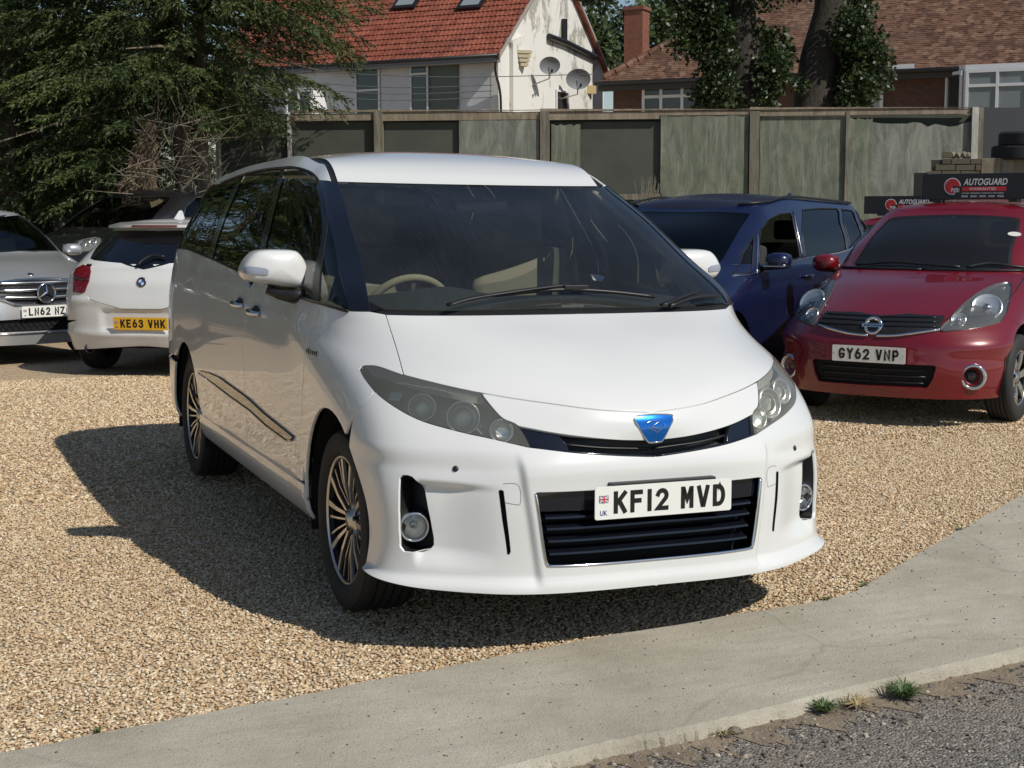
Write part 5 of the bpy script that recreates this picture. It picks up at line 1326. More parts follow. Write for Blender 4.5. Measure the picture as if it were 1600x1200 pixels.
    def mirror(s, P, m, wx=.19, h=.13, base=None, sides=(1, -1)):
        for sg in sides:
            b = MB(); n = 18; rings = []
            for k, (r_, yo) in enumerate(((1, .05), (1.03, .02), (.98, -.03), (.82, -.06), (.5, -.08))):
                rings.append(b.pts([(sg*P[0]+wx/2*r_*(abs(math.cos(a))**.7)*math.copysign(1, math.cos(a)), P[1]+yo, P[2]+h/2*r_*(abs(math.sin(a))**.8)*math.copysign(1, math.sin(a))) for a in np.linspace(0, 2*math.pi, n+1)[:-1]]))
            for a, c in zip(rings, rings[1:]):
                for i in range(n): j = (i+1) % n; b.face((a+i, a+j, c+j, c+i))
            b.face([rings[-1]+i for i in range(n)]); b.face([rings[0]+i for i in reversed(range(n))])
            o = b.build('door_mirror', m, s.root, smooth=True)
            bs = base or (P[0]-.16, P[1]+.0, P[2]-.06)
            b = MB(); b.tube([(sg*P[0], P[1]+.02, P[2]-.05), (sg*bs[0], bs[1], bs[2])], [.03, .035], 8, flat=.6); b.build('mirror_arm', M_BLK, o, smooth=True)
            b = MB(); b.box((sg*P[0], P[1]+.052, P[2]), (wx*.85, .004, h*.8)); b.build('mirror_glass', MATS['mirror_glass'], o)
    def lampset(s, loop, lamps, backm=None, lens=None, name='headlight', off=.004):
        """raised headlight: dark back, clear lens, round lamps; loop in uv, lamps = [(px,py,r)] on the traced side"""
        ho = panel(s, name, loop, backm or M_HOUS, sp=.04, off=off, gap=0, flange=.01)
        for k, h in enumerate(ho):
            L = panel(s, 'lens', loop, lens or G_LAMP, sp=.04, off=off+.022, gap=.003, flange=.024, parent=h)
            bpy.data.objects.remove(L[1-k])
            for px, py, r, tp in lamps:
                P, N = s.surf(px, py); sg = (1, -1)[k]; P = Vector((abs(P.x)*sg, P.y, P.z)); N = Vector((abs(N.x)*sg, N.y, N.z)); mt = basis(P+N*(off+.014), N*.6+Vector((0, -.5, 0)))
                q = MB(); q.lathe([(r*.75, -.012), (r*.95, .002), (r, .004), (r*1.06, -.008)], 28, 'Z', mt); q.build('lamp_ring', M_LRING, h, smooth=True)
                q = MB(); q.lathe([(0, -.006), (r*.5, -.009), (r*.8, -.004)], 24, 'Z', mt); q.build('lamp_bowl', M_REFL if tp else M_HOUS, h, smooth=True)
                if tp: q = MB(); q.lathe([(0, .004), (r*.25, .0), (r*.3, -.01)], 16, 'Z', mt); q.build('bulb', M_CHROME, h, smooth=True)
        return ho

# ---------------------------------------------------------------- red hatchback (facing us, right)
M_RED = paint('deep_red_paint', (.16, .003, .009), .3, .1, dirt=.05)
NR = hatch_rings(.845, -.76, (-.66, .70), (.27, 1.03), (1.0, 1.45), 1.56, (1.03, 1.10), 3.32, (3.22, 1.0), (2.95, 1.50), zlip=.20, Lf=.62, nf=2.5, ytip_L=.95, n_h=2.1)
NC = BGCar('red_hatchback', 'dark red hatchback with number plate GY62 VNP, facing us at the right edge', 'car', (-.983, 4.456, 3.642), NR, M_RED, 2.6, .305, .19, .735, 6)
c_ = NC.crv
nhl = c_('pxr', [(1469, 515), (1480, 504), (1494, 489), (1508, 476), (1523, 464), (1540, 454), (1556, 447.5), (1568, 445), (1577, 445), (1580.5, 450), (1578, 468), (1572, 490), (1563, 504), (1536, 511), (1500, 516), (1475, 517.5)])
NC.body(.62, 1.55, 2.30, bump_v=4.0, hood_s=.86, hood=False)
lgn = c_('pxr', [(1365, 567), (1415, 569), (1460, 571), (1463, 574), (1458, 592), (1450, 605), (1446, 607), (1400, 605), (1362, 603)]); lgn = mid0(lgn)
fogn = c_('pxr', [(1521+17*math.cos(a), 589+17*math.sin(a)) for a in np.linspace(0, 2*math.pi, 17)[:-1]])
def n_disp(P, N, uv):
    x, z = P[:, 0], P[:, 2]
    return .012*np.exp(-((z-.56)/.045)**2)-.012*np.exp(-((z-.47)/.05)**2)*sstep(.45, .6, x)
panel(NC, 'front_bumper', NC.bumper_loop, M_RED, holes=[lgn, fogn], sp=.03, centre='u0', disp=n_disp, flange=.03)
panel(NC, 'hood', NC.hood_loop, M_RED, sp=.04, centre='u0', gap=.003)
strip(NC, 'shut_line', NC.hood_loop[:24], M_DARK, .0045, .0005)
NC.lampset(nhl, [(1541, 482, .10, True), (1497, 502, .048, True)], backm=mat('lamp_silver', (.20, .205, .21), .25, .6), lens=G_CLEAR)
ugn = c_('pxr', [(1369, 489), (1420, 491), (1476, 494), (1470, 513), (1420, 520), (1396, 523), (1369, 523)]); ugn = mid0(ugn)
gn = panel(NC, 'upper_grille', ugn, M_BLK, sp=.04, off=.006, gap=0, flange=.01, centre='u0')[0]
strip(NC, 'chrome_trim', c_('pxr', [(1369, 524.5), (1396, 524.5), (1420, 522), (1468, 516)], 4), M_CHROME, .011, .008, parent=gn)
for yy in (496, 503, 510): strip(NC, 'grille_bar', c_('pxr', [(1369, yy), (1420, yy+1), (1466, yy+2)], 4), M_GLOSSBLK, .006, .010, parent=gn)
P, N = NC.surf(1369, 508); P.x = 0; mt = basis(P+Vector((0, -.03, 0)), (0, -1, .25))
b = MB(); b.lathe([(.043, 0), (.05, .008), (.06, .008), (.066, 0)], 32, 'Z', mt); em = b.build('badge', M_CHROME, NC.root, smooth=True)
b = MB(); b.box((0, 0, 0), (.15, .024, .01)); b.v = [tuple(mt@Vector(v)+Vector((0, -.006, 0))) for v in b.v]; b.build('badge_bar', M_CHROME, em)
me = fit_text('NISSAN', .12, .017, .012); link('lettering', me, M_INK, em, Matrix.Translation((0, -.013, .002))@mt@Matrix.Rotation(0, 4, 'Z'))
panel(NC, 'lower_grille', lgn, M_DARK, sp=.05, off=-.05, gap=-.01, flange=0, centre='u0')
for z in (.30, .345, .39):
    strip(NC, 'grille_bar', c_('xz', [(x, z) for x in np.linspace(0, .38, 8)]), M_BLK, .008, -.03)
P, N = NC.surf(1521, 589)
for sg in (1, -1):
    mt = basis((sg*abs(P.x), P.y-.004, P.z), (sg*.45, -1, 0))
    b = MB(); b.lathe([(.062, -.02), (.068, .008), (.078, .012), (.088, .004), (.09, -.02)], 32, 'Z', mt); fo = b.build('fog_lamp', M_CHROME, NC.root, smooth=True)
    b = MB(); b.lathe([(0, -.05), (.04, -.048), (.065, -.015)], 24, 'Z', mt); b.build('fog_bowl', M_RED, fo, smooth=True)
    b = MB(); b.lathe([(0, -.022), (.03, -.026), (.036, -.05)], 20, 'Z', mt); b.build('fog_lens', mat('dark_lens', (.03, .03, .03), .1, 0, 1), fo, smooth=True)
number_plate('GY62 VNP', NC.root, Matrix.Translation((0, -.79, .493)), flag=False, dots=True, tw=.44)
wsn = c_('px', [(1470, 336), (1440, 336), (1400, 338.5), (1388, 342), (1372, 358), (1350, 386), (1333, 411), (1337, 417), (1380, 421), (1440, 423.5)], 0)
wsn = [(0, NC.vt-.02)]+wsn[1:-1]+[(0, NC.vb+.01)]
swn = [c_('yz', L) for L in ([(.98, 1.13), (1.55, 1.13), (1.55, 1.44), (1.2, 1.42), (1.02, 1.28)], [(1.63, 1.13), (2.35, 1.14), (2.35, 1.42), (1.63, 1.445)], [(2.44, 1.16), (2.75, 1.18), (2.62, 1.38), (2.44, 1.40)])]
rgn = [(NC.m.U-.5, NC.vb+.04), (NC.m.U, NC.vb+.04), (NC.m.U, NC.vt-.03), (NC.m.U-.42, NC.vt-.03)]
NC.rest_glass([wsn]+swn+[rgn], M_RED)
panel(NC, 'windscreen', wsn, glass_mat('hatch_screen', (.40, .45, .42), 1.0, .01, .03, (.4, .4, .4)), sp=.06, off=-.004, gap=-.004, flange=0, centre='u0')
for L in swn: panel(NC, 'side_window', L, G_SIDE, sp=.08, off=-.004, gap=-.004, flange=0)
panel(NC, 'rear_window', rgn, G_TINT, sp=.1, off=-.004, gap=-.004, flange=0, centre='x')
panel(NC, 'window_seal', wsn, M_BLK, holes=[inset(resample(wsn, .05), .03, lambda p: abs(p[0]) < 1e-6)], sp=.04, off=-.002, gap=0, flange=0, centre='u0')
NC.rail(); NC.roof(crown=.05); NC.cabin(.85, mat('seat_grey', (.045, .045, .047), .9))
NC.mirror((.89, .62, 1.06), M_RED, .20, .14)
strip(NC, 'cowl_trim', [(u, NC.vb+.012) for u in np.linspace(0, NC._ux(.82, NC.vb), 16)], M_BLK, .022, .0, flat=.5)
for seg in ([(1340, 417), (1395, 413), (1440, 416), (1500, 421)], [(1510, 421), (1545, 415), (1580, 419), (1600, 421)]):
    p3 = [NC.surf(*p) for p in seg]; b = MB(); b.tube(catmull([p+n*.02 for p, n in p3], 5), .011, 6); b.build('wiper', M_BLK, NC.root, smooth=True)
b = MB(); o_ = Vector((0.02, 1.16, 1.35))
for k in range(4): b.box(o_+Vector((0, 0, -.045*k)), (.022, .012, .03))
orn = b.build('mirror_pendant', mat('pendant_pale', (.55, .55, .58), .5), NC.root)
P, N = NC.surf(1585, 366); b = MB(); b.lathe([(0, .003), (.05, .003), (.05, .0)], 24, 'Z', basis(P, N)@Matrix.Scale(.62, 4, (0, 1, 0))); b.build('screen_sticker', mat('sticker', (.6, .6, .57), .5), NC.root)

# ---------------------------------------------------------------- blue people carrier (behind the van's right side)
M_NAVY = paint('navy_paint', (.005, .011, .050), .3, .25, dirt=.05)
th = -.98; R2 = Matrix.Rotation(th, 3, 'Z'); wm = dep(1213, 405, 11.5); t0 = wm-R2@Vector((.97, .62, 0))
BR = hatch_rings(.895, -.82, (-.72, .74), (.18, 1.07), (.92, 1.47), 1.615, (1.06, 1.14), 3.72, (3.62, 1.08), (3.40, 1.55), tumble=(.94, .895, .82, .72, .68), ytip_L=.9)
BC = BGCar('blue_people_carrier', 'dark blue people carrier with open front window, between the white van and the red car', 'car', (th, t0.x, t0.y), BR, M_NAVY, 2.78, .325, .22, .78, 5)
c_ = BC.crv
BC.body(.60, 1.62, 2.55, bump_v=4.0, hood_s=.86)
panel(BC, 'front_bumper', BC.bumper_loop, M_NAVY, sp=.05, centre='u0')
bw = c_('pxr', [(1172, 333), (1160, 352), (1146, 376), (1124, 411), (1110, 413)]); 
wsb = [(0, BC.vt-.015), (bw[0][0]*.5, BC.vt-.015)]+bw+[(bw[-1][0]*.5, BC.vb+.012), (0, BC.vb+.012)]
q1_ = c_('pxr', [(1144, 429), (1160, 397), (1178, 368), (1176, 398), (1172, 426), (1160, 428)])
q2_ = c_('pxr', [(1185, 425), (1185, 385), (1189, 358), (1200, 343), (1216, 335), (1236, 333), (1243, 365), (1250, 402), (1215, 416)])
q3_ = c_('pxr', [(1258, 403), (1253, 365), (1254, 328), (1280, 325.5), (1308, 326), (1316, 358), (1322, 390), (1290, 397)])
q4_ = c_('pxr', [(1327, 388), (1321, 358), (1315, 327), (1331, 329), (1340, 348), (1346, 367)])
q5_ = c_('pxr', [(1351, 363), (1344, 346), (1337, 330), (1352, 334), (1367, 345), (1360, 355)])
rgb = [(BC.m.U-.5, BC.vb+.04), (BC.m.U, BC.vb+.04), (BC.m.U, BC.vt-.03), (BC.m.U-.42, BC.vt-.03)]
BC.rest_glass([wsb, q1_, q2_, q3_, q4_, q5_, rgb], M_NAVY)
panel(BC, 'windscreen', wsb, glass_mat('blue_screen', (.30, .33, .34), 1.0, .01), sp=.06, off=-.004, gap=-.004, flange=0, centre='u0')
panel(BC, 'quarter_window', q1_, G_SIDE, sp=.06, off=-.004, gap=-.003, flange=0)
fw = panel(BC, 'side_window', q2_, G_SIDE, sp=.06, off=-.004, gap=-.003, flange=0); bpy.data.objects.remove(fw[0])      # the near front window is wound down
for L in (q3_, q4_, q5_): panel(BC, 'side_window', L, G_TINT, sp=.06, off=-.004, gap=-.003, flange=0)
panel(BC, 'rear_window', rgb, G_TINT, sp=.1, off=-.004, gap=-.004, flange=0, centre='x')
for L in (q1_, q2_, q3_, q4_, q5_): strip(BC, 'window_trim', resample(L, .04), M_BLK, .006, .001, closed=True)
strip(BC, 'chrome_trim', c_('pxr', [(1182, 428), (1183, 395), (1184, 362)], 4), M_CHROME, .009, .003)
strip(BC, 'chrome_trim', c_('pxr', [(1143, 431), (1180, 428), (1252, 405), (1324, 391), (1352, 365)], 4), M_CHROME, .006, .004)
strip(BC, 'chrome_trim', c_('pxr', [(1239, 331), (1246, 365), (1254, 404)], 4), M_SATIN, .006, .004)
BC.rail(); BC.roof(mat('roof_dusty_navy', (.012, .014, .03), .5, 0, .3), crown=.05); BC.cabin(.95)
BC.mirror((.985, .62, 1.085), M_NAVY, .20, .13)
mo = [o for o in BC.root.children if o.name.startswith('door_mirror')]
for sg, o in zip((1, -1), mo): b = MB(); b.box((sg*.985, .575, 1.045), (.19, .07, .012)); b.build('mirror_trim', M_SATIN, o, bevel=.004)
for sg in (1, -1):
    us = np.linspace(BC.u_at(1.0, BC.vg), BC.u_at(3.3, BC.vg), 20); Q = BC.m.P(np.stack([us, us*0+BC.vg-.01], 1)); b = MB(); b.tube([(q[0]*sg, q[1], q[2]+.028*math.sin(math.pi*min(1, max(.06, k/19*1.0)))**.3) for k, q in enumerate(Q)], .010, 8); b.build('roof_rail', M_BLK, BC.root, smooth=True)
    P = BC.m.P(BC.crv('yz', [(1.45, .93)]))[0]; b = MB(); b.tube(catmull([(sg*(P[0]), 1.37, .93), (sg*(P[0]+.03), 1.40, .935), (sg*(P[0]+.03), 1.52, .935), (sg*P[0], 1.55, .93)], 4), .013, 8); b.build('door_handle', M_NAVY, BC.root, smooth=True)
b = MB(); b.prism([(0, 3.0, BC.roof_z(3.0)), (0, 3.16, BC.roof_z(3.16)), (0, 3.14, BC.roof_z(3.1)+.06), (0, 3.10, BC.roof_z(3.1)+.055)], (.02, 0, 0)); b.build('roof_fin', M_NAVY, BC.root, bevel=.006)

# ---------------------------------------------------------------- silver hatchback (left edge)
M_SILV = paint('silver_paint', (.52, .53, .54), .32, .6, dirt=.08)
SR = hatch_rings(.88, -.82, (-.76, .74), (.18, 1.06), (.95, 1.43), 1.545, (1.05, 1.12), 3.45, (3.35, 1.08), (3.05, 1.48), nf=2.9, Lf=.55, ytip_L=.8)
pw = dep(74, 486, 14.45); thS = .34; tS = pw-Matrix.Rotation(thS, 3, 'Z')@Vector((0, -.84, 0))
SC = BGCar('silver_hatchback', 'silver hatchback with round star emblem and plate LN62 NZ, at the left edge', 'car', (thS, tS.x, tS.y), SR, M_SILV, 2.7, .315, .2, .77, 5)
c_ = SC.crv
SC.body(.60, 1.6, 2.35, bump_v=4.0, hood_s=.84)
z_ = lambda py, D=14.45: 1.48-(py-329)/2307*D
sgr = c_('xz', [(0, z_(436)), (.2, z_(437)), (.40, z_(440)), (.47, z_(450)), (.44, z_(463)), (.30, z_(472)), (0, z_(474))])
slg = c_('xz', [(0, z_(493.5)), (.25, z_(494)), (.5, z_(495)), (.60, z_(508)), (.58, z_(514)), (0, z_(515))])
panel(SC, 'front_bumper', SC.bumper_loop, M_SILV, holes=[slg], sp=.04, centre='u0', flange=.03)
g_ = panel(SC, 'grille', sgr, M_BLK, sp=.05, off=.004, gap=0, flange=.01, centre='u0')[0]
for z0 in (z_(443), z_(452), z_(462)):
    for s in (1,):
        u = c_('xz', [(x, z0+.012*x) for x in np.linspace(0, .43, 10)]); Q = SC.m.P(u)+SC.m.N(u)*.02; pts_ = [(-q[0], q[1], q[2]) for q in Q[::-1]]+[tuple(q) for q in Q[1:]]
        b = MB(); b.tube(pts_, .018, 8, flat=1.0); b.build('grille_bar', M_SATIN, g_, smooth=True)
Q = SC.m.P(sgr)+SC.m.N(sgr)*.01; pts_ = [tuple(q) for q in Q]+[(-q[0], q[1], q[2]) for q in Q[::-1][1:-1]]; b = MB(); b.tube(pts_, .014, 8, closed=True); b.build('chrome_frame', M_CHROME, g_, smooth=True)
P = Vector(SC.m.P(c_('xz', [(0, z_(455))]))[0]); mt = basis(P+Vector((0, -.04, 0)), (0, -1, .1))
b = MB(); b.lathe([(0, -.004), (.085, -.004)], 28, 'Z', mt); st_ = b.build('emblem', mat('emblem_dark', (.05, .05, .055), .25, .6), SC.root, smooth=True)
b = MB(); b.lathe([(.078, 0), (.084, .01), (.095, .01), (.10, 0)], 32, 'Z', mt); b.build('emblem_ring', M_CHROME, st_, smooth=True)
for k in range(3):
    a = RAD(90+120*k); b = MB(); b.tube([mt@Vector((0, 0, .008)), mt@Vector((.08*math.cos(a), .08*math.sin(a), .006))], [.015, .004], 6); b.build('star_ray', M_CHROME, st_)
panel(SC, 'lower_grille', slg, M_DARK, sp=.06, off=-.05, gap=-.01, flange=0, centre='u0')
for k in range(-9, 10):
    for sl in (1, -1):
        x0 = k*.06; b = MB(); zz0, zz1 = z_(514), z_(494.5); xa, xb = x0, x0+sl*.10
        if abs(xa) > .55 or abs(xb) > .5: continue
        pa = SC.m.P(c_('xz', [(abs(xa), zz0)]))[0]; pb = SC.m.P(c_('xz', [(abs(xb), zz1)]))[0]; b.tube([(xa, pa[1]+.02, zz0), (xb, pb[1]+.02, zz1)], .004, 4); b.build('mesh_bar', M_RIMD, SC.root)
strip(SC, 'chrome_trim', c_('xz', [(0, z_(517)), (.3, z_(517)), (.58, z_(516))], 5), M_CHROME, .009, .004)
number_plate('LN62 NZO', SC.root, Matrix.Translation((0, -.845, pw.z)))
P = Vector(SC.m.P(c_('xz', [(0, z_(428))]))[0]); N = Vector(SC.m.N(c_('xz', [(0, z_(428))]))[0]); b = MB(); b.lathe([(0, .006), (.028, .005), (.033, 0)], 24, 'Z', basis(P, N)); b.build('hood_badge', M_SATIN, SC.root, smooth=True)
shl = c_('xz', [(.54, z_(470)), (.52, z_(452)), (.56, z_(440)), (.66, z_(430)), (.76, z_(426)), (.78, z_(432)), (.74, z_(452)), (.68, z_(468))])
SC.lampset(shl, [], lens=G_CLEAR)
wss = c_('pxr', [(34, 320), (50, 334), (68, 354), (86, 375), (93, 379)]); wss = [(0, SC.vt-.015), (wss[0][0]*.5, SC.vt-.015)]+wss[:-1]+[(wss[-2][0]*.97, SC.vb+.012), (wss[-2][0]*.5, SC.vb+.012), (0, SC.vb+.012)]
sws = [c_('yz', L) for L in ([(.85, 1.13), (1.55, 1.14), (1.55, 1.43), (1.2, 1.42), (1.0, 1.3)], [(1.63, 1.14), (2.45, 1.16), (2.45, 1.41), (1.63, 1.435)])]
rgs = [(SC.m.U-.5, SC.vb+.04), (SC.m.U, SC.vb+.04), (SC.m.U, SC.vt-.03), (SC.m.U-.42, SC.vt-.03)]
SC.rest_glass([wss]+sws+[rgs], M_SILV)
panel(SC, 'windscreen', wss, G_SIDE, sp=.06, off=-.004, gap=-.004, flange=0, centre='u0')
for L in sws: panel(SC, 'side_window', L, G_SIDE, sp=.08, off=-.004, gap=-.004, flange=0)
panel(SC, 'rear_window', rgs, G_TINT, sp=.1, off=-.004, gap=-.004, flange=0, centre='x')
strip(SC, 'window_seal', wss, M_BLK, .012, .0)
SC.rail(); SC.roof(crown=.05); SC.cabin(.9); SC.mirror((.95, .55, 1.07), M_SILV, .20, .13)

# ---------------------------------------------------------------- dark SUV (behind the white hatchback, facing left)
M_GREY = paint('dark_grey_paint', (.012, .012, .014), .35, .2, dirt=.06)
thD = -.93; pD = dep(124, 390, 17.6); tD = pD-Matrix.Rotation(thD, 3, 'Z')@Vector((.60, -.55, 0))
DR = hatch_rings(.93, -.85, (-.74, .93), (.20, 1.27), (.98, 1.66), 1.80, (1.26, 1.33), 3.75, (3.65, 1.25), (3.35, 1.72), zlip=.26, tumble=(.94, .90, .83, .73, .69), ytip_L=.8, nf=3)
DC = BGCar('dark_suv', 'dark grey sport utility car under the big conifer, behind the white hatchback', 'car', (thD, tD.x, tD.y), DR, M_GREY, 2.75, .36, .24, .79, 5)
c_ = DC.crv
DC.body(.65, 1.65, 2.5, bump_v=4.0, hood_s=.86)
panel(DC, 'front_bumper', DC.bumper_loop, M_GREY, sp=.06, centre='u0')
dhl = c_('pxr', [(116, 381), (130, 377), (150, 373), (158, 374), (152, 383), (140, 391), (125, 394), (117, 390)])
DC.lampset(dhl, [(128, 384, .06, True), (145, 380, .05, True)], lens=G_CLEAR)
wsd = [(0, DC.vt-.02), (DC._ux(.55, DC.vt), DC.vt-.02), (DC._ux(.66, DC.vt-.1), DC.vt-.06), (DC._ux(.80, DC.vb), DC.vb+.03), (DC._ux(.6, DC.vb), DC.vb+.015), (0, DC.vb+.015)]
swd = [c_('yz', L) for L in ([(.95, 1.37), (1.55, 1.375), (1.55, 1.66), (1.35, 1.655), (1.1, 1.54)], [(1.64, 1.375), (2.5, 1.385), (2.5, 1.65), (1.64, 1.665)], [(2.6, 1.39), (3.0, 1.42), (2.95, 1.6), (2.6, 1.635)])]
DC.rest_glass([wsd]+swd, M_GREY)
panel(DC, 'windscreen', wsd, G_SIDE, sp=.06, off=-.004, gap=-.004, flange=0, centre='u0')
for L in swd: panel(DC, 'side_window', L, G_SIDE, sp=.08, off=-.004, gap=-.004, flange=0); strip(DC, 'window_trim', resample(L, .05), M_SATIN, .006, .002, closed=True)
strip(DC, 'screen_pillar_trim', wsd[1:4], mat('pale_trim', (.35, .42, .36), .5), .03, -.05)
DC.rail(); DC.roof(crown=.05); DC.cabin(1.0, zfloor=.5, hz=1.45); DC.mirror((1.0, .65, 1.28), M_GREY, .22, .15)

# ---------------------------------------------------------------- white hatchback seen from behind
WR = hatch_rings(.875, -.75, (-.68, .68), (.35, .99), (1.15, 1.34), 1.425, (.97, 1.02), 3.40, (3.30, 1.01), (2.92, 1.375), zlip=.2, tumble=(.94, .88, .79, .68, .64), ytip_L=.8)
for k, dz in zip(range(4), (0, 0, 0, 0)): pass
WR[3]['yr'] = 3.405; WR[4].update(yr=3.39, zr=.74); WR[5].update(yr=3.37, zr=.85); WR[6].update(yr=3.33, zr=.95)
for R_ in WR[:7]: R_['Lr'] = .42; R_['nr'] = 2.9
WC = BGCar('white_hatchback', 'white hatchback seen from behind, yellow number plate KE63 VHK, left of the van', 'car', (2.55, 1.547, 11.031), WR, M_WHITE, 2.69, .315, .2, .76, 5)
c_ = WC.crv
WC.body(.62, 1.75, 2.45, bump_v=4.0, hood_s=.86, tail=False)
panel(WC, 'front_bumper', WC.bumper_loop, M_WHITE, sp=.08, centre='u0')
# rear: local +X is image left
tl = c_('pxr', [(119, 420), (131, 414), (141, 417), (142, 425), (139, 440), (133, 456), (127, 458), (115, 456), (116, 440)])
tgb = c_('pxr', [(134, 458), (140, 468), (155, 474), (190, 477.5), (225, 480)])
vtg = float(np.mean([p[1] for p in tgb[2:]]))
U_ = WC.m.U
def w_rear_disp(P, N, uv):
    z = P[:, 2]; x = P[:, 0]; return .012*np.exp(-((z-.68)/.03)**2)-.02*sstep(.40, .44, z)*(1-sstep(.58, .62, z))*(1-sstep(.36, .42, x))+.012*np.exp(-((z-.385)/.03)**2)
panel(WC, 'rear_bumper', WC.rb_loop[:-2]+[(U_, vtg), (tgb[3][0], vtg), tgb[1], tgb[0], tl[-3], (WC.uq-.05, tl[-2][1]), (WC.uq-.05, WC.m.tv[2]+.02), (WC.uq, WC.m.tv[2]+.02)], M_WHITE, sp=.03, centre='x', disp=w_rear_disp)
panel(WC, 'tailgate', [(U_, vtg+.004)]+[(tgb[3][0], vtg+.004), (tgb[1][0], tgb[1][1]+.004)]+[tl[6], tl[5], tl[4], tl[3], tl[2]]+[(tl[2][0], WC.vb), (U_, WC.vb)], M_WHITE, sp=.03, centre='x', gap=.003)
M_TAIL = mat('tail_lens_red', (.16, .004, .010), .12, 0, 1)
for o in panel(WC, 'tail_light', tl, M_TAIL, sp=.03, off=.008, gap=0, flange=.02): 
    pass
strip(WC, 'lens_band', c_('pxr', [(118, 432), (128, 436), (139, 437)], 4), mat('tail_dark', (.03, .003, .005), .2, 0, 1), .012, .008)
wrg = c_('pxr', [(230, 414), (190, 411), (147, 406.5), (141, 404), (150, 388), (163, 366), (175, 360), (205, 360), (235, 361.5)])
wrg = [(U_, wrg[0][1])]+wrg[1:-1]+[(U_, wrg[-1][1])]
wsw = [c_('yz', L) for L in ([(.9, 1.05), (1.7, 1.06), (1.7, 1.33), (1.4, 1.32), (1.15, 1.25)], [(1.8, 1.06), (2.5, 1.08), (2.35, 1.30), (1.8, 1.33)])]
wwf = [(0, WC.vt-.02), (WC._ux(.55, WC.vt), WC.vt-.02), (WC._ux(.80, WC.vb), WC.vb+.03), (0, WC.vb+.015)]
WC.rest_glass([wrg, wwf]+wsw, M_WHITE)
panel(WC, 'rear_window', wrg, mat('dark_rear_glass', (.004, .005, .008), .06, 0, 1), sp=.06, off=.001, gap=0, flange=.01, centre='x')
panel(WC, 'windscreen', wwf, G_SIDE, sp=.1, off=-.004, gap=-.004, flange=0, centre='u0')
for L in wsw: panel(WC, 'side_window', L, G_SIDE, sp=.08, off=-.004, gap=-.004, flange=0)
WC.rail(); WC.roof(crown=.045); WC.mirror((.95, .72, 1.02), M_WHITE, .2, .13); WC.cabin(1.0, hz=1.2)
# spoiler with high brake light
us = np.linspace(WC._ux(.0, 0), 0, 2)
b = MB(); sp_ = [(x, 3.09-.20*(abs(x)/.55)**2.6, 1.357-.012*(x/.62)**2) for x in np.linspace(-.53, .53, 25)]
for x, y, z in sp_: b.pts([(x, y-.24, z+.030), (x, y, z+.004), (x, y, z-.022), (x, y-.10, z-.022)])
for k in range(24):
    for i in range(4): j = (i+1) % 4; b.face((k*4+i, k*4+j, k*4+4+j, k*4+4+i))
b.face((0, 1, 2, 3)); b.face((99, 98, 97, 96)); spo = b.build('spoiler', M_WHITE, WC.root, smooth=True, auto=40)
b = MB(); 
for x in np.linspace(-.22, .22, 9): y = 3.094-.20*(abs(x)/.55)**2.6; b.pts([(x, y, 1.355), (x, y, 1.34), (x, y-.02, 1.34), (x, y-.02, 1.355)])
for k in range(8):
    for i in range(4): j = (i+1) % 4; b.face((k*4+i, k*4+j, k*4+4+j, k*4+4+i))
b.build('brake_light', M_TAIL, spo)
b = MB(); n = 10; prf = [(2.62, 0), (2.52, .075), (2.49, .082), (2.46, .07), (2.44, 0)]
zr_ = WC.roof_z(2.53); a = b.pts([(.018 if k in (0, 4) else .008, y, zr_-.005+z) for k, (y, z) in enumerate(prf)]); c = b.pts([(-.018 if k in (0, 4) else -.008, y, zr_-.005+z) for k, (y, z) in enumerate(prf)])
for k in range(5): j = (k+1) % 5; b.face((a+k, a+j, c+j, c+k))
b.face([a+k for k in range(5)]); b.face([c+k for k in reversed(range(5))]); b.build('roof_fin', M_WHITE, WC.root, bevel=.004)
P, N = WC.surf(221, 441); P.x = 0; mt = basis(P+Vector((0, .004, 0)), (0, 1, .12))
b = MB(); b.lathe([(0, .004), (.030, .004)], 32, 'Z', mt); ro = b.build('roundel', M_FLAGW, WC.root)
for k in (0, 2):
    b = MB(); b.lathe([(0, .0052), (.028, .0052)], 8, 'Z', mt, a0=RAD(90*k), a1=RAD(90*k+90)); b.build('roundel_quarter', mat('roundel_blue', (.02, .12, .42), .3), ro)
b = MB(); b.lathe([(.029, .005), (.030, .008), (.041, .008), (.042, .002)], 32, 'Z', mt); b.build('roundel_ring', M_INK, ro, smooth=True)
b = MB(); b.lathe([(.041, .006), (.044, .008), (.047, 0)], 32, 'Z', mt); b.build('roundel_rim', M_CHROME, ro, smooth=True)
number_plate('KE63 VHK', WC.root, Matrix.Translation((0, 3.425, .487))@Matrix.Rotation(math.pi, 4, 'Z')@Matrix.Rotation(RAD(4), 4, 'X'), m=M_PLATEY)
p3 = [WC.surf(*p) for p in [(258, 405), (240, 403), (225, 410), (218, 416)]]; b = MB(); b.tube(catmull([p+n*.03 for p, n in p3], 5), .013, 8); b.build('wiper', M_BLK, WC.root, smooth=True)
P, N = WC.surf(143, 540)
b = MB(); b.lathe([(.0, -.05), (.036, -.05), (.036, .02), (.042, .02), (.042, -.06)], 20, 'Y', Matrix.Translation((.56, 3.30, .245))); b.build('exhaust', M_RIMD, WC.root, smooth=True)

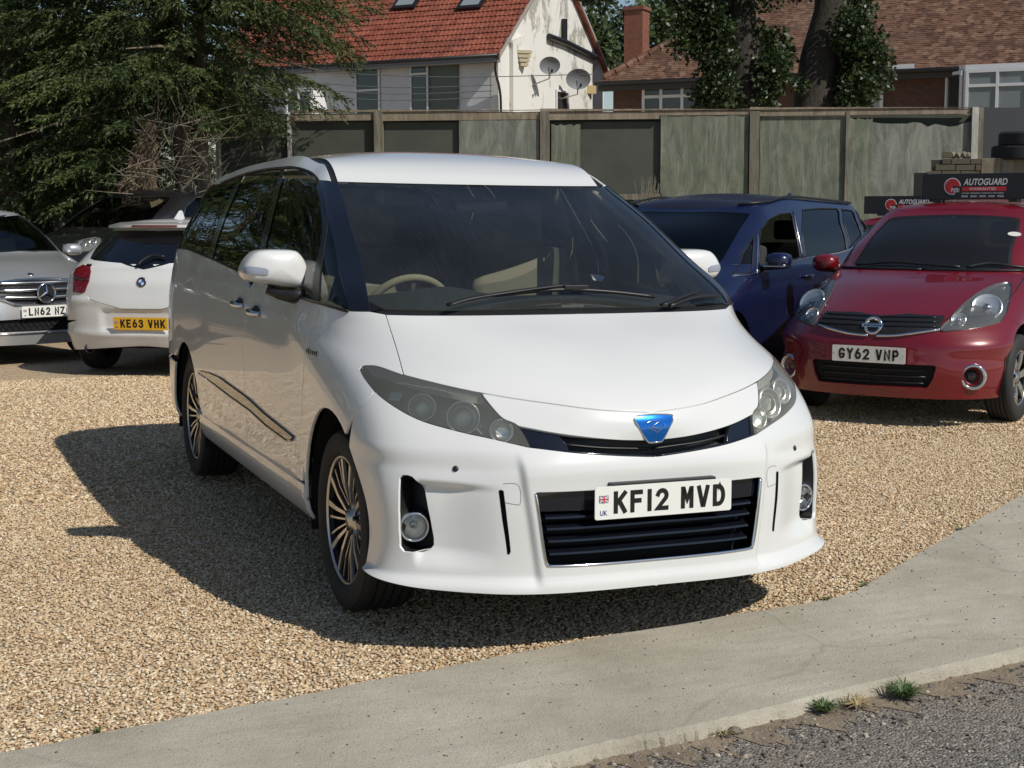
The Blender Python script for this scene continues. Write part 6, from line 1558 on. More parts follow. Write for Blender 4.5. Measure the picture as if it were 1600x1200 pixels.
# ------------------------------------------------------------------ background helpers
def quad_mesh(name, V, m, parent=None, smooth=False, mi=None):
    """V: (n,4,3) array of quads"""
    n = len(V); me = bpy.data.meshes.new(name); me.vertices.add(n*4); me.vertices.foreach_set('co', V.reshape(-1).astype(np.float32))
    me.loops.add(n*4); me.loops.foreach_set('vertex_index', np.arange(n*4)); me.polygons.add(n); me.polygons.foreach_set('loop_start', np.arange(0, n*4, 4)); me.update(calc_edges=True)
    if mi is not None: me.polygons.foreach_set('material_index', mi)
    return link(name, me, m, parent)
def leaf_mat(name, cols, rough=.55, trans=.25, scale=2.5):
    m = mat(name, cols[1], rough); t = NT(m); g = t.n('NewGeometry'); nz = t.noise(g.outputs['Position'], scale, 4, .6); n2 = t.noise(g.outputs['Position'], scale*14, 2)
    c = t.ramp(t.math('ADD', t.math('MULTIPLY', nz, .6), t.math('MULTIPLY', n2, .4)), [(.3, cols[0]), (.5, cols[1]), (.68, cols[2])])
    t.link(c, t.b.inputs['Base Color']); tl_ = t.n('BsdfTranslucent'); t.link(c, tl_.inputs[0]); mx = t.n('MixShader'); mx.inputs[0].default_value = trans
    t.link(t.b.outputs[0], mx.inputs[1]); t.link(tl_.outputs[0], mx.inputs[2]); t.link(mx.outputs[0], t.out.inputs[0]); return m
def bark_mat(name, a, b_):
    m = mat(name, a, .9); t = NT(m); v = t.coord('Object', (6, 6, 1)); n1 = t.noise(v, 3, 6, .65, 1.0); t.link(t.ramp(n1, [(.35, a), (.65, b_)]), t.b.inputs['Base Color']); t.bump(n1, .8, .03); return m
def unit(v): return v/np.maximum(np.linalg.norm(v, axis=-1, keepdims=True), 1e-9)
def cards(P, D, size, aspect, rng, jitter=.6):
    """leaf quads at points P along directions D"""
    n = len(P); A = unit(D+rng.normal(0, jitter, (n, 3))); B_ = unit(np.cross(A, rng.normal(0, 1, (n, 3)))); s = (size*rng.uniform(.6, 1.3, n))[:, None]; w_ = s*aspect
    return np.stack([P, P+A*s*.5+B_*w_*.5, P+A*s, P+A*s*.5-B_*w_*.5], 1)

# ------------------------------------------------------------------ timber fence
FA = dep(455, 176, 21.6); FB = dep(1520, 168, 20.3); fd = (FB-FA); fd.z = 0; fd.normalize(); fn = Vector((fd.y, -fd.x, 0))     # fn towards us
if fn.dot(CW-FA) < 0: fn = -fn
def fpt(px, py, off=0.0): return on_plane(px, py, FA+fn*off, fn)
fz = lambda py, px=900: fpt(px, py).z
M_BOARD = mat('fence_green_board', (.035, .042, .034), .8); t = NT(M_BOARD); v = t.coord('Object'); n1 = t.noise(v, 1.5, 6, .65); t.link(t.ramp(n1, [(.3, (.050, .058, .046)), (.6, (.072, .080, .064)), (.8, (.095, .10, .082))]), t.b.inputs['Base Color'])
def pale_board(name, a, b_, c):
    m = mat(name, a, .85); t = NT(m); v = t.coord('Object', (2.2, 2.2, .8)); n1 = t.noise(v, 2.2, 9, .72, .9); n2 = t.noise(t.coord('Object', (9, 9, .7)), 2, 5, .6, .5)
    cc = t.ramp(n1, [(.3, a), (.5, b_), (.68, c)]); cc = t.mix(t.ramp(n2, [(.5, (0,)*3), (.75, (.6,)*3)]), cc, (.33, .34, .29)); t.link(cc, t.b.inputs['Base Color']); t.bump(n1, .4, .02); return m
M_PALE = pale_board('weathered_ply_grey', (.085, .095, .075), (.17, .18, .15), (.27, .275, .235)); M_PALEG = pale_board('weathered_ply_green', (.080, .092, .064), (.140, .158, .112), (.22, .235, .175))
M_POST = pale_board('fence_post_wood', (.10, .085, .06), (.15, .135, .10), (.20, .175, .125)); M_RAIL = pale_board('fence_rail_wood', (.12, .095, .065), (.23, .185, .13), (.34, .28, .20))
M_WPOST = pale_board('white_post', (.30, .29, .27), (.48, .47, .44), (.6, .6, .57))
fence = empty('timber_fence', (FA.x, FA.y, 0)); tag(fence, 'tall weathered timber board fence with patched green panels behind the cars', 'fence')
fi = fence.matrix_world.copy(); fence_off = Vector((FA.x, FA.y, 0))
def fbox(name, x0, x1, y0, y1, m, off, th, zb=None, jag=0, seam=0):
    """board on the fence plane given by its pixel rectangle; its front face stands `off` in front of the plane"""
    p0, p1 = fpt(x0, y0), fpt(x1, y0); zt = p0.z; zt2 = p1.z; z0 = zb if zb is not None else fpt((x0+x1)/2, y1).z; b = MB()
    n = 14 if jag else 1; top = [p0+(p1-p0)*k/n for k in range(n+1)]
    tz = [zt+(zt2-zt)*k/n-(random.uniform(0, jag) if 0 < k < n else 0) for k in range(n+1)]
    fr = [Vector((p.x, p.y, z)) for p, z in zip(top, tz)]; lo = [Vector((p.x, p.y, z0)) for p in (top[-1], top[0])]
    loop = [p+fn*off-fence_off for p in fr+lo]; b.prism(loop, -fn*th); return b.build(name, m, fence)
ZB = .05
fbox('backing_board', 455, 1520, 178, 0, M_BOARD, -.10, .02, ZB); fbox('fence_board', 335, 449, 178, 0, M_BOARD, -.02, .02, ZB); fbox('fence_board', 455, 588, 190, 0, M_BOARD, -.02, .02, ZB); fbox('fence_board', 597, 723, 191, 0, M_BOARD, -.02, .02, ZB)
fbox('fence_board', 718, 843, 184, 0, M_PALE, .05, .02, ZB, jag=.05); fbox('fence_board', 862, 907, 194, 0, M_PALEG, .04, .02, 1.2, jag=.03)
fbox('fence_board', 842, 906, 190, 0, M_BOARD, -.03, .02, ZB); fbox('fence_board', 903, 1035, 190, 0, M_BOARD, -.02, .02, ZB)
fbox('fence_board', 1033, 1170, 180, 0, M_PALEG, .05, .02, ZB, jag=.03); fbox('fence_board', 1166, 1190, 180, 0, M_BOARD, -.03, .02, ZB)
fbox('fence_board', 1188, 1324, 182, 0, M_PALEG, .02, .02, ZB, jag=.02); fbox('fence_board', 1326, 1363, 184, 0, M_PALEG, .05, .02, ZB, jag=.03); fbox('fence_board', 1360, 1517, 190, 0, M_PALE, .03, .02, ZB, jag=.08)
fbox('fence_board', 1530, 1760, 166, 0, mat('black_sheet', (.06, .062, .066), .35), .0, .03, ZB, jag=.02)
for x0, x1, m, o in ((338, 343, M_WPOST, .06), (450, 454.5, M_WPOST, .06), (586, 599, M_POST, .09), (845, 859, M_POST, .09), (1172, 1187, M_POST, .10), (1322, 1328, M_POST, .07), (1518, 1528, M_WPOST, .10), (1528, 1537, M_POST, .04)): fbox('fence_post', x0, x1, 168 if x0 > 1500 else (174 if x0 > 480 else 182), 0, m, o, .09, ZB)
for x0, x1, y0, y1 in ((455, 586, 177, 189), (599, 845, 174.5, 188), (859, 1030, 174, 187), (1030, 1172, 172, 180), (1187, 1325, 170.5, 181), (1325, 1520, 169, 179)):
    fbox('fence_rail', x0, x1, y0, y1, M_RAIL, .055, .05, jag=.012)
for x0, x1, y0, y1 in ((455, 845, 171.5, 174.5), (845, 1172, 170, 173), (1172, 1520, 167.5, 170)): fbox('fence_capping', x0, x1, y0, y1, M_RAIL, .075, .10, jag=.01)
fbox('gravel_board', 905, 1035, 303, 312, M_POST, .05, .05)

# low brick wall with tyres at the right
WD = 17.0; WA = dep(1430, 250, WD); WBp = dep(1700, 250, WD-.6); wd = (WBp-WA); wd.z = 0; wd.normalize(); wn = Vector((wd.y, -wd.x, 0)); wn = wn if wn.dot(CW-WA) > 0 else -wn
wpt = lambda px, py: on_plane(px, py, WA, wn)
wall = empty('brick_wall', (WA.x, WA.y, 0)); tag(wall, 'broken low brick and concrete wall behind the red car, tyres on top', 'wall'); wo = Vector((WA.x, WA.y, 0))
M_BRICK = mat('brick_dull', (.13, .11, .075), .9); M_BRICK2 = mat('brick_dull_dark', (.10, .085, .06), .9); M_MORT = mat('mortar_dark', (.06, .055, .045), .95); M_RENDER = pale_board('rough_render', (.12, .10, .07), (.21, .18, .125), (.30, .26, .19))
def wbox(name, x0, x1, y0, y1, m, off, th, zb=None, bev=0):
    a, c = wpt(x0, y0), wpt(x1, y0); z1 = a.z; z0 = zb if zb is not None else wpt(x0, y1).z; b = MB()
    b.prism([Vector((a.x, a.y, z0))+wn*off-wo, Vector((c.x, c.y, z0))+wn*off-wo, Vector((c.x, c.y, z1))+wn*off-wo, Vector((a.x, a.y, z1))+wn*off-wo], -wn*th); return b.build(name, m, wall, bevel=bev)
wbox('wall_core', 1455, 1534, 250, 0, M_MORT, -.012, .2, 0); wbox('wall_render', 1534, 1720, 247, 0, M_RENDER, .0, .24, 0); wbox('wall_pier', 1428, 1455, 270, 0, mat('pier_dark', (.03, .03, .03), .9), -.01, .25, 0)
for (xs, y0, y1) in (((1471, 1487), 237, 246.5), ((1472, 1486, 1516, 1533), 248, 256.5), ((1461, 1493, 1524, 1533), 257.5, 266.5), ((1448, 1471, 1501, 1531), 267.5, 276)):
    for xa, xb in zip(xs, xs[1:]): wbox('brick', xa+.7, xb-.7, y0, y1, random.choice((M_BRICK, M_BRICK2)), random.uniform(-.004, .006), .11, bev=.004)
for xa in (1489, 1497, 1506, 1513):
    bm = bmesh.new(); bmesh.ops.create_icosphere(bm, subdivisions=1, radius=.045)
    for v_ in bm.verts: v_.co *= random.uniform(.7, 1.2)
    me = bpy.data.meshes.new('rubble'); bm.to_mesh(me); bm.free(); o = link('rubble', me, M_RENDER, wall); o.location = wpt(xa, 242)-wo-wn*.06
def tyre(label, px, py, r, h):
    p = wpt(px, py); b = MB(); b.lathe([(r*.6, -h*.42), (r*.66, -h*.5), (r*.93, -h*.5), (r, -h*.36), (r, h*.36), (r*.93, h*.5), (r*.66, h*.5), (r*.6, h*.42), (r*.62, 0)], 40, 'Z', close=True)
    o = b.build('loose_tyre', M_RUB, smooth=True, auto=40); o.location = p-wn*(r-.1); tag(o, label, 'tyre', 'tyres stacked on the brick wall'); return o
tyre('lower black tyre lying on the brick wall at the right edge', 1600, 238, .36, .165); tyre('upper black tyre stacked on another at the right edge', 1606, 216.5, .32, .165)

# roof signs
M_SIGN = mat('sign_black', (.012, .014, .02), .35); M_SRED = mat('sign_red', (.50, .03, .035), .4); M_SWHITE = mat('sign_white', (.75, .75, .75), .4)
def roof_sign(label, car_root, eye, y0, pxs, base_z, s):
    """advertising board on a car roof; lettering placed on its front plane. pxs: pixel -> local"""
    return None
def sign_board(label, root_m, W, H, D_=.05):
    r = empty('roof_sign', mtx=root_m); tag(r, label, 'sign', 'warranty roof signs on the cars'); b = MB(); b.box((0, D_/2, H/2+.02), (W, D_, H)); b.build('sign_panel', M_SIGN, r, bevel=.006)
    for x in (-.3, .3): b = MB(); b.box((x, D_/2, .01), (.07, .10, .024)); b.build('sign_foot', M_RUB, r)
    R90 = Matrix.Rotation(RAD(90), 4, 'X')
    def txt(s, cx, cz, w_, h, m, bold=.02, shear=.25): link('lettering', fit_text(s, w_, h, bold, shear=shear), m, r, Matrix.Translation((cx, -.003, cz))@R90)
    k = H/.205
    txt('AUTOGUARD', .075*k, .158*k, .345*k, .052*k, M_SWHITE, .02)
    b = MB(); b.box((.065*k, -.001, .103*k), (.345*k, .003, .034*k)); b.build('red_band', M_SRED, r)
    link('lettering', fit_text('WARRANTIES', .21*k, .021*k, .0, shear=.0), M_SWHITE, r, Matrix.Translation((.055*k, -.005, .103*k))@R90)
    for i, zz in enumerate((.070,)): link('lettering', fit_text('AWARD WINNING WARRANTY PROVIDERS', .33*k, .011*k), M_SWHITE, r, Matrix.Translation((.055*k, -.003, zz*k))@R90)
    for i in range(5): b = MB(); b.box((-.085*k+.07*k*i, -.001, .045*k), (.05*k, .003, .016*k)); b.build('small_mark', mat('sign_grey', (.30, .32, .36), .5), r)
    mt = Matrix.Translation((-.185*k, -.002, .125*k))@R90
    b = MB(); b.lathe([(0, .0), (.067*k, .0)], 40, 'Z', mt, a0=RAD(0), a1=RAD(290)); lg_ = b.build('logo', M_SWHITE, r)
    b = MB(); b.lathe([(0, .001), (.060*k, .001)], 40, 'Z', mt, a0=RAD(0), a1=RAD(287)); b.build('logo_disc', M_SRED, r)
    b = MB(); b.lathe([(.034*k, .0022), (.038*k, .0022)], 40, 'Z', mt, a0=RAD(20), a1=RAD(285)); b.build('logo_arc', mat('sign_darkred', (.22, .01, .015), .4), r)
    link('lettering', fit_text('MBi', .07*k, .034*k, .0, shear=.2), M_SWHITE, r, Matrix.Translation((-.160*k, -.006, .095*k))@R90)
    return r
ln = NC.W2L
lo_ = ln@CW; ld = ln.to_3x3()@ray_w(1441, 290); tt = (1.28-lo_.y)/ld.y; xl = (lo_+ld*tt).x; ld = ln.to_3x3()@ray_w(1536, 279); xm = (lo_+ld*((1.28-lo_.y)/ld.y)).x
SIGNX = xm-.055
Wd = (SIGNX-xl)*2
ln_w = NC.root.matrix_basis.copy() if False else Matrix.Translation((4.456, 3.642, 0))@Matrix.Rotation(-.983, 4, 'Z')
sign_board('large black AUTOGUARD WARRANTIES board standing on the red car roof', ln_w@Matrix.Translation((SIGNX, 1.28, NC.roof_z(1.28)-.004)), Wd, .205)
c2 = copy_tree(NC.root); p2 = dep(1428, 330, 16.9); th2 = -.90
loc2 = Vector((p2.x, p2.y, 0))-Matrix.Rotation(th2, 3, 'Z')@Vector((0, 1.28, 0)); c2.location = loc2; c2.rotation_euler = (0, 0, th2); c2.scale = (1, 1, .915)
c2['label'] = 'red car hidden behind the blue one, carrying the smaller AUTOGUARD board'
zr2 = NC.roof_z(1.28)*.915
sign_board('smaller AUTOGUARD board on the roof of the hidden car behind', Matrix.Translation(loc2)@Matrix.Rotation(th2, 4, 'Z')@Matrix.Translation((-.08, 1.28, zr2-.004)), 1.0, .205)

# ------------------------------------------------------------------ white house
HC = dep(778, 76, 45.0); ez = HC.z; O = Vector((HC.x, HC.y, 0)); yaw = CAMV['yaw']+math.atan((778-800)/CAMV['F'])
rv_ = Vector((math.cos(yaw), -math.sin(yaw), 0)); fv = Vector((math.sin(yaw), math.cos(yaw), 0)); ha = -rv_*math.cos(RAD(29))+fv*math.sin(RAD(29)); hg = rv_*math.cos(RAD(61))+fv*math.sin(RAD(61))
GW = 7.6; LA = 11.0; RZ = 9.75
house = empty('white_house', O); tag(house, 'white rendered house with orange-red tiled roof and peeling gable, behind the fence', 'house')
def H(a, g, z): return ha*a+hg*g+Vector((0, 0, z))        # local to the house empty
M_HW = mat('white_render', (.62, .63, .64), .85); t = NT(M_HW); n1 = t.noise(t.coord('Object'), .9, 6, .65); t.link(t.ramp(n1, [(.3, (.52, .54, .56)), (.6, (.64, .65, .66))]), t.b.inputs['Base Color'])
M_GAB = mat('peeling_render', (.7, .69, .65), .9); t = NT(M_GAB); v = t.coord('Object'); n1 = t.noise(t.coord('Object', (1, 1, .55)), 1.4, 9, .72, .5); n2 = t.noise(v, .30, 3); sx_ = t.n('SeparateXYZ'); t.link(v, sx_.inputs[0])
up_ = t.math('MULTIPLY', t.math('SUBTRACT', sx_.outputs[2], 4.4), .035)
t.link(t.ramp(t.math('ADD', t.math('ADD', n1, t.math('MULTIPLY', n2, .25)), up_), [(.70, (.68, .67, .63)), (.745, (.56, .54, .48)), (.78, (.30, .29, .25)), (.88, (.42, .41, .37))]), t.b.inputs['Base Color'])
M_GUT = mat('gutter_black', (.012, .012, .013), .4); M_UPVC = mat('white_upvc', (.68, .69, .70), .4); M_PANE = mat('house_pane', (.03, .04, .04), .05, 0, .5, spec=.7); M_CURT = mat('curtain', (.12, .15, .13), .8)
b = MB(); b.prism([H(0, .01, 0), H(LA, .01, 0), H(LA, .01, ez), H(0, .01, ez)], hg*.25); b.build('front_wall', M_HW, house)
b = MB(); b.prism([H(-.01, 0, 0), H(-.01, GW, 0), H(-.01, GW, ez), H(-.01, GW/2, RZ-.1), H(-.01, 0, ez)], ha*.25); b.build('gable_wall', M_GAB, house)
b = MB(); b.prism([H(LA-.3, 0, 0), H(LA-.3, GW, 0), H(LA-.3, GW, ez), H(LA-.3, GW/2, RZ-.1), H(LA-.3, 0, ez)], ha*.25); b.build('gable_wall', M_HW, house)
b = MB(); b.prism([H(.1, GW-.25, 0), H(LA-.1, GW-.25, 0), H(LA-.1, GW-.25, ez), H(.1, GW-.25, ez)], hg*.25); b.build('rear_wall', M_HW, house)
M_TILE = mat('red_roof_tile', (.30, .07, .035), .75); t = NT(M_TILE); v = t.coord('Object'); n1 = t.noise(v, .8, 6, .7); vo = t.n('TexVoronoi'); t.link(v, vo.inputs['Vector']); vo.inputs['Scale'].default_value = 4.5; sp_ = t.n('SeparateColor'); t.link(vo.outputs['Color'], sp_.inputs[0])
c = t.ramp(sp_.outputs[0], [(0, (.17, .042, .022)), (.5, (.25, .065, .034)), (1, (.32, .095, .055))]); c = t.mix(t.ramp(n1, [(.45, (0,)*3), (.75, (.65,)*3)]), c, (.13, .055, .035)); t.link(c, t.b.inputs['Base Color'])
def tile_slope(name, P0, along, up, nrm, La, Lu, gauge, col, amp, step, m, parent, per=4, left=None, jit=.004, right=None):
    """courses of tiles on a roof slope: rolled profile across, a step at each course. left(t)/right(t): side limits"""
    Q = []; nrow = int(Lu/gauge)
    for k in range(nrow):
        t0, t1 = k*gauge, (k+1)*gauge+.03; a0 = left((t0+t1)/2) if left else 0; a1 = right((t0+t1)/2) if right else La
        if a1-a0 < col: continue
        n = max(2, int((a1-a0)/col))*per; s = a0+(np.arange(n+1))*(a1-a0)/n; off = (k % 2)*col*.5
        hgt = amp*np.abs(np.sin((s+off)/col*math.pi)) if per > 1 else np.zeros(n+1)
        dz = np.repeat(rng.normal(0, jit, (n//per)+1), per)[:n+1]
        A = np.array(P0)+np.outer(s, np.array(along)); u_ = np.array(up); nn = np.array(nrm)
        lo = A+u_*t0+np.outer(hgt+step+dz, nn); hi = A+u_*t1+np.outer(hgt*.9+.004, nn); bt = A+u_*t0+np.outer(np.zeros(n+1)-.01, nn)
        Q.append(np.stack([lo[:-1], lo[1:], hi[1:], hi[:-1]], 1)); Q.append(np.stack([bt[:-1], bt[1:], lo[1:], lo[:-1]], 1))
    o = quad_mesh(name, np.concatenate(Q), m, parent); tag(o, kind='stuff'); return o
sl = (RZ-ez)/(GW/2); ang = math.atan(sl); upv = (hg*math.cos(ang)+Vector((0, 0, math.sin(ang)))); nv_ = (-hg*math.sin(ang)+Vector((0, 0, math.cos(ang)))); SLn = (GW/2)/math.cos(ang)
P0 = H(-.18, 0, ez)-upv*.32
tile_slope('roof_tiles', P0, ha, upv, nv_, LA+.4, SLn+.34, .29, .16, .02, .035, M_TILE, house)
b = MB(); b.prism([P0-nv_*.015, P0+ha*(LA+.4)-nv_*.015, P0+ha*(LA+.4)+upv*(SLn+.3)-nv_*.015, P0+upv*(SLn+.3)-nv_*.015], -nv_*.08); b.build('roof_deck', mat('roof_felt', (.10, .03, .02), .9), house)
up2 = (-hg*math.cos(ang)+Vector((0, 0, math.sin(ang)))); nv2 = (hg*math.sin(ang)+Vector((0, 0, math.cos(ang)))); P1 = H(-.18, GW, ez)-up2*.32
b = MB(); b.prism([P1, P1+ha*(LA+.4), P1+ha*(LA+.4)+up2*(SLn+.3), P1+up2*(SLn+.3)], -nv2*.10); b.build('rear_roof', M_TILE, house)
for (q0, q1) in ((H(-.2, 0, ez)-upv*.32, H(-.2, GW/2, RZ+.02)), (H(-.2, GW, ez)-up2*.32, H(-.2, GW/2, RZ+.02))):
    b = MB(); d_ = (q1-q0); pr = Vector((0, 0, .14)); b.prism([q0-pr*.6, q1-pr*.6, q1+pr*.25, q0+pr*.25], ha*.05); b.build('verge_board', mat('verge_grey', (.30, .28, .25), .8), house)
gt = H(-.15, -.30, ez-.32*math.sin(ang)-.02)
b = MB(); b.tube([gt, gt+ha*(LA+.3)], .065, 10); b.build('gutter', M_GUT, house, smooth=True)
b = MB(); b.box(Vector((0, 0, 0)), (1, 1, 1)); b.v = [tuple(H(-.1+(x+.5)*(LA+.2), -.18+.3*y, ez-.34+z*.16)) for x, y, z in b.v]; b.build('soffit', mat('soffit_grey', (.16, .16, .16), .8), house)
b = MB(); b.tube(catmull([gt+ha*.05, H(-.05, -.25, ez-.7), H(-.10, -.06, ez-1.3), H(-.12, -.04, ez-2.2), H(-.12, -.04, .3)], 5), .04, 8); b.build('downpipe', M_GUT, house, smooth=True)
def plane_ag(px, py, axis):      # pixel -> (along, z) on front wall (axis a) or gable (axis g)
    n = hg if axis == 'a' else ha; p = on_plane(px, py, O, n)-O; return p.dot(ha if axis == 'a' else hg), p.z
def window_on(parent, frame, org, x0, x1, z0, z1, cols, rows=(1.0,), depth=.06, m=None, pane=None, bar=.06, name='window', opening=None):
    """frame(a, out, z): local point; cols/rows relative widths"""
    m = m or M_UPVC; pane = pane or M_PANE
    def bx(a0, a1, o0, o1, q0, q1):
        bb = MB(); bb.box((0, 0, 0), (1, 1, 1)); bb.v = [tuple(frame(a0+(x+.5)*(a1-a0), o0+(y+.5)*(o1-o0), q0+(z+.5)*(q1-q0))) for x, y, z in bb.v]; return bb
    p = bx(x0, x1, -.01, .02, z0, z1).build(name, pane, parent)
    for q0, q1 in ((z0, z0+bar), (z1-bar, z1)): bx(x0, x1, .0, depth, q0, q1).build('frame', m, p)
    bx(x0-.06, x1+.06, .0, depth+.06, z0-.05, z0).build('sill', m, p)
    xs = [x0]; tot = sum(cols)
    for c_w in cols: xs.append(xs[-1]+(x1-x0)*c_w/tot)
    for i, xx in enumerate(xs): bx(min(max(xx-bar/2, x0), x1-bar), min(max(xx-bar/2, x0), x1-bar)+bar, .0, depth+.002, z0+bar, z1-bar).build('mullion', m, p)
    zz = z0; tr = sum(rows)
    for r_ in rows[:-1]:
        zz += (z1-z0)*r_/tr
        for i in range(len(cols)): bx(xs[i]+bar/2, xs[i+1]-bar/2, .0, depth-.002, zz-bar/2, zz+bar/2).build('transom', m, p)
    return p
FW = lambda a, o, z: H(a, -o, z)
def win_px(x0, x1, y0, y1, cols, rows, **k):
    a0, z1 = plane_ag(x0, y0, 'a'); a1, _ = plane_ag(x1, y0, 'a'); _, z0 = plane_ag(x0, y1, 'a'); return window_on(house, FW, None, min(a0, a1), max(a0, a1), z0, z1, cols, rows, **k)
win_px(555, 594, 104, 182, (1,), (1, .95)); win_px(641, 670, 98, 182, (1,), (1, .28)); win_px(671, 717, 99, 182, (1,), (1,), pane=M_CURT, m=mat('dark_frame', (.10, .11, .11), .5), bar=.03)
a0, z1 = plane_ag(514, 139, 'a'); a1, z0 = plane_ag(462, 180, 'a')
b = MB(); b.prism([H(a0, 0, z0-1.5), H(a0+.25, -.55, z0-1.5), H(a1, -.55, z0-1.5), H(a1+.3, 0, z0-1.5)], Vector((0, 0, z1-z0+1.55))); b.build('bay', M_UPVC, house)
window_on(house, lambda a, o, z: H(a, -.55-o, z), None, a0+.28, a1-.05, z0, z1-.05, (1, 1), (1,))
# rooflights
for px in (640, 742):
    pp = on_plane(px, 3, O+P0, nv_)-O; o0 = pp+nv_*.06; b = MB(); b.prism([o0-ha*.45-upv*.5, o0+ha*.45-upv*.5, o0+ha*.45+upv*.5, o0-ha*.45+upv*.5], nv_*.08); rl = b.build('rooflight', M_GUT, house)
    b = MB(); b.prism([o0-ha*.33-upv*.38+nv_*.085, o0+ha*.33-upv*.38+nv_*.085, o0+ha*.33+upv*.38+nv_*.085, o0-ha*.33+upv*.38+nv_*.085], nv_*.01); b.build('pane', mat('bright_pane', (.25, .28, .30), .1), rl)
# gable details
GP = lambda px, py, o=0: (lambda g, z: H(-o, g, z))(*plane_ag(px, py, 'g'))
g0, _ = plane_ag(795, 60, 'g'); g1, _ = plane_ag(812, 60, 'g'); b = MB(); b.prism([H(-.012, g0, 0), H(-.012, g1, 0), H(-.012, g1, ez+.55), H(-.012, g0, ez+.25)], -ha*.14); b.build('chimney_breast', M_GAB, house)
b = MB(); q_ = GP(808, 82, .2)
for k in range(4): b.box(q_+Vector((0, 0, -.13*k)), (.50-.08*k, .30, .10))
b.build('corbel', mat('corbel_buff', (.42, .36, .24), .8), house)
b = MB(); b.tube([GP(878, 30, .1), GP(878, 64, .1)], .10, 8); b.build('soil_pipe', M_GUT, house); b = MB(); b.tube([GP(853, 57, .12), GP(878, 66, .12), GP(927, 90, .12)], .10, 8); b.build('soil_pipe', M_GUT, house)
window_on(house, lambda a, o, z: H(-o-.01, a, z), None, *sorted((plane_ag(867, 145, 'g')[0], plane_ag(887, 145, 'g')[0])), plane_ag(867, 185, 'g')[1], plane_ag(867, 140, 'g')[1], (1,), (1,))
b = MB(); b.box(GP(919, 140, .03), (.5, .12, .28)); b.build('wall_box', mat('box_buff', (.45, .34, .16), .7), house)
def dish(label, px, py, rw, rh):
    p = O+GP(px, py, .55); ax = (CW-p).normalized()+Vector((.25, 0, -.12)); mt = basis(Vector((0, 0, 0)), ax); mt = Matrix.Translation(p)@mt
    r = empty('satellite_dish', p); tag(r, label, 'satellite dish', 'dishes on the gable'); mt = basis(Vector((0, 0, 0)), ax)@Matrix.Scale(rh/rw, 4, (0, 1, 0))
    b = MB(); b.lathe([(rw*k/6, .14*rw*(k/6)**2*4*.5) for k in range(7)], 28, 'Z', mt); b.build('reflector', mat('dish_grey', (.16, .17, .18), .6), r, smooth=True)
    b = MB(); b.tube([mt@Vector((0, -rw*.95, .1)), mt@Vector((0, -rw*.5, rw*1.1))], .02, 6); b.tube([mt@Vector((0, -rw*.6, rw*1.05)), mt@Vector((0, -rw*.3, rw*1.15))], .04, 6); b.build('feed_arm', M_GUT, r)
    b = MB(); b.tube([Vector((0, 0, -.05)), Vector((0, 0, -rh*1.5)), (O+GP(px-3, py+30, .02))-p], .025, 6); b.build('bracket', M_SATIN, r)
dish('smaller grey satellite dish on the white gable, left one', 834, 103, .34, .28); dish('larger grey satellite dish on the white gable, right one', 879, 124, .42, .34)
for k, (ya, yb) in enumerate(((112, 118), (128, 133), (139, 142), (149, 152))):
    p0, p1 = dep(470, ya, 44.3), dep(770 if k else 925, yb-(k == 0)*2, 44.4); pm2 = (p0+p1)/2+Vector((0, 0, -.12)); b = MB(); b.tube(catmull([p0, pm2, p1], 8), .012, 4)
    o = b.build('overhead_cable', mat('cable_grey', (.10, .10, .10), .6)); tag(o, 'thin grey cable strung before the white house, ' + ('topmost', 'second from top', 'third from top', 'lowest')[k]+' of four', 'cable', 'cables before the white house')

# ------------------------------------------------------------------ brick bungalow with brown tiled roof
B0 = dep(935, 128, 47.0); B1 = dep(1600, 100, 41.5); bz = B0.z; bw_ = (B1-B0); bw_.z = 0; bl_ = bw_.length; bw_.normalize(); bh = Vector((-bw_.y, bw_.x, 0)); bh = bh if bh.dot(B0-CW) > 0 else -bh
BO = Vector((B0.x, B0.y, 0)); BL = bl_+7
bung = empty('brick_house', BO); tag(bung, 'brown brick house with long mottled brown tiled roof and chimney, behind the right trees', 'house')
BP = lambda a, o, z: bw_*a+bh*o+Vector((0, 0, z))
M_BW = mat('brown_brickwork', (.10, .05, .035), .9); t = NT(M_BW); br = t.n('TexBrick'); v = t.coord('Object', (1, 1, 1), (RAD(90), 0, math.atan2(bw_.y, bw_.x))); t.link(v, br.inputs['Vector']); br.inputs['Scale'].default_value = 4.4; br.inputs['Color1'].default_value = (.12, .055, .036, 1); br.inputs['Color2'].default_value = (.08, .042, .03, 1); br.inputs['Mortar'].default_value = (.10, .085, .07, 1); br.inputs['Mortar Size'].default_value = .012; t.link(br.outputs[0], t.b.inputs['Base Color'])
b = MB(); b.prism([BP(.35, .4, 0), BP(BL, .4, 0), BP(BL, .4, bz-.05), BP(.35, .4, bz-.05)], bh*8); b.build('wall', M_BW, bung)
pit = RAD(36); bup = bh*math.cos(pit)+Vector((0, 0, math.sin(pit))); bn = -bh*math.sin(pit)+Vector((0, 0, math.cos(pit)))
M_BT = mat('brown_roof_tile', (.17, .08, .055), .85); t = NT(M_BT); v = t.coord('Object'); vo = t.n('TexVoronoi'); t.link(v, vo.inputs['Vector']); vo.inputs['Scale'].default_value = 5.5; sp_ = t.n('SeparateColor'); t.link(vo.outputs['Color'], sp_.inputs[0]); n1 = t.noise(v, .5, 6, .65)
c = t.ramp(sp_.outputs[0], [(0, (.072, .032, .020)), (.4, (.118, .054, .033)), (.75, (.155, .076, .046)), (1, (.215, .125, .080))]); c = t.mix(t.ramp(n1, [(.5, (0,)*3), (.72, (.6,)*3)]), c, (.165, .125, .080)); t.link(c, t.b.inputs['Base Color'])
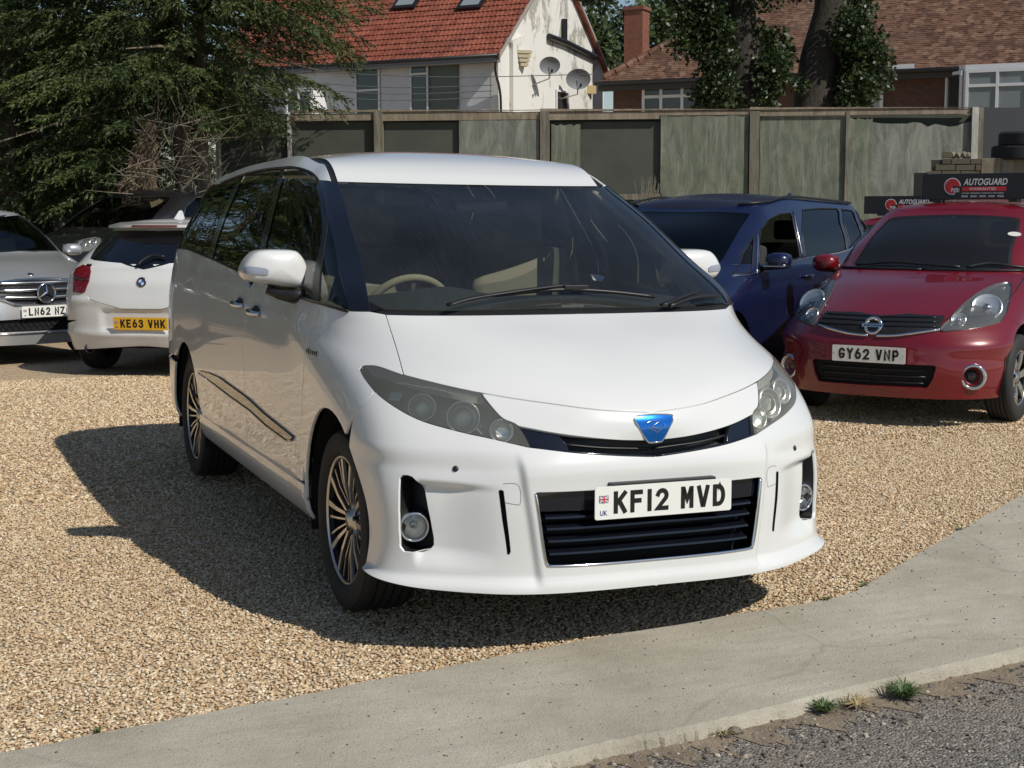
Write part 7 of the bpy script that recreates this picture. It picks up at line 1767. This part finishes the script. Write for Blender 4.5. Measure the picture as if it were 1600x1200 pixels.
tile_slope('roof_tiles', BP(0, 0, bz), bw_, bup, bn, BL, 9.2, .115, .18, .004, .016, M_BT, bung, per=2, left=lambda t_: t_*math.cos(pit)*.98, jit=.005)
b = MB(); b.prism([BP(0, 0, bz)-bn*.02, BP(BL, 0, bz)-bn*.02, BP(BL, 0, bz)+bup*9.2-bn*.02, BP(9.2*math.cos(pit), 0, bz)+bup*9.2-bn*.02], -bn*.1); b.build('roof_deck', mat('roof_felt_brown', (.06, .03, .02), .9), bung)
b = MB(); e2 = BP(0, 0, bz); b.poly([e2, e2+bup*9.2+bw_*9.2*math.cos(pit), BP(0, 14, bz)+Vector((0, 0, 0)), ]); b.build('hip_slope', M_BT, bung)
for k in range(26):                                        # bonnet tiles stepping up the hip
    p = BP(0, 0, bz)+(bup+bw_*math.cos(pit))*(.17+k*.34); d = (bup+bw_*math.cos(pit)).normalized(); bb = MB(); bb.tube([p+bn*.02, p+d*.40+bn*.05], [.13, .10], 8); bb.build('hip_tile', M_BT, bung)
b = MB(); b.tube([BP(-.1, -.05, bz-.06), BP(BL, -.05, bz-.06)], .065, 8); b.build('gutter', M_GUT, bung, smooth=True)
b = MB(); b.prism([BP(-.02, .02, bz-.28), BP(BL, .02, bz-.28), BP(BL, .02, bz-.05), BP(-.02, .02, bz-.05)], bh*.38); b.build('soffit', mat('fascia_dark', (.05, .045, .04), .7), bung)
def bpl(px, py): p = on_plane(px, py, BO+bh*.4, bh)-BO; return p.dot(bw_), p.z
BF = lambda a, o, z: BP(a, .4-o, z)
def bwin(x0, x1, y0, y1, cols, rows, **k):
    a0, z1 = bpl(x0, y0); a1, _ = bpl(x1, y0); _, z0 = bpl(x0, y1); return window_on(bung, BF, None, a0, a1, z0, z1, cols, rows, **k)
bwin(1004, 1097, 133, 190, (1, 1.1, 1), (1.4, .7), bar=.09); bwin(1345, 1381, 128, 190, (1,), (1,), bar=.10, pane=mat('net_curtain', (.35, .37, .38), .7))
a0, z1 = bpl(1484, 109); a1, z0 = bpl(1640, 190)
b = MB(); b.prism([BP(a0-.1, .4, z0-2), BP(a0+.55, -.35, z0-2), BP(a1, -.35, z0-2), BP(a1+.5, .4, z0-2)], Vector((0, 0, z1-z0+2.05))); b.build('bay', M_UPVC, bung)
M_NET = mat('net_pane', (.22, .25, .26), .15, 0, .5)
window_on(bung, lambda a, o, z: BP(a, -.36-o, z), None, a0+.58, a0+2.3, z0, z1-.1, (1, 1), (1.6, .7), pane=M_NET, bar=.08); window_on(bung, lambda a, o, z: BP(a, -.36-o, z), None, a0+2.35, a1-.05, z0, z1-.1, (1,), (1.6, .7), pane=M_NET, bar=.08)
sd = Vector((BP(a0+.55, -.35, 0)-BP(a0-.1, .4, 0))); sdn = Vector((sd.y, -sd.x, 0)).normalized(); sdn = sdn if sdn.dot(CW-BO-BP(a0, 0, 0)) > 0 else -sdn; sl_ = sd.length; sd.normalize()
window_on(bung, lambda a, o, z: BP(a0-.1, .4, z)+sd*a+sdn*(o+.01), None, .08, sl_-.08, z0, z1-.1, (1,), (1,), pane=M_PANE, bar=.09)
a0, z1 = bpl(1378, 104); a1, z0 = bpl(1432, 112); b = MB(); b.prism([BP(a0, -.02, z0), BP(a1, -.02, z0), BP(a1, -.02, z1), BP(a0, -.02, z1)], bh*.03); b.build('fascia_board', M_UPVC, bung)
# chimney
pc = dep(995, 50, 50.0); cz0 = dep(995, 100, 50).z-2.5; cz1 = dep(995, 12, 50).z; b = MB(); cb = Vector((pc.x, pc.y, 0))-BO
def cbox(w_, d_, z0, z1, nm, m): bb = MB(); bb.prism([cb-bw_*w_/2-bh*d_/2+Vector((0, 0, z0)), cb+bw_*w_/2-bh*d_/2+Vector((0, 0, z0)), cb+bw_*w_/2+bh*d_/2+Vector((0, 0, z0)), cb-bw_*w_/2+bh*d_/2+Vector((0, 0, z0))], (0, 0, z1-z0)); return bb.build(nm, m, bung)
M_CHB = mat('chimney_brick', (.30, .10, .06), .9); t = NT(M_CHB); br = t.n('TexBrick'); v = t.coord('Object', (1, 1, 1), (RAD(90), 0, math.atan2(bw_.y, bw_.x))); t.link(v, br.inputs['Vector']); br.inputs['Scale'].default_value = 4.4; br.inputs['Color1'].default_value = (.26, .085, .05, 1); br.inputs['Color2'].default_value = (.17, .06, .04, 1); br.inputs['Mortar'].default_value = (.16, .13, .10, 1); br.inputs['Mortar Size'].default_value = .014; t.link(br.outputs[0], t.b.inputs['Base Color'])
cbox(.66, .66, cz0, cz1-.12, 'chimney', M_CHB); cbox(.76, .76, cz1-.12, cz1, 'chimney_cap', M_CHB)

# ------------------------------------------------------------------ trees
M_CON = leaf_mat('conifer_green', ((.018, .032, .009), (.050, .076, .018), (.120, .140, .036)), .6, .18, 1.2)
M_CON2 = leaf_mat('conifer_blue_green', ((.018, .036, .014), (.046, .080, .028), (.095, .135, .045)), .6, .18, 1.2)
M_BARK = bark_mat('conifer_bark', (.13, .10, .07), (.28, .225, .16)); M_DEAD = leaf_mat('dead_foliage', ((.09, .065, .04), (.17, .125, .08), (.27, .20, .13)), .8, .1, 3)
M_TWIG = mat('dead_twig', (.17, .145, .11), .9)
def spray_leaves(S, Tp, rng, nsp, nl, slen, size, r0=.25):
    """feathery drooping sprays along boughs S->Tp"""
    Pn, Dn = [], []
    for s, e in zip(S, Tp):
        d = e-s; L = np.linalg.norm(d); d = d/max(L, .01); t = r0+(1-r0)*np.sort(rng.uniform(0, 1, nsp))**.8
        base = s+np.outer(t, e-s)+np.outer(-.10*L*t*t, [0, 0, 1]); side = unit(np.cross(d, [0, 0, 1.0])); sg = np.where(np.arange(nsp) % 2, 1, -1)
        sd = unit(d*.75+np.outer(sg*rng.uniform(.3, .9, nsp), side)+np.outer(rng.uniform(-.55, .15, nsp), [0, 0, 1])); ln = slen*rng.uniform(.5, 1.2, nsp)*(1.25-.6*t)
        q = np.linspace(.08, 1, nl)
        for k in range(nsp):
            p = base[k]+np.outer(q*ln[k], sd[k])+np.outer(-.28*ln[k]*q*q, [0, 0, 1]); ls = unit(np.cross(sd[k], [0, 0, 1.0])); sgn = np.where(np.arange(nl) % 2, 1, -1)
            Pn.append(p); Dn.append(unit(sd[k]*.8+np.outer(sgn*.8*(1.1-q), ls)+np.array([0, 0, -.25])))
    return cards(np.concatenate(Pn), np.concatenate(Dn), size, .30, rng, .30)
def conifer(name, label, base, stems, S, Tp, m, rng, nsp=26, nl=13, slen=.42, size=.085, group=None, limbs=40):
    root = empty(name, base); tag(root, label, 'tree', group); bo = np.array(base)
    for path, r in stems:
        b = MB(); n = len(path); b.tube([Vector(p)-Vector(base) for p in path], [r*(1-.55*k/(n-1)) for k in range(n)], 10); b.build('trunk', M_BARK, root, smooth=True)
    Q = spray_leaves(S-bo, Tp-bo, rng, nsp, nl, slen, size); quad_mesh('crown', Q, m, root)
    b = MB()
    for i in rng.choice(len(S), min(limbs, len(S)), replace=False):
        s, e = S[i]-bo, Tp[i]-bo; md = (s+e)/2+np.array([0, 0, .05]); b.tube([Vector(s), Vector(md), Vector(e)], [.035, .02, .006], 5)
    tag(b.build('limbs', M_BARK, root), kind='stuff'); return root
rg = np.random.default_rng(11)
def arr(v): return np.array(v[:])
# main conifer: bough tips spread through the outline it shows in the photograph, at depths round its own trunk
TD = 20.6; tb = dep(275, 329, TD); tb.z = 0
outl_ = np.array([(-40, -190), (600, -190), (592, 30), (563, 98), (523, 138), (492, 163), (452, 186), (345, 200), (330, 235), (190, 245), (150, 290), (60, 330), (-40, 330)], float)
tips = []
while len(tips) < 440:
    p = rg.uniform((-40, -190), (600, 330))
    if not in_poly(p[None], outl_)[0]: continue
    if 195 < p[0] < 345 and p[1] > 175: continue
    if 335 < p[0] < 460 and 25 < p[1] < 95 and rg.uniform() < .85: continue
    tips.append(p)
S, Tp = [], []
for p in tips:
    e = arr(dep(p[0], p[1], TD+rg.uniform(-2.0, 1.2))); dr = np.hypot(e[0]-tb.x, e[1]-tb.y); s = np.array([tb.x+rg.uniform(-.3, .3), tb.y+rg.uniform(-.3, .3), max(.8, e[2]+rg.uniform(-.05, .55)*dr*.6)]); S.append(s); Tp.append(e)
S = np.array(S); Tp = np.array(Tp)
stems = [([arr(dep(x, y, TD+o)) for x, y in pts], r) for pts, r, o in (([(228, 372), (236, 250), (246, 130), (250, -60), (255, -260)], .15, .1), ([(292, 372), (288, 260), (278, 150), (272, 0), (270, -220)], .17, -.1), ([(318, 372), (316, 270), (308, 170), (312, 60), (320, -160)], .16, .15), ([(322, 215), (345, 165), (385, 100), (430, 45), (470, 0)], .075, -.3))]
for st, r in stems[:3]: st.insert(0, np.array([st[0][0], st[0][1], 0.0]))
con = conifer('conifer_tree', 'large dark green conifer with several bare stems, upper left behind the cars', tb, stems, S, Tp, M_CON, rg, 28, 15, .40, .066)
def twigs(parent, base, px0, px1, n, D, seed, m, r=.008, down=False):
    r_ = np.random.default_rng(seed); b = MB()
    for k in range(n):
        x, y = r_.uniform(px0[0], px1[0]), r_.uniform(px0[1], px1[1]); p = dep(x, y, D+r_.uniform(-.5, .4))-base; d = Vector((r_.uniform(-1, 1), r_.uniform(-.5, .5), r_.uniform(-1.1, .3) if down else r_.uniform(-.3, 1.0))).normalized(); L = r_.uniform(.2, .7); side = Vector((r_.uniform(-.5, .5), 0, r_.uniform(-.4, .4)))*.3
        b.tube([p, p+d*L*.5+side*.3, p+d*L+side], [r, r*.8, r*.3], 4)
    return tag(b.build('dead_twigs', m, parent), kind='stuff')
twigs(con, tb, (205, 180), (335, 320), 150, TD-1.0, 3, M_TWIG); twigs(con, tb, (330, 60), (480, 190), 60, TD-.5, 4, M_TWIG, .007, True)
n = 3000; px_ = rg.uniform(195, 245, n); py_ = rg.uniform(190, 300, n); kk = (py_-190)/110; px_ = 243-(.25+kk)*rg.uniform(0, 1, n)*48
Pd = np.array([arr(dep(a, c, TD-.95+rg.uniform(-.4, .3))) for a, c in zip(px_, py_)])-arr(tb); Dd = np.tile(np.array([-.5, -.2, -1.0]), (n, 1)); quad_mesh('dead_foliage', cards(Pd, unit(Dd), .13, .10, rg, .55), M_DEAD, con)
# further conifers to the left and behind
def gen_conifer(h, r, rng, n, clear=.4):
    z = clear+(h-clear)*rng.uniform(0, 1, n)**1.1; a = rng.uniform(0, 2*math.pi, n); rr = r*(1-.62*(z/h)**1.4)*rng.uniform(.72, 1.05, n)
    e = np.stack([rr*np.cos(a), rr*np.sin(a), z], 1); s = np.stack([0*z, 0*z, np.clip(z+rng.uniform(0, .35, n)*rr, .2, h)], 1); return s, e
def place_gen(pos, h, r, m, label, seed, n=150, group='conifers along the left boundary'):
    r_ = np.random.default_rng(seed); s, e = gen_conifer(h, r, r_, n); p = np.array(pos, float)
    return conifer('conifer_tree', label, Vector(pos), [([p, p+np.array([.05, 0, h*.5]), p+np.array([0, 0, h*.95])], .16)], s+p, e+p, m, r_, 24, 14, .46, .080, group, 14)
lp1 = dep(10, 329, 22.2); place_gen((lp1.x, lp1.y, 0), 7.5, 2.5, M_CON2, 'bushy dark conifer at the left edge behind the silver hatchback', 21, 330)
lp2 = dep(120, 329, 24.0); place_gen((lp2.x, lp2.y, 0), 9.0, 3.0, M_CON2, 'tall dark conifer deep behind the big one, upper left', 22, 320)
lp3 = dep(-60, 329, 25.0)
g0_ = place_gen((lp3.x, lp3.y, 0), 9.0, 3.2, M_CON, 'tall conifer behind the left edge of the picture', 23, 300)
bk = dep(215, 329, 27.0); bk2 = dep(300, 329, 27.5)
for p_, lab in ((dep(45, 329, 27.5), 'low dark conifer glimpsed low behind the left edge foliage'), (dep(130, 329, 27.8), 'low dark conifer glimpsed behind the dark grey sport utility car'), (bk, 'dark conifer standing behind the bare stems of the big one'), (bk2, 'dark conifer behind the fence end, right of the bare stems')):
    c = copy_tree(g0_); c.location = (p_.x, p_.y, 0); c.rotation_euler = (0, 0, 2.1); c.scale = (.8, .8, .55); c['label'] = lab
for k, (x, y, s_) in enumerate(((-5.2, 15.5, 1.05), (-8.0, 13.0, .95), (-10.5, 9.5, 1.0), (-6.5, 19.0, 1.15), (-12, 5.5, .9), (-3.7, 18.5, 1.1), (-3.0, 22.5, 1.2), (-8.5, 17.0, 1.1))):      # row goes on out of frame, mirrored in the van's windows
    c = copy_tree(g0_); c.location = (x, y, 0); c.rotation_euler = (0, 0, k*1.3); c.scale = (s_, s_, s_); c['label'] = 'conifer of the boundary row beyond the left edge, seen only mirrored in the van windows'
# two ivy-clad trees before the brick house
M_IVY = leaf_mat('ivy_leaf', ((.012, .022, .008), (.030, .050, .014), (.065, .095, .028)), .45, .15, 1.5); M_OAK = bark_mat('oak_bark', (.018, .014, .010), (.055, .045, .034))
def broadleaf(name, label, D, trunk, r, clumps, m, nper, size, seed, sky=(), group=None):
    r_ = np.random.default_rng(seed); b0 = dep(trunk[0][0], 329, D); b0.z = 0; root = empty(name, b0); tag(root, label, 'tree', group); bo = arr(b0)
    path = [arr(b0)]+[arr(dep(x, y, D)) for x, y in trunk]; nn = len(path); b = MB(); b.tube([Vector(p-bo) for p in path], [r*(1.1-.5*k/(nn-1)) for k in range(nn)], 14); b.build('trunk', M_OAK, root, smooth=True)
    P, Dr = [], []; bl = MB()
    for cx, cy, cr in clumps:
        c0 = arr(dep(cx, cy, D+r_.uniform(-.8, .5))); R_ = cr*D/2307; k = int(nper*(cr/30)**2); d = unit(r_.normal(0, 1, (k, 3))); q = c0+d*(R_*r_.uniform(.15, 1.25, k)**.75)[:, None]*np.array([1, .8, .9]); P.append(q); Dr.append(unit(d+np.array([0, 0, -.4])))
        if abs(cx-trunk[0][0]) > 170: continue
        tz = min(range(nn), key=lambda i: abs(path[i][2]-(c0[2]-.4))); bl.tube([Vector(path[tz]-bo), Vector((path[tz]+c0)/2-bo), Vector(c0-bo)], [.06, .04, .012], 5)
    quad_mesh('crown', cards(np.concatenate(P)-bo, np.concatenate(Dr), size, .75, r_, .6), m, root); tag(bl.build('limbs', M_OAK, root), kind='stuff'); return root
def clus(rects, seed):
    r_ = np.random.default_rng(seed); out = []
    for x0, x1, y0, y1, n, cr in rects:
        for _ in range(n): out.append((r_.uniform(x0, x1), r_.uniform(y0, y1), cr*r_.uniform(.45, 1.4)))
    return out
broadleaf('ivy_tree', 'dark ivy-covered tree behind the fence, the left one of two before the brick house', 30, [(1168, 300), (1165, 160), (1160, 60), (1150, -30), (1130, -160)], .42, clus([(1075, 1140, -20, 75, 14, 26), (1105, 1140, -40, 160, 12, 22), (1185, 1230, 30, 125, 10, 24), (1110, 1150, 90, 165, 8, 22), (1030, 1260, -170, -40, 26, 44), (918, 945, -30, 4, 4, 16), (1180, 1215, 120, 165, 5, 20)], 31), M_IVY, 560, .10, 41, group='ivy-clad trees')
broadleaf('ivy_tree', 'thick leaning trunk with ivy on its right side, before the brown tiled roof', 30.5, [(1275, 300), (1272, 160), (1280, 90), (1298, 20), (1305, -60), (1300, -180)], .46, clus([(1325, 1365, 60, 150, 13, 26), (1300, 1345, 110, 168, 8, 22), (1335, 1385, 85, 130, 6, 18), (1310, 1350, 0, 70, 8, 22), (1250, 1270, 120, 165, 3, 14), (1220, 1420, -190, -50, 24, 44)], 32), M_IVY, 560, .10, 42, group='ivy-clad trees')
M_FAR = leaf_mat('far_leaf', ((.035, .055, .016), (.075, .105, .032), (.125, .16, .06)), .6, .3, .35)
broadleaf('far_tree', 'pale green tree in the gap between the white house and the chimney', 78, [(930, 300), (930, 120), (935, 40)], .35, clus([(900, 950, 15, 120, 26, 24), (905, 940, 60, 130, 10, 22)], 33), M_FAR, 150, .34, 43, group='trees far behind')
broadleaf('far_tree', 'grey-green far tree rising left of the chimney', 90, [(975, 300), (975, 120), (978, 20)], .35, clus([(950, 1000, 18, 110, 22, 22)], 34), leaf_mat('far_leaf_grey', ((.05, .07, .045), (.09, .12, .075), (.15, .18, .12)), .6, .3, .35), 130, .38, 44, group='trees far behind')
broadleaf('far_tree', 'green far tree showing between the chimney and the ivy tree', 84, [(1045, 300), (1045, 120), (1045, 30)], .35, clus([(1010, 1085, 10, 90, 24, 24)], 35), M_FAR, 130, .36, 45, group='trees far behind')
# dry shrub at the foot of the fence
sp0 = dep(1012, 320, 19.6); sp0.z = 0; sh_ = empty('dry_shrub', sp0); tag(sh_, 'dry leafless shrub at the fence foot, right of the van roof', 'shrub'); b = MB(); r_ = np.random.default_rng(9)
for k in range(60):
    e = dep(r_.uniform(990, 1034), r_.uniform(272, 320), 19.6+r_.uniform(-.3, .3))-sp0; b.tube([Vector((r_.uniform(-.1, .1), r_.uniform(-.1, .1), .0)), Vector((e.x*.5+r_.uniform(-.1, .1), e.y*.5, e.z*.7)), e], [.008, .006, .002], 4)
tag(b.build('twigs', mat('shrub_straw', (.24, .21, .15), .9), sh_), kind='stuff')
